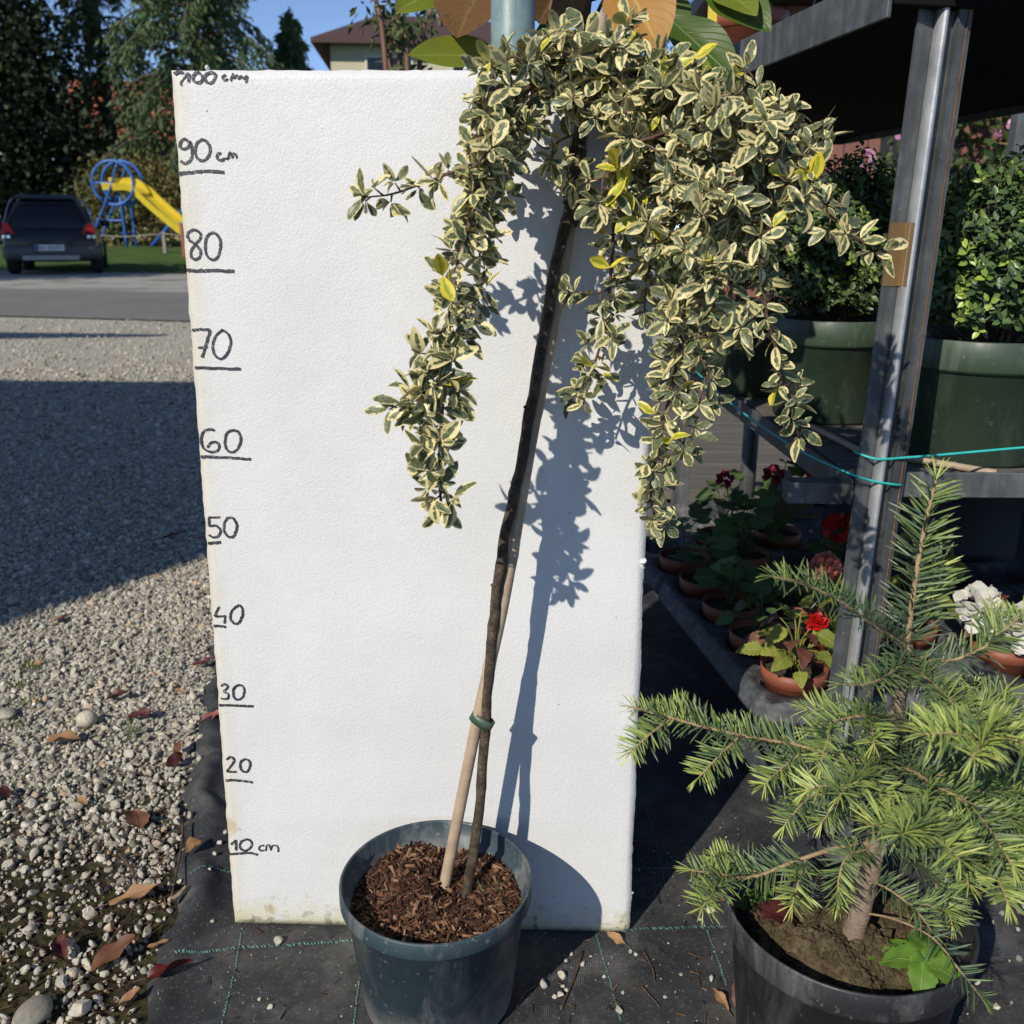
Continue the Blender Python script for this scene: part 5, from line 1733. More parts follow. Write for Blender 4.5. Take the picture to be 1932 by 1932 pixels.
def mag_mat(n, lo, hi, vein, spots=None, tr=0.3):
    return blade(n, lo, hi, vein, 0.42, tr, 0.4, spots)
MG = {'lime': mag_mat('magnolia_lime', (0.16, 0.20, 0.015), (0.24, 0.27, 0.03), (0.30, 0.33, 0.07)), 'green': mag_mat('magnolia_green', (0.05, 0.10, 0.012), (0.085, 0.14, 0.02), (0.12, 0.18, 0.04)),
      'brown': mag_mat('magnolia_brown', (0.13, 0.065, 0.02), (0.19, 0.10, 0.035), (0.24, 0.15, 0.06), (0.05, 0.05, 0.015)), 'orange': mag_mat('magnolia_orange', (0.36, 0.16, 0.035), (0.48, 0.24, 0.06), (0.60, 0.42, 0.10))}
mag = thing('potted_magnolia', 'magnolia with large green, lime and brown leaves behind the board top', 'potted tree', (0.30, 0.34, 0.0))
ml = np.array(mag.location)
v, f = lathe_vf(pot_profile(0.13, 0.105, 0.22, 0.03, inner=0.04), 48)
obj('pot', fast_mesh('pot', v, f, mat=BLACKPOT), mag)
v, f = lathe_vf([(0.0005, 0.195), (0.12, 0.19)], 32)
obj('soil', fast_mesh('soil', v, f, mat=EARTH), mag)
stem = smooth_path([(0.30, 0.34, 0.18), (0.33, 0.32, 0.6), (0.42, 0.28, 1.0), (0.45, 0.26, 1.45)], 8)
v, f, uv = tube_vf(stem - ml, [0.009, 0.006, 0.004], 10)
obj('trunk', fast_mesh('trunk', v, f, mat=YBARK), mag)
def px_stake(u0, v0, u1, v1, y, r):
    a, b = W(u0, v0, y), W(u1, v1, y)
    d = (b - a) / (b[2] - a[2])
    a = a + d * (0.19 - a[2])
    v, f, uv = tube_vf([a - ml, (a + b) / 2 - ml, b - ml], r, 10)
    obj('stake', fast_mesh('stake', v, f, mat=CANE), mag)
px_stake(1046, 62, 1055, 26, 0.30, 0.0046)
px_stake(1062, 62, 1074, 30, 0.31, 0.0046)
LM = [ # base px, tip px, depth base, depth tip, width m, material, normal, curl
 ((958, 112), (776, 100), 0.20, 0.13, 0.052, 'lime', (0.1, -1, 0.75), 0.10),
 ((915, -40), (862, 68), 0.20, 0.15, 0.085, 'brown', (-0.3, -1, 0.2), 0.05),
 ((850, -30), (752, 18), 0.22, 0.17, 0.05, 'lime', (0.2, -0.8, 0.6), 0.1),
 ((925, 10), (812, 12), 0.24, 0.26, 0.04, 'green', (0.0, -0.8, 0.8), 0.05),
 ((1075, -50), (1020, 42), 0.24, 0.20, 0.08, 'brown', (0.3, -1, 0.3), 0.05),
 ((1060, -30), (1090, 30), 0.22, 0.19, 0.06, 'brown', (-0.5, -0.8, 0.2), 0.1),
 ((1172, -50), (1246, 92), 0.16, 0.10, 0.078, 'orange', (-0.15, -1, 0.2), 0.04),
 ((1258, 30), (1392, 152), 0.24, 0.18, 0.058, 'green', (-0.35, -0.7, 0.75), 0.08),
 ((1258, -30), (1270, 75), 0.28, 0.26, 0.05, 'green', (0.2, -1, 0.2), 0.05),
 ((1330, -40), (1450, 52), 0.24, 0.18, 0.06, 'green', (-0.2, -0.8, 0.6), 0.1),
 ((1345, -30), (1425, 22), 0.23, 0.17, 0.045, 'lime', (-0.1, -0.9, 0.6), 0.1),
 ((1262, 105), (1345, 148), 0.20, 0.16, 0.04, 'lime', (0.1, -0.7, 0.8), 0.1),
 ((1105, 90), (1078, 64), 0.24, 0.22, 0.03, 'lime', (0.1, -0.9, 0.5), 0.05),
 ((1010, 60), (1050, 55), 0.27, 0.25, 0.05, 'green', (0.1, -0.9, 0.5), 0.05),
 ((1180, 70), (1120, 60), 0.30, 0.28, 0.05, 'green', (0.1, -0.9, 0.5), 0.05),
]
for k, (b, t, yb, yt, w, mn, nv, cu) in enumerate(LM):
    pb_, pt_ = W(*b, yb), W(*t, yt)
    L = np.linalg.norm(pt_ - pb_)
    v, f, uv = leaf_vf(L, w, cu, 0.12, 7, 14, (0.95, 0.8), 0.012, 0.02, k)
    F = frame(pt_ - pb_ + np.array([0, 0, cu * L * 0.5]), nv)
    mb = MB()
    mb.add(v @ F.T + pb_ - ml, f, uv, RNG.random())
    mb.build('leaf', MG[mn], mag)
    q = stem[np.argmin(np.abs(stem[:, 2] - min(pb_[2] - 0.03, 1.4)))]
    v, f, uv = tube_vf(smooth_path([q, (q + pb_) / 2 + (0, 0, 0.01), pb_], 5) - ml, [0.003, 0.0016], 6)
    obj('twig', fast_mesh('twig', v, f, mat=YBARK), mag)
# things standing on the upper shelf
up = u0 + e_u * 0.62 + n_u * 0.10
t = thing('terracotta_pot', 'terracotta pot with a small dark plant on the upper shelf', 'potted plant', (up[0], up[1], 1.101))
v, f = lathe_vf([(0.012, 0), (0.05, 0), (0.062, 0.075), (0.066, 0.076), (0.068, 0.1), (0.064, 0.1), (0.06, 0.085)], 40)
obj('pot', fast_mesh('pot', v, f, mat=TERRA), t)
v, f = lathe_vf([(0.0005, 0.088), (0.061, 0.086)], 24)
obj('soil', fast_mesh('soil', v, f, mat=PSOIL), t)
shrub_mass((up[0], up[1], 1.101 + 0.14), 0.06, 0.06, 0.055, 500, 0.014, 0.1, 21, t, 6, 0.2)
lb = thing('plant_label', 'yellow plant label with a white top stuck in the upper shelf pot', 'label', (up[0] - 0.05, up[1] - 0.03, 1.185))
YEL = simple('yellow_card', (0.62, 0.47, 0.04), (0.68, 0.52, 0.06), 12, 0.5)
v, f = box_vf((0, 0, 0.045), (0.05, 0.002, 0.09)); obj('card', fast_mesh('card', v, f, mat=YEL, smooth=False), lb)
v, f = box_vf((0, -0.0015, 0.07), (0.051, 0.002, 0.045)); obj('white_panel', fast_mesh('white_panel', v, f, mat=simple('white_card', (0.7, 0.7, 0.7), None), smooth=False), lb)
for k, s in enumerate((0.32, 0.05)):
    q = u0 + e_u * (s - 0.1) + n_u * 0.36
    t = thing('stacked_tray', ('black plastic growing tray on the upper shelf near its corner bracket', 'black plastic growing tray on the upper shelf above the taped post')[k], 'tray', (q[0], q[1], 1.10), -rad(11))
    v, f = box_vf((0, 0, 0.03), (0.56, 0.25, 0.055)); bevel(obj('tray_body', fast_mesh('tray_body', v, f, mat=TRAYM, smooth=False), t), 0.008)
    v, f = box_vf((0, 0, 0.062), (0.6, 0.26, 0.008)); bevel(obj('tray_lip', fast_mesh('tray_lip', v, f, mat=TRAYM, smooth=False), t), 0.003)
# ================================================================== fallen leaves, stones, litter
FL = {'red': blade('fallen_red', (0.085, 0.010, 0.009), (0.20, 0.018, 0.013), (0.05, 0.008, 0.008), 0.45, 0.1),
      'dark': blade('fallen_dark_red', (0.055, 0.013, 0.014), (0.10, 0.022, 0.02), (0.035, 0.01, 0.01), 0.4, 0.05),
      'pink': blade('fallen_pink', (0.26, 0.075, 0.065), (0.34, 0.10, 0.085), (0.2, 0.06, 0.05), 0.5, 0.1),
      'brown': blade('fallen_brown', (0.12, 0.048, 0.025), (0.19, 0.08, 0.042), (0.08, 0.03, 0.018), 0.55, 0.08),
      'tan': blade('fallen_tan', (0.28, 0.15, 0.065), (0.40, 0.23, 0.11), (0.20, 0.11, 0.05), 0.6, 0.1, spots=(0.10, 0.05, 0.02))}
def fallen(u, v_, a, L, w, mat, label, z=0.004, curl=-0.15, fold=0.22, stem=True, sd=0, tilt=0.1, roll=0.0):
    L, w = L * 0.86, w * 0.86
    p = G(u, v_, z)
    t = thing('fallen_leaf', label, 'leaf', tuple(p))
    v, f, uv = leaf_vf(L, w, curl, fold, 5, 10, (0.95, 0.75), 0.05, 0.03, sd, RNG.normal(0, 0.12), RNG.normal(0, 0.8), 0.13)
    v[:, 1] -= L / 2
    d = nrm((math.cos(a), math.sin(a), tilt))
    F = frame(d, (math.sin(a) * roll, -math.cos(a) * roll, 1))
    w_ = v @ F.T
    dz = w_[:, 2].min()
    w_[:, 2] -= dz
    mb = MB()
    mb.add(w_, f, uv, RNG.random())
    mb.build('blade', FL[mat], t)
    if stem:
        b = w_[2]
        dd = -F[:, 1]
        v, f, uv = tube_vf(smooth_path([b, b + dd * L * 0.12, b + dd * L * 0.28 + np.array([0, 0, -b[2] * 0.6])], 3), 0.0007, 5)
        obj('leaf_stalk', fast_mesh('leaf_stalk', v, f, mat=TWIG), t)
    return t
fallen(112, 1172, 0.5, 0.042, 0.020, 'pink', 'rosy fallen leaf on sunny gravel just below the shadow edge', sd=1)
fallen(384, 1120, 1.2, 0.035, 0.016, 'brown', 'small brown fallen leaf on gravel by the board near its 40 mark', sd=2)
fallen(384, 1254, 0.15, 0.052, 0.020, 'dark', 'dark red fallen leaf lying on gravel beside the board near its 30 mark', sd=3, roll=0.5)
fallen(222, 1318, 0.35, 0.046, 0.022, 'dark', 'dark curled fallen leaf on gravel up and right of the round stone', sd=4, fold=0.5)
fallen(266, 1352, 0.1, 0.055, 0.026, 'dark', 'wine red ribbed fallen leaf on gravel right of the round stone', sd=5)
fallen(398, 1358, 0.6, 0.048, 0.020, 'pink', 'pinkish red fallen leaf at the fabric edge touching the board', sd=6)
fallen(122, 1400, 0.3, 0.066, 0.036, 'tan', 'large crisp dry brown leaf lying below the round stone', sd=7, fold=0.4, curl=0.1)
fallen(338, 1418, 1.4, 0.028, 0.018, 'brown', 'small upright brown leaf at the top edge of the fabric', sd=8, tilt=0.6)
fallen(330, 1440, 0.9, 0.040, 0.022, 'dark', 'dark red leaf folded at the top edge of the fabric', sd=9, roll=0.5)
fallen(262, 1550, 2.0, 0.046, 0.042, 'brown', 'broad reddish brown leaf with its stalk up on the gravel', sd=10)
fallen(256, 1698, 0.35, 0.075, 0.020, 'tan', 'long narrow tan leaf lying where the gravel thins out', sd=11, fold=0.3)
fallen(115, 1797, 2.2, 0.042, 0.024, 'dark', 'small dark red leaf on mossy soil', sd=12, fold=0.5)
fallen(212, 1808, 1.0, 0.068, 0.030, 'brown', 'rusty brown leaf lying on mossy soil and stones', sd=13)
fallen(322, 1836, 0.35, 0.062, 0.030, 'red', 'bright scarlet leaf lying across the edge of the black fabric', sd=14, fold=0.35, roll=0.4, z=0.006)
fallen(8, 1500, 2.6, 0.035, 0.022, 'dark', 'dark leaf half off the gravel at the yard side', sd=15)
fallen(340, 1307, 2.9, 0.026, 0.012, 'tan', 'small orange brown leaf scrap on gravel by the board', sd=16, stem=False)
fallen(295, 1300, 2.5, 0.022, 0.010, 'tan', 'tiny orange leaf scrap on gravel above the wine red leaf', sd=17, stem=False)
fallen(154, 1515, 2.8, 0.026, 0.014, 'tan', 'little pale orange leaf scrap in the middle of the gravel', sd=18, stem=False)
fallen(70, 1255, 0.2, 0.03, 0.012, 'tan', 'small straw coloured leaf scrap on gravel near the shadow edge', sd=19, stem=False)
fallen(1162, 1775, 2.6, 0.030, 0.013, 'tan', 'small tan leaf lying against the board corner on fabric', z=0.002, sd=20)
fallen(1392, 1885, 1.3, 0.055, 0.022, 'brown', 'brown leaf standing on the fabric against the fir pot', z=0.002, sd=21, tilt=0.9)
fallen(1360, 1890, 2.0, 0.035, 0.012, 'tan', 'pale straw leaf on the fabric left of the fir pot', z=0.002, sd=22)
fallen(1467, 1738, 2.9, 0.052, 0.034, 'dark', 'shiny dark red leaf lying on the soil of the fir pot', z=0.164, sd=23, fold=0.2, roll=0.4)
fallen(1530, 1795, 2.7, 0.048, 0.024, 'brown', 'curled brown leaf on the soil at the fir trunk foot', z=0.164, sd=24, fold=0.45)
fallen(330, 1015, 0.2, 0.075, 0.03, 'brown', 'dark brown leaf lying on shaded gravel near the board edge', sd=25)

fallen(366, 1602, 0.9, 0.030, 0.022, 'tan', 'crumpled dry tan leaf lying on the fabric fold beside the board', z=0.012, sd=26, fold=0.5)
fallen(300, 1785, 0.2, 0.034, 0.010, 'tan', 'thin straw coloured leaf strip between stones above the scarlet leaf', sd=27, stem=False)
fallen(245, 1885, 0.7, 0.030, 0.012, 'tan', 'short pale leaf strip on mossy soil below the rusty leaf', sd=28, stem=False)
# dead needles, straws and crumbs of litter
mb = MB()
for i in range(1500):
    if i < 900:
        y = RNG.uniform(-0.3, 0.25); x = edge_x(y) - abs(RNG.normal(0, 0.16)); z = -0.001
    else:
        y = RNG.uniform(-0.35, 0.2); x = RNG.uniform(0.0, 0.95); z = fab_at(x, y) + 0.0012
        if x < edge_x(y) + 0.02:
            continue
    L = RNG.lognormal(math.log(0.007), 0.6)
    v, f = chip_vf(min(L, 0.03), RNG.uniform(0.0006, 0.0016), 0.0006)
    a = RNG.uniform(0, 6.28)
    mb.add(v @ frame((math.cos(a), math.sin(a), RNG.normal(0, 0.12)), (0, 0, 1)).T + (x, y, z + 0.001), f, tint=RNG.random())
tag(mb.build('plant_litter', CHIP, None, False), 'brown straws, dead needles and crumbs strewn over soil and fabric', 'litter', kind='stuff')

def pebble(u, v_, r, label, tint=0.5, z=0.0, sub=2, group=None, name='pebble', sq=0.7):
    v, f = ico(max(sub, 2))
    if sub < 3:                   # chipped faces
        for _ in range(8):
            pn = rand_unit()
            v = v - np.clip(v @ pn - RNG.uniform(0.45, 0.85), 0, None)[:, None] * pn
    v = v * (1, RNG.uniform(0.6, 0.95), sq)
    v = v * (1 + 0.06 * np.sin(v[:, :1] * 3 + 1) + 0.05 * np.sin(v[:, 1:2] * 4))
    v = (v @ rotz(RNG.uniform(0, 3)).T) * r
    p = G(u, v_, z + r * sq * 0.6)
    o = obj(name, fast_mesh(name, v, [tuple(q) for q in f], None, np.full(len(v), tint), STONE, sub > 2), None, tuple(p))
    return tag(o, label, 'stone', group)
pebble(163, 1357, 0.019, 'smooth round pale stone bigger than the gravel around it', 0.5, 0.0, 3, None, 'round_stone', 0.78)
pebble(12, 1346, 0.020, 'flat grey stone sunk in gravel near the cigarette end', 0.3, 0.0, 3, None, 'flat_stone', 0.4)
pebble(25, 1133, 0.018, 'rounded stone lying in the shade on the gravel', 0.3, 0.0, 3, None, 'round_stone', 0.6)
pebble(62, 1912, 0.026, 'large flat grey stone lying on mossy soil', 0.12, 0.0, 3, None, 'flat_stone', 0.38)
pebble(150, 1900, 0.014, 'chunky pale stone next to the large flat stone', 0.5, 0.0, 2, None, 'stone', 0.7)
for u, v_, r in ((1340, 1716, .0065), (1322, 1735, .003), (1375, 1720, .003), (1342, 1846, .005), (1025, 1856, .0075), (1060, 1840, .0065), (1063, 1860, .0035), (1057, 1876, .005), (1046, 1880, .0035), (1070, 1868, .0035), (1100, 1818, .004), (1078, 1800, .0032), (1068, 1812, .003), (1140, 1842, .003), (1175, 1872, .003), (1200, 1800, .003), (525, 1775, .007), (510, 1900, .004), (490, 1885, .003), (400, 1738, .003), (1190, 1795, .0035), (1168, 1905, .006), (415, 1590, .005), (425, 1570, .004), (405, 1610, .004), (395, 1640, .0045), (1255, 1880, .003), (1285, 1838, .0028)):
    pebble(u, v_, r, 'small pale pebble lying loose on the black ground fabric', RNG.uniform(0.45, 0.95), fab_at(*G(u, v_)[:2]), 1, 'pebbles on the black fabric')
# gravel right of the fir pot
n = 420
x = RNG.uniform(0.83, 1.5, n); y = RNG.uniform(-0.35, 0.22, n)
v, f, t = stones(np.stack([x, y, np.full(n, 0.002)], 1), np.clip(RNG.lognormal(math.log(0.004), 0.4, n), 0.002, 0.01), 0)
tag(obj('scattered_gravel', fast_mesh('scattered_gravel', v, f, None, t, STONE, False)), 'pale stones scattered on dark earth right of the fir pot', 'gravel', kind='stuff')
# fine grit on the fabric
n = 900
x = RNG.uniform(-0.05, 0.9, n); y = RNG.uniform(-0.35, 0.25, n)
k = x > np.array([edge_x(b) + 0.02 for b in y])
x, y = x[k], y[k]
v, f, t = stones(np.stack([x, y, np.array([fab_at(a, b) for a, b in zip(x, y)]) + 0.0004], 1), np.clip(RNG.lognormal(math.log(0.0009), 0.4, len(x)), 0.0004, 0.0022), 0)
tag(obj('fine_grit', fast_mesh('fine_grit', v, f, None, t, STONE, False)), 'fine pale grit specks strewn over the black fabric', 'grit', kind='stuff')
# twigs
for k, (pts, r, z, lab) in enumerate([([(1098, 1796), (1085, 1840), (1058, 1905)], 0.0018, 0.002, 'long thin brown twig lying on the fabric right of the blue pot'),
                       ([(1010, 1860), (990, 1875), (975, 1900)], 0.0012, 0.002, 'short thin straw on the fabric right of the blue pot'),
                       ([(345, 1550), (342, 1600), (322, 1700)], 0.0018, 0.010, 'thin dark twig lying along the fabric fold'),
                       ([(225, 1610), (248, 1640), (255, 1660)], 0.0022, 0.004, 'short knobbly twig on gravel above the long tan leaf'),
                       ([(318, 1700), (338, 1688), (352, 1672)], 0.004, 0.008, 'short broken cane piece at the fabric edge'),
                       ([(205, 1780), (235, 1740), (270, 1690), (290, 1675)], 0.0014, 0.006, 'long straight dead stalk lying over stones'),
                       ([(1300, 1650), (1350, 1690), (1420, 1712)], 0.0013, 0.003, 'dry root twig lying behind the fir pot'),
                       ([(1330, 1600), (1360, 1650), (1395, 1640)], 0.0012, 0.006, 'thin dead twig near the foot rail'),
                       ([(1215, 1795), (1232, 1830), (1235, 1850)], 0.0010, 0.002, 'tiny curved dry twig between board and fir pot'),
                       ([(1210, 1860), (1228, 1880), (1245, 1900)], 0.0010, 0.002, 'tiny straight dry needle twig on the fabric')]):
    p = smooth_path([G(u, v_, z) for u, v_ in pts], 5)
    c = p.mean(0)
    v, f, uv = tube_vf(p - c, [r, r * 0.7], 6, True, 0.15)
    tag(obj('twig', fast_mesh('twig', v, f, mat=(CANE if r > 0.003 else TWIG)), None, tuple(c)), lab, 'twig')
cg = thing('cigarette_end', 'orange and white cigarette end lying on the gravel', 'cigarette', tuple(G(66, 1325, 0.004)), 1.9)
v, f, uv = tube_vf([(-0.004, 0, 0), (0.009, 0, 0)], 0.0036, 12); obj('filter', fast_mesh('filter', v, f, mat=simple('cork_paper', (0.55, 0.26, 0.06), (0.62, 0.32, 0.1), 200, 0.7)), cg)
v, f, uv = tube_vf([(-0.010, 0, 0), (-0.004, 0, 0)], 0.0035, 12); obj('paper', fast_mesh('paper', v, f, mat=simple('white_paper', (0.75, 0.73, 0.7), None)), cg)
# grass tufts in the gravel
GRASS = blade('grass_blade', (0.06, 0.11, 0.02), (0.15, 0.2, 0.05), None, 0.6, 0.2)
for k, (u, v_, n, h) in enumerate(((62, 1262, 40, 0.02), (30, 1300, 30, 0.018), (50, 1330, 26, 0.015), (238, 1395, 12, 0.04), (170, 1375, 12, 0.012), (20, 1370, 24, 0.015), (55, 1390, 14, 0.012))):
    p = G(u, v_, -0.004)
    mb = MB()
    for i in range(n):
        v, f, uv = leaf_vf(h * RNG.uniform(0.6, 1.3), 0.0022, 0.3, 0.1, 2, 4)
        mb.add(v @ frame((RNG.normal(0, 0.7), RNG.normal(0, 0.7), 1), rand_unit()).T + (RNG.normal(0, 0.012), RNG.normal(0, 0.012), 0), f, uv, RNG.random())
    tag(mb.build('grass_tuft', GRASS, None, True, tuple(p)), 'little green grass tuft sprouting between gravel stones', 'grass tuft', 'grass tufts in the gravel')

# ================================================================== the far side of the road
def loft(sections):               # list of (n,3) rings
    n = len(sections[0])
    v = np.concatenate(sections)
    f = []
    for a in range(len(sections) - 1):
        for k in range(n):
            k2 = (k + 1) % n
            f.append((a * n + k, a * n + k2, (a + 1) * n + k2, (a + 1) * n + k))
    f.append(tuple(range(n))[::-1])
    f.append(tuple((len(sections) - 1) * n + k for k in range(n)))
    return v, f
m = Mat('dark_car_paint')
m.col((0.004, 0.005, 0.007)).set(rough=0.3, spec=0.35)
m.b.inputs['Coat Weight'].default_value = 0.25
m.b.inputs['Coat Roughness'].default_value = 0.08
PAINT = m.m
CGLASS = simple('car_glass', (0.006, 0.007, 0.008), None, rough=0.06)
RUB = simple('rubber', (0.012, 0.012, 0.013), (0.02, 0.02, 0.02), 30, 0.8)
CHROME = simple('bright_trim', (0.55, 0.56, 0.58), None, rough=0.25, metal=0.9)
TAIL = simple('tail_red', (0.42, 0.012, 0.014), (0.5, 0.02, 0.02), 10, 0.15)
PLATE = simple('plate_white', (0.62, 0.63, 0.65), None, rough=0.4)
BLUEB = simple('plate_blue', (0.02, 0.06, 0.35), None, rough=0.4)
PLASTG = simple('grey_bumper', (0.06, 0.06, 0.062), (0.09, 0.09, 0.09), 20, 0.5)
SILV = simple('silver_bumper', (0.28, 0.27, 0.25), (0.34, 0.33, 0.31), 10, 0.4)
cpos = (G(22, 518) + G(205, 518)) / 2
heading = rad(22)                 # nose swung to the left of straight back
car = thing('parked_car', 'dark navy hatchback car parked beyond the road with its rear to us', 'car', (cpos[0], cpos[1] - 0.25, 0.003), heading)
car.scale = (0.94, 0.94, 0.93)
def ring_section(y, z0, z1, w0, w1, n=20, p=0.3):
    # rounded box ring at distance y: bottom width w0, top width w1
    r = []
    for k in range(n):
        a = 2 * math.pi * k / n
        cx, sz = math.cos(a), math.sin(a)
        cx = math.copysign(abs(cx) ** p, cx)
        sz = math.copysign(abs(sz) ** p, sz)
        t = (sz + 1) / 2
        r.append((cx * (w0 * (1 - t) + w1 * t) / 2, y, z0 + (z1 - z0) * t))
    return np.array(r)
v, f = loft([ring_section(0.0, 0.40, 0.86, 1.66, 1.60), ring_section(0.06, 0.32, 0.93, 1.78, 1.66), ring_section(0.25, 0.26, 0.98, 1.84, 1.70), ring_section(0.8, 0.24, 1.0, 1.85, 1.72), ring_section(2.2, 0.24, 0.98, 1.85, 1.70), ring_section(3.3, 0.24, 0.92, 1.84, 1.66), ring_section(4.0, 0.28, 0.78, 1.76, 1.5), ring_section(4.35, 0.36, 0.66, 1.5, 1.2)])
o = obj('body', fast_mesh('body', v, f, mat=PAINT), car)
v, f = loft([ring_section(0.10, 0.86, 0.92, 1.62, 1.55, 24), ring_section(0.22, 0.86, 1.24, 1.64, 1.38, 24, 0.36), ring_section(0.46, 0.86, 1.52, 1.66, 1.16, 24, 0.42), ring_section(0.9, 0.86, 1.60, 1.68, 1.16, 24, 0.45), ring_section(1.8, 0.86, 1.61, 1.68, 1.18, 24, 0.45), ring_section(2.5, 0.86, 1.50, 1.66, 1.14, 24, 0.42), ring_section(3.25, 0.84, 0.92, 1.6, 1.45, 24)])
cab = obj('cabin', fast_mesh('cabin', v, f, mat=PAINT), car)
# rear window follows the raked hatch
def panel(pts, name, mat, parent, thick=0.012):
    p = np.array(pts, float)
    nrmv = nrm(np.cross(p[1] - p[0], p[2] - p[0]))
    n = len(p)
    v = np.concatenate([p, p + nrmv * thick])
    f = [tuple(range(n))[::-1], tuple(range(n, 2 * n))] + [(i, (i + 1) % n, n + (i + 1) % n, n + i) for i in range(n)]
    return obj(name, fast_mesh(name, v, f, mat=mat, smooth=False), parent)
panel([(-0.60, 0.175, 1.03), (0.60, 0.175, 1.03), (0.50, 0.405, 1.44), (-0.50, 0.405, 1.44)], 'rear_window', CGLASS, car, 0.02)
panel([(-0.58, 0.36, 1.50), (0.58, 0.36, 1.50), (0.56, 0.56, 1.575), (-0.56, 0.56, 1.575)], 'spoiler', PAINT, car, 0.025)
for s in (-1, 1):
    panel([(s * 0.60, 0.015, 0.80), (s * 0.86, 0.10, 0.80), (s * 0.80, 0.17, 1.02), (s * 0.70, 0.09, 1.0)][::s], 'tail_light', TAIL, car, 0.05)
    panel([(s * 0.70, -0.012, 0.735), (s * 0.86, 0.06, 0.735), (s * 0.86, 0.06, 0.79), (s * 0.70, -0.012, 0.79)][::s], 'reflector', CHROME, car, 0.02)
    panel([(s * 0.838, 0.62, 1.02), (s * 0.838, 1.75, 1.02), (s * 0.70, 1.7, 1.44), (s * 0.70, 0.72, 1.42)][::-s], 'side_window', CGLASS, car, 0.02)
    mbx = MB()
    v, f, uv = tube_vf(smooth_path([(s * 0.84, 0.30, 1.0), (s * 0.72, 0.55, 1.40), (s * 0.66, 0.9, 1.53), (s * 0.66, 2.0, 1.55)], 6), 0.014, 6)
    obj('roof_trim', fast_mesh('roof_trim', v, f, mat=CHROME), car)
    v, f = loft([ring_section(1.95, 0.98, 1.12, 0.2, 0.18, 12, 0.5) + (s * 1.0, 0, 0), ring_section(2.08, 0.99, 1.11, 0.16, 0.14, 12, 0.5) + (s * 0.98, 0, 0)])
    obj('wing_mirror', fast_mesh('wing_mirror', v, f, mat=PAINT), car)
v, f = loft([ring_section(-0.055, 0.36, 0.56, 1.62, 1.66, 20, 0.3), ring_section(0.02, 0.30, 0.60, 1.80, 1.80, 20, 0.3), ring_section(0.3, 0.28, 0.60, 1.86, 1.86, 20, 0.3)])
obj('rear_bumper', fast_mesh('rear_bumper', v, f, mat=PLASTG), car)
v, f = box_vf((0, -0.075, 0.345), (1.06, 0.06, 0.10)); bevel(obj('skid_plate', fast_mesh('skid_plate', v, f, mat=SILV, smooth=False), car), 0.02)
v, f = box_vf((0, -0.03, 0.54), (0.62, 0.10, 0.16)); obj('plate_recess', fast_mesh('plate_recess', v, f, mat=PLASTG, smooth=False), car)
v, f = box_vf((0.0, -0.087, 0.545), (0.52, 0.012, 0.115)); pl = obj('number_plate', fast_mesh('number_plate', v, f, mat=PLATE, smooth=False), car)
v, f = box_vf((-0.235, -0.094, 0.545), (0.045, 0.006, 0.105)); obj('plate_strip', fast_mesh('plate_strip', v, f, mat=BLUEB, smooth=False), pl)
mb = MB()
for i in range(8):
    if i == 2:
        continue
    x = -0.18 + i * 0.054
    for dx, dz, w, h in ((-0.014, 0, 0.008, 0.07), (0.014, 0.005 * (i % 2), 0.008, 0.06), (0, 0.03 - 0.03 * (i % 3), 0.03, 0.009)):
        v, f = box_vf((x + dx, -0.094, 0.545 + dz), (w, 0.004, h)); mb.add(v, f)
mb.build('plate_characters', RUB, pl, False)
v, f = ico(2); obj('emblem', fast_mesh('emblem', v * (0.05, 0.02, 0.065), [tuple(q) for q in f], mat=CHROME), car, (0, 0.035, 0.80))
v, f = box_vf((0, 0.018, 0.70), (0.36, 0.02, 0.018)); obj('badge_bar', fast_mesh('badge_bar', v, f, mat=CHROME, smooth=False), car)
v, f = box_vf((0, 0.16, 1.0), (0.45, 0.02, 0.02)); obj('wiper', fast_mesh('wiper', v, f, mat=RUB, smooth=False), car)
for s in (-1, 1):
    for y in (0.82, 3.45):
        w = obj('wheel', None, car, (s * 0.80, y, 0.33))
        me = MB()
        v, f = lathe_vf([(0.20, -0.11), (0.30, -0.115), (0.33, -0.08), (0.335, 0.0), (0.33, 0.08), (0.30, 0.115), (0.20, 0.11)], 28)
        v = v[:, [2, 0, 1]]
        w.data if w.data else None
        ty = obj('tyre', fast_mesh('tyre', v, f, mat=RUB), w)
        v, f = lathe_vf([(0.005, 0.06), (0.10, 0.085), (0.20, 0.10), (0.21, 0.09), (0.21, -0.09), (0.005, -0.06)], 20)
        v = v[:, [2, 0, 1]] * (s, 1, 1)
        obj('rim', fast_mesh('rim', v, f, mat=CHROME), w)

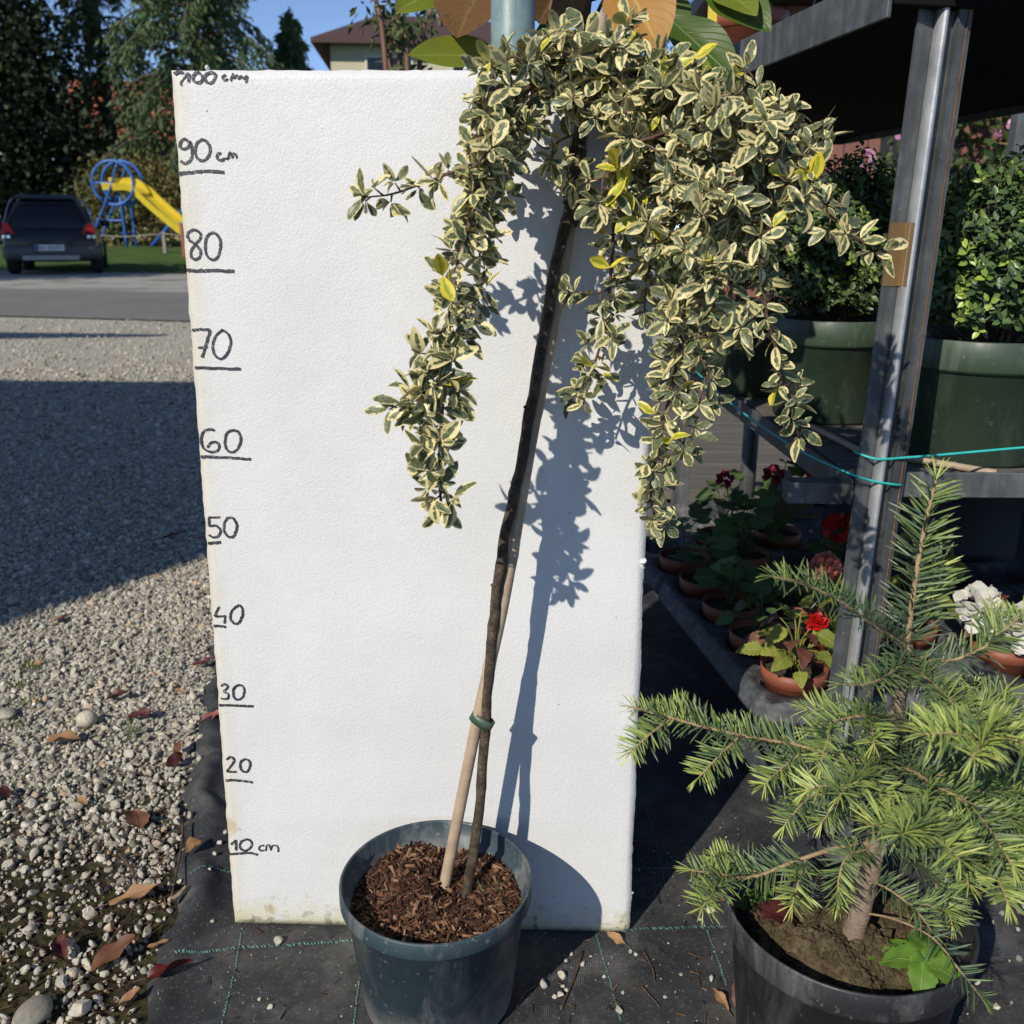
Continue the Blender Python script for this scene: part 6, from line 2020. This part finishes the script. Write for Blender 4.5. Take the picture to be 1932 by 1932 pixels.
# ------------------------------------------------------------------ slide and swing
BLUE = simple('blue_paint', (0.015, 0.085, 0.33), (0.02, 0.11, 0.40), 10, 0.4)
YPLA = simple('yellow_plastic', (0.62, 0.47, 0.035), (0.70, 0.54, 0.05), 6, 0.35)
SY = 27.5
sb = W(235, 472, SY)
zl = lawn_z(sb[0], SY)
slide = thing('playground_slide', 'blue tubular playground slide with yellow chute standing on the lawn', 'slide', (sb[0], SY, zl), 0)
sl0 = np.array(slide.location)
def sp(u, v_, dy=0.0):
    p = W(u, v_, SY + dy) - sl0
    return p
def stube(pts, r, name, mat=BLUE, n=6):
    p = smooth_path(pts, n)
    v, f, uv = tube_vf(p, r, 8)
    return obj(name, fast_mesh(name, v, f, mat=mat), slide)
for du, dy in ((0, 0.0), (18, 0.55)):
    c = sp(213 + du, 345, dy)
    R_ = 0.60
    pts = np.array([c + (R_ * math.cos(a), 0, R_ * math.sin(a)) for a in np.linspace(-0.6 * math.pi, 1.3 * math.pi, 34)])
    v, f, uv = tube_vf(pts, 0.045, 8)
    obj('hand_ring', fast_mesh('hand_ring', v, f, mat=BLUE), slide)
    foot = sp(240 + du, 472, dy); foot[2] = 0
    stube([sp(226 + du, 370, dy), foot], 0.04, 'leg')
    lad = sp(178 + du, 440, dy)
    stube([sp(221 + du, 306, dy), sp(203 + du, 370, dy), (lad[0] - 0.25, lad[1], 0.0)], 0.034, 'ladder_rail')
for q in (0.15, 0.35, 0.55, 0.75):
    a = sp(203, 370, 0) * (1 - q) + np.array([sp(178, 440)[0] - 0.25, 0, 0]) * q
    b = sp(221, 370, 0.55) * (1 - q) + np.array([sp(196, 440)[0] - 0.25, 0.55, 0]) * q
    stube([a, b], 0.025, 'rung')
stube([sp(175, 345, 0), sp(215, 345, 0)], 0.03, 'platform_bar')
stube([sp(193, 416, 0), sp(237, 416, 0)], 0.03, 'cross_bar')
stube([sp(230, 440, 0), sp(248, 440, .55)], 0.03, 'cross_bar')
# chute: trough profile swept along
cp = smooth_path([sp(200, 351, 0.27), sp(222, 352, 0.27), sp(245, 352, 0.27), sp(262, 360, 0.27), sp(300, 395, 0.27), sp(345, 432, 0.27), sp(372, 446, 0.27)], 6)
prof = [(-0.27, 0.17), (-0.25, 0.17), (-0.24, 0.0), (0.24, 0.0), (0.25, 0.17), (0.27, 0.17), (0.265, -0.03), (-0.265, -0.03)]
secs = []
for k in range(len(cp)):
    t = nrm(cp[min(k + 1, len(cp) - 1)] - cp[max(k - 1, 0)])
    up = nrm(np.array([0, -0.35, 1]) - t * (np.array([0, -0.35, 1]) @ t))
    sd = np.cross(t, up)
    secs.append(np.array([cp[k] + sd * a + up * b for a, b in prof]))
v, f = loft(secs)
obj('chute', fast_mesh('chute', v, f, mat=YPLA, smooth=False), slide)
ft = cp[-1].copy(); ft2 = ft.copy(); ft2[2] = 0
stube([ft2, ft], 0.04, 'leg')
stube([np.array([cp[-6][0], cp[-6][1], 0]), cp[-6]], 0.03, 'leg')

sw = thing('swing_frame', 'slanted blue swing frame poles behind the slide', 'swing', (W(300, 478, 30)[0], 30.0, lawn_z(0, 30)))
swl = np.array(sw.location)
for (u0, v0, u1, v1, dy) in ((288, 486, 400, 330, 0.0), (470, 490, 400, 330, 0.6), (300, 486, 400, 330, 1.4)):
    a, b = W(u0, v0, 30 + dy) - swl, W(u1, v1, 30) - swl
    a[2] = 0
    v, f, uv = tube_vf(smooth_path([a, b], 4), 0.055, 10)
    obj('pole', fast_mesh('pole', v, f, mat=BLUE), sw)
a = W(400, 330, 30) - swl
v, f, uv = tube_vf(smooth_path([a, a + (2.6, 0.8, 0)], 4), 0.055, 10)
obj('beam', fast_mesh('beam', v, f, mat=BLUE), sw)
for s in (0.8, 1.6):
    v, f, uv = tube_vf([a + (s, s * 0.3, 0), a + (s, s * 0.3, -1.5)], 0.012, 6)
    obj('chain', fast_mesh('chain', v, f, mat=STEEL), sw)

FENC = simple('fence_grey', (0.20, 0.18, 0.15), (0.28, 0.25, 0.21), 20, 0.8)
fy = 25.0
fp = W(312, 476, fy)
fen = thing('rope_fence', 'low grey post fence with a sagging rail on the lawn', 'fence', (fp[0], fy, lawn_z(0, fy)))
for dx in (-2.2, 0.0, 2.2):
    v, f = box_vf((dx, 0, 0.27), (0.09, 0.09, 0.56)); bevel(obj('post', fast_mesh('post', v, f, mat=FENC, smooth=False), fen), 0.01)
for dx in (-2.2, 0.0):
    v, f, uv = tube_vf(smooth_path([(dx, -0.05, 0.50), (dx + 1.1, -0.05, 0.42), (dx + 2.2, -0.05, 0.50)], 6), 0.018, 6)
    obj('rail', fast_mesh('rail', v, f, mat=FENC), fen)
# brick pier
by = 24.0
bp = W(364, 490, by)
pier = thing('brick_pier', 'red brick pier at the foot of the yellow slide', 'pier', (bp[0], by, lawn_z(0, by) - 0.01))
BRICK = simple('red_brick', (0.22, 0.075, 0.045), (0.34, 0.13, 0.08), 12, 0.85)
MORT = simple('mortar', (0.3, 0.28, 0.25), None, rough=0.9)
v, f = box_vf((0, 0, 0.40), (0.36, 0.36, 0.80)); obj('mortar_core', fast_mesh('mortar_core', v, f, mat=MORT, smooth=False), pier)
v, f = box_vf((0, 0, 0), (0.19, 0.05, 0.075)); bm_ = fast_mesh('brick', v, f, mat=BRICK, smooth=False)
for r in range(9):
    for side in range(4):
        for k in (-1, 1):
            a = side * math.pi / 2
            o = obj('brick', bm_, pier)
            off = 0.095 * k + (0.03 if r % 2 else -0.03) * 0
            o.location = (math.cos(a) * 0 + off * math.cos(a) + 0.175 * math.sin(a), off * math.sin(a) - 0.175 * math.cos(a), 0.05 + r * 0.088)
            o.rotation_euler = (0, 0, a)
v, f = box_vf((0, 0, 0.83), (0.44, 0.44, 0.06)); bevel(obj('cap', fast_mesh('cap', v, f, mat=FENC, smooth=False), pier), 0.01)

# ------------------------------------------------------------------ houses
def house(name, label, p, w, d, hw, hr, wallc, roofc, rz, wins, over=0.6, hip=0.0):
    t = thing(name, label, 'house', p, rz)
    WM = simple(name + '_render', wallc, tuple(c * 0.92 for c in wallc), 3, 0.9)
    RM = Mat(name + '_roof')
    co = RM.coord()
    mp = RM.n('ShaderNodeTexWave', wave_type='BANDS', bands_direction='Z')
    mp.inputs['Scale'].default_value = 6
    RM.l(co, mp.inputs['Vector'])
    RM.col(RM.mix(RM.math('MULTIPLY', mp.outputs['Fac'], 0.35), roofc, tuple(c * 0.5 for c in roofc))).set(rough=0.8)
    v, f = box_vf((0, 0, hw / 2), (w, d, hw)); obj('wall', fast_mesh('wall', v, f, mat=WM, smooth=False), t)
    v = np.array([(-w / 2 - over, -d / 2 - over, hw - 0.25), (w / 2 + over, -d / 2 - over, hw - 0.25), (w / 2 + over, d / 2 + over, hw - 0.25), (-w / 2 - over, d / 2 + over, hw - 0.25),
                  (-w / 2 - over + hip, 0, hw + hr), (w / 2 + over - hip, 0, hw + hr)])
    v2 = v - (0, 0, 0.18)
    f = [(0, 1, 5, 4), (2, 3, 4, 5), (3, 0, 4), (1, 2, 5), (6, 10, 11, 7), (8, 11, 10, 9), (9, 10, 6), (7, 11, 8), (0, 6, 7, 1), (1, 7, 8, 2), (2, 8, 9, 3), (3, 9, 6, 0)]
    roof = obj('roof', fast_mesh('roof', np.concatenate([v, v2]), f, mat=RM.m, smooth=False), t)
    v, f = box_vf((w * 0.22, d * 0.1, hw + hr * 0.9), (0.6, 0.6, 1.5)); obj('chimney', fast_mesh('chimney', v, f, mat=WM, smooth=False), roof)
    FR = simple(name + '_frame', (0.55, 0.53, 0.47), None, rough=0.6)
    for (x, z, ww, hh) in wins:
        fo = MB()
        for cx, cz, sx_, sz_ in ((0, hh / 2, ww + 0.16, 0.09), (0, -hh / 2, ww + 0.2, 0.1), (-ww / 2, 0, 0.09, hh), (ww / 2, 0, 0.09, hh), (0, 0, 0.06, hh)):
            v, f = box_vf((x + cx, -d / 2 - 0.03, z + cz), (sx_, 0.10, sz_)); fo.add(v, f)
        wi = fo.build('window', FR, t, False)
        v, f = box_vf((x, -d / 2 - 0.005, z), (ww, 0.03, hh)); obj('pane', fast_mesh('pane', v, f, mat=CGLASS, smooth=False), wi)
    return t
h1 = W(748, 130, 42)
house('brown_roof_house', 'house with dark brown hipped roof and cream wall above the board top', (h1[0] + 0.9, 42 + 4, 0.3), 8.0, 8.0, h1[2] + 0.95, 1.5, (0.50, 0.47, 0.33), (0.075, 0.040, 0.038), rad(6), [(-1.6, h1[2] - 0.45, 1.9, 1.15), (1.8, h1[2] - 0.45, 1.6, 1.15), (-2.2, 1.4, 1.6, 1.3), (1.6, 1.4, 1.6, 1.3)], 0.7, 2.4)
h2 = W(235, 240, 50)
house('red_roof_house', 'cream house with red tiled roof glimpsed through the drooping conifer', (h2[0], 54, 0.3), 7.0, 7.0, h2[2] - 0.6, 3.0, (0.50, 0.44, 0.26), (0.36, 0.10, 0.055), rad(8), [(-1.6, 2.0, 1.2, 1.2), (1.6, 2.0, 1.2, 1.2), (-1.6, 4.3, 1.2, 1.2), (1.6, 4.3, 1.2, 1.2)])

# ------------------------------------------------------------------ trees
def foliage_mat(n, lo, hi, rough=0.6, tr=0.12):
    m = Mat(n)
    at = m.n('ShaderNodeAttribute', attribute_name='tint').outputs['Fac']
    m.col(m.ramp(at, [(0.0, lo), (1.0, hi)])).set(rough=rough, spec=0.3)
    m.translucent(tr)
    return m.m
FO_DARK = foliage_mat('dark_conifer', (0.012, 0.022, 0.012), (0.035, 0.052, 0.022))
FO_LARCH = foliage_mat('larch_green', (0.045, 0.082, 0.034), (0.12, 0.17, 0.062))
FO_MID = foliage_mat('mid_foliage', (0.035, 0.06, 0.02), (0.11, 0.13, 0.04))
FO_YEL = foliage_mat('autumn_foliage', (0.05, 0.06, 0.018), (0.26, 0.20, 0.06))
TBARK = simple('tree_bark', (0.05, 0.038, 0.028), (0.11, 0.085, 0.065), 8, 0.9, 0.6, 20)
def leafcloud(pos, nv, size, elong, tint):
    # folded diamond leaves, one per position: pos (n,3), axis nv (n,3)
    n = len(pos)
    ax = nv / (np.linalg.norm(nv, axis=1)[:, None] + 1e-9)
    sd = np.cross(ax, RNG.normal(size=(n, 3)))
    sd /= np.linalg.norm(sd, axis=1)[:, None] + 1e-9
    up = np.cross(ax, sd)
    s = size[:, None]
    v = np.stack([pos, pos + ax * s * elong * 0.5 + sd * s * 0.5 + up * s * 0.12, pos + ax * s * elong, pos + ax * s * elong * 0.5 - sd * s * 0.5 + up * s * 0.12], 1).reshape(-1, 3)
    i = np.arange(n)[:, None] * 4
    f = np.concatenate([i + [0, 1, 2], i + [0, 2, 3]])
    return v, f, np.repeat(tint, 4)
def weeping(label, base, H, Rmax, n, mat, size, low=0.12, droop=1.0, seedn=0, lean=0.0, name='conifer_tree', asym=None, cat='tree', elong=3.0):
    rg = np.random.default_rng(seedn)
    t = thing(name, label, cat, tuple(base))
    tp = smooth_path([(0, 0, -0.1), (lean * 0.3, 0, H * 0.5), (lean, 0, H)], 8)
    mb = MB()
    v, f, uv = tube_vf(tp, [H * 0.02, H * 0.012, H * 0.003], 10, True, 0.05)
    mb.add(v, f, uv)
    P, A, T, Sz = [], [], [], []
    nb = max(16, int(n / 240))
    for i in range(nb):
        q = low + (0.98 - low) * (i + rg.random()) / nb
        a = i * 2.4 + rg.uniform(-0.5, 0.5)
        L = Rmax * (1 - q) ** 0.75 * rg.uniform(0.6, 1.15) + 0.25
        if asym is not None:
            L *= 1 + asym * math.cos(a)
        o = np.array([lean * q, 0, H * q])
        d = np.array([math.cos(a), math.sin(a), 0])
        bp = smooth_path([o, o + d * L * 0.55 + (0, 0, 0.05 * L), o + d * L + (0, 0, -0.28 * L * droop)], 6)
        v, f, uv = tube_vf(bp, [H * 0.005, H * 0.0015], 5)
        mb.add(v, f, uv)
        m_ = int(n / nb)
        s = rg.random(m_) ** 0.7
        k = (s * (len(bp) - 1)).astype(int)
        p = bp[k] + rg.normal(0, 0.05 * Rmax ** 0.5, (m_, 3)) * (1, 1, 0.6)
        hang = rg.exponential(0.22 * droop, m_)
        p[:, 2] -= hang
        P.append(p)
        A.append(np.stack([d[0] * 0.4 + rg.normal(0, 0.35, m_), d[1] * 0.4 + rg.normal(0, 0.35, m_), -0.7 * droop + rg.normal(0, 0.35, m_)], 1))
        T.append(np.clip(rg.uniform(0, 1, m_) * 0.6 + 0.4 * rg.random(), 0, 1))
        Sz.append(size * rg.uniform(0.6, 1.3, m_))
    mb.build('trunk', TBARK, t)
    v, f, tt = leafcloud(np.concatenate(P), np.concatenate(A), np.concatenate(Sz), elong, np.concatenate(T))
    tag(obj('crown', fast_mesh('crown', v, f, None, tt, mat, False), t), kind='stuff')
    return t
def broadleaf(label, base, H, blobs, n, mat, size, seedn=0, name='leafy_tree', cat='tree', elong=1.5, trunk=0.018, group=None):
    rg = np.random.default_rng(seedn)
    t = thing(name, label, cat, tuple(base), 0, group)
    mb = MB()
    v, f, uv = tube_vf(smooth_path([(0, 0, -0.1), (rg.normal(0, 0.03) * H, 0, H * 0.4), (0, 0, H * 0.8)], 6), [H * trunk, H * trunk * 0.3], 9, True, 0.05)
    mb.add(v, f, uv)
    P, A, T, Sz = [], [], [], []
    tot = sum(b[3] * b[4] * b[5] for b in blobs)
    for (x, y, z, rx, ry, rz_) in [(b[0], b[1], b[2], b[3], b[4], b[5]) for b in blobs]:
        v, f, uv = tube_vf(smooth_path([(0, 0, min(z * 0.5, H * 0.5)), (x * 0.6, y * 0.6, z * 0.8), (x, y, z)], 4), [H * trunk * 0.4, H * trunk * 0.1], 6)
        mb.add(v, f, uv)
        m_ = int(n * rx * ry * rz_ / tot)
        nc = max(8, m_ // 45)
        cd = rg.normal(size=(nc, 3)); cd /= np.linalg.norm(cd, axis=1)[:, None]
        cc = np.array([x, y, z]) + cd * (rx, ry, rz_) * (rg.random((nc, 1)) ** 0.35) * 0.95
        k = rg.integers(0, nc, m_)
        p = cc[k] + rg.normal(0, 0.16, (m_, 3)) * (rx, ry, rz_)
        P.append(p)
        A.append(rg.normal(size=(m_, 3)) + (0, 0, -0.3))
        ct = rg.random(nc)
        T.append(np.clip(0.55 * ct[k] + 0.45 * rg.random(m_), 0, 1))
        Sz.append(size * rg.uniform(0.6, 1.35, m_))
    mb.build('trunk', TBARK, t)
    v, f, tt = leafcloud(np.concatenate(P), np.concatenate(A), np.concatenate(Sz), elong, np.concatenate(T))
    tag(obj('crown', fast_mesh('crown', v, f, None, tt, mat, False), t), kind='stuff')
    return t
def on_lawn(u, y):
    p = W(u, 430, y)
    return np.array([p[0], y, lawn_z(p[0], y)])
broadleaf('very dark tall evergreen tree filling the space behind the parked car', on_lawn(40, 33), 13, [(0, 0, 3.0, 3.2, 2.0, 3.0), (-0.7, 0, 7.0, 3.0, 2.0, 3.4), (0.2, 0, 11, 2.4, 1.8, 3.0), (-3.5, 0.5, 4.0, 2.8, 1.8, 3.6), (-3.2, 0.5, 9, 2.8, 1.8, 3.6)], 52000, FO_DARK, 0.16, 31, 'evergreen_tree')
weeping('big drooping larch-like conifer in front of the red roofed house', on_lawn(395, 33), 13.5, 4.4, 34000, FO_LARCH, 0.08, 0.10, 1.0, 32, 0.0, 'conifer_tree')
weeping('slender young conifer against the blue sky left of the brown roof', on_lawn(545, 37), 8.3, 1.5, 16000, FO_LARCH, 0.075, 0.12, 1.0, 33, 0.5, 'conifer_tree')
weeping('drooping conifer between the dark evergreen and the larch', on_lawn(235, 36), 12.0, 3.4, 15000, FO_LARCH, 0.08, 0.15, 1.1, 34, -0.4, 'conifer_tree')
broadleaf('tall hedge shrub with yellowing leaves behind the slide', on_lawn(290, 31), 3.2, [(0, 0, 1.5, 1.6, 0.8, 1.4), (-1.6, 0.3, 1.3, 1.3, 0.8, 1.3), (1.5, 0.2, 1.4, 1.3, 0.8, 1.3)], 11000, FO_YEL, 0.085, 35, 'hedge_shrub', 'shrub')
broadleaf('dark shrub filling the gap beneath the conifers', on_lawn(190, 33), 3.0, [(0, 0, 1.3, 1.5, 0.8, 1.4), (-2.2, 0.3, 1.6, 1.5, 0.8, 1.6), (2.0, 0.3, 1.7, 1.6, 0.8, 1.7)], 9000, FO_DARK, 0.10, 36, 'dark_shrub', 'shrub')
broadleaf('rounded shrub in front of the brown roofed house', on_lawn(830, 36), 3.4, [(0, 0, 1.9, 2.2, 1.0, 1.9), (2.6, 0.4, 2.2, 1.8, 1.0, 2.0)], 8000, FO_MID, 0.10, 37, 'garden_shrub', 'shrub')
for k, (u, y, H, lab) in enumerate(((640, 60, 6, 'distant dark tree far behind the young conifer'), (1100, 55, 7, 'distant tree hidden behind the weeping crown'), (1500, 60, 8, 'distant tree seen under the upper rack shelf'), (1850, 50, 8, 'distant tree at the right end of the garden'), (430, 70, 7, 'distant tree far behind the larch-like conifer'), (-150, 60, 10, 'distant tree beyond the dark evergreen'))):
    broadleaf(lab, on_lawn(u, y), H, [(0, 0, H * 0.55, H * 0.45, H * 0.35, H * 0.42), (H * 0.5, 0, H * 0.4, H * 0.4, H * 0.3, H * 0.36)], 5000, FO_MID, 0.22, 40 + k, 'distant_tree')

# young tree stems with leaf tufts just behind the board, left of the pole
yt = thing('sapling_clump', 'thin reddish sapling stems with leaf tufts behind the board left of the pole', 'sapling', (W(730, 200, 2.6)[0], 2.6, 0.0))
ytl = np.array(yt.location)
ms = MB()
P, A, T, Sz = [], [], [], []
for (u0, u1, v1, y) in ((730, 706, -20, 2.6), (752, 775, -20, 2.7), (790, 815, 10, 2.8), (735, 745, 20, 2.75), (770, 760, 40, 2.65)):
    a, b = W(u0, 150, y), W(u1, v1, y)
    a2 = a - (b - a) / (b[2] - a[2]) * a[2] * 0.3
    a2[2] = 0
    p = smooth_path([a2, a, b], 8) - ytl
    v, f, uv = tube_vf(p, [0.012, 0.010, 0.007], 7)
    ms.add(v, f, uv)
    for q in np.linspace(0.55, 1.0, 7):
        c = p[int(q * (len(p) - 1))]
        for i in range(9):
            P.append(c + RNG.normal(0, 0.045, 3)); A.append(RNG.normal(size=3) + (0, 0, -0.6)); T.append(RNG.random()); Sz.append(RNG.uniform(0.012, 0.022))
ms.build('stems', simple('red_brown_stem', (0.14, 0.07, 0.05), (0.2, 0.1, 0.07), 20, 0.6), yt)
v, f, tt = leafcloud(np.array(P), np.array(A), np.array(Sz), 3.0, np.array(T))
tag(obj('leaf_tufts', fast_mesh('leaf_tufts', v, f, None, tt, FO_MID, False), yt), kind='stuff')

# ------------------------------------------------------------------ garden behind the rack
PINKP = blade('pink_petal', (0.60, 0.28, 0.42), (0.72, 0.40, 0.55), None, 0.5, 0.3)
def garden_shrub(label, x, y, H, blobs, n, mat, size, sd, name='garden_shrub', cat='shrub', blooms=(), elong=1.6):
    t = broadleaf(label, (x, y, 0.0), H, blobs, n, mat, size, sd, name, cat, elong, 0.012)
    for k, (u, v_, dy, R_) in enumerate(blooms):
        c = W(u, v_, y + dy) - np.array(t.location)
        flower_ball(c, R_, PINKP, t, 'blossom', 16, 0.8, sd + k)
    return t
garden_shrub('leafy shrub with pink blossoms behind the rack, left of the post', 2.15, 3.6, 1.2, [(0, 0, 0.7, 0.55, 0.4, 0.5), (0.6, 0.2, 0.8, 0.5, 0.4, 0.45)], 6000, FO_MID, 0.03, 61, blooms=((1636, 300, -0.5, 0.035), (1704, 258, -0.4, 0.035), (1628, 312, -0.5, 0.03)))
garden_shrub('straw coloured grassy shrub with pink blossom right of the post', 3.1, 3.9, 1.5, [(0, 0, 0.8, 0.6, 0.4, 0.6), (0.7, 0.2, 0.9, 0.6, 0.4, 0.7)], 6500, FO_YEL, 0.022, 62, blooms=((1912, 238, -0.4, 0.035), (1880, 252, -0.4, 0.02)), elong=5.0)
garden_shrub('dark leafy shrub low behind the rack posts', 1.9, 2.7, 0.85, [(0, 0, 0.45, 0.6, 0.35, 0.36), (0.9, 0.1, 0.5, 0.6, 0.35, 0.4)], 5000, FO_DARK, 0.03, 63)
garden_shrub('tall green shrub at the rear behind straw coloured stems', 3.3, 5.4, 2.2, [(0, 0, 1.2, 0.9, 0.5, 0.9), (1.1, 0.2, 1.3, 0.9, 0.5, 1.0)], 6000, FO_MID, 0.05, 64)
# shed wall with teal drainpipe behind
sh = thing('brown_shed', 'brown red boarded shed wall with dark doorway behind the rack', 'shed', (2.55, 5.6, 0.0), 0)
SHW = simple('shed_boards', (0.17, 0.075, 0.06), (0.23, 0.10, 0.08), 5, 0.85)
for i in range(14):
    v, f = box_vf((-1.05 + i * 0.15, 0, 1.1), (0.144, 0.03, 2.2)); bevel(obj('board', fast_mesh('board', v, f, mat=SHW, smooth=False), sh), 0.004, 1)
v, f = box_vf((0, 0.5, 1.1), (2.1, 0.95, 2.18)); obj('shed_body', fast_mesh('shed_body', v, f, mat=SHW, smooth=False), sh)
v, f = box_vf((0.25, -0.02, 0.95), (0.5, 0.04, 1.9)); obj('doorway', fast_mesh('doorway', v, f, mat=DARK, smooth=False), sh)
v, f = box_vf((0, 0.45, 2.24), (2.4, 1.4, 0.1)); obj('roof', fast_mesh('roof', v, f, mat=DARK, smooth=False), sh)
v, f, uv = tube_vf([(-0.85, -0.06, 0), (-0.85, -0.06, 2.2)], 0.03, 12); obj('drainpipe', fast_mesh('drainpipe', v, f, mat=TEAL), sh)

# ------------------------------------------------------------------ things left of the picture whose shade crosses the yard
GAR = simple('garage_render', (0.50, 0.48, 0.44), (0.56, 0.54, 0.50), 3, 0.9)
gx, gy = -3.03, -2.6
ga = thing('garage', 'rendered flat roofed garage at the yard side casting the broad shade', 'garage', (gx - 3.0, gy + 1.5, 0.0))
v, f = box_vf((0, 0, 1.545), (6.0, 3.0, 3.11)); obj('wall', fast_mesh('wall', v, f, mat=GAR, smooth=False), ga)
v, f = box_vf((0, 0, 3.165), (6.0, 3.0, 0.13)); obj('roof', fast_mesh('roof', v, f, mat=DARK, smooth=False), ga)
v, f = box_vf((-1.0, -1.51, 1.1), (2.4, 0.04, 2.2)); obj('garage_door', fast_mesh('garage_door', v, f, mat=STEEL, smooth=False), ga)
cpn = thing('shade_canopy', 'unseen steel canopy on two posts added to cast the narrow shade strip', 'shade_canopy', (-9.6, 0.1, 0.0))
rv = np.array([(-2.5, -0.9, 5.29), (2.6, 0.12, 5.29), (2.6, 0.2, 5.29), (-2.5, 0.5, 5.29)])  # invented canopy, tapered to throw the narrow pointed shade strip
v = np.concatenate([rv, rv + (0, 0, 0.08)])
f = [(3, 2, 1, 0), (4, 5, 6, 7)] + [(i, (i + 1) % 4, 4 + (i + 1) % 4, 4 + i) for i in range(4)]
obj('roof', fast_mesh('roof', v, f, mat=STEEL, smooth=False), cpn)
for dx in (-2.3, -0.5):
    v, f, uv = tube_vf([(dx, -0.2, 0), (dx, -0.2, 5.31)], 0.05, 10); obj('post', fast_mesh('post', v, f, mat=STEEL), cpn)
broadleaf('shade tree at the roadside left of the parked car', (-13.4, 12.6, 0.0), 7.5, [(0, 0, 4.8, 2.6, 2.4, 1.9), (1.2, 0.6, 4.2, 2.0, 2.0, 1.6), (-1.6, 0, 5.0, 2.0, 2.0, 1.7)], 12000, FO_MID, 0.13, 71, 'roadside_tree')
for k, (x, y, H, lab) in enumerate(((3.5, 27, 6.5, 'roundish garden tree right of the brown roofed house'), (9.5, 24, 6.0, 'broad garden tree far right beyond the plank deck'), (-22, 30, 9.5, 'tall tree beyond the roadside far left of the car'), (-30, 36, 10, 'spreading tree at the far left end of the lawn'), (16, 32, 8, 'leafy tree at the far right end of the lawn'))):
    broadleaf(lab, (x, y, lawn_z(x, y)), H, [(0, 0, H * 0.6, H * 0.36, H * 0.3, H * 0.36), (H * 0.3, 0, H * 0.45, H * 0.3, H * 0.25, H * 0.3), (-H * 0.3, 0.2, H * 0.42, H * 0.28, H * 0.25, H * 0.3)], 7000, FO_MID, 0.15, 80 + k, 'garden_tree')
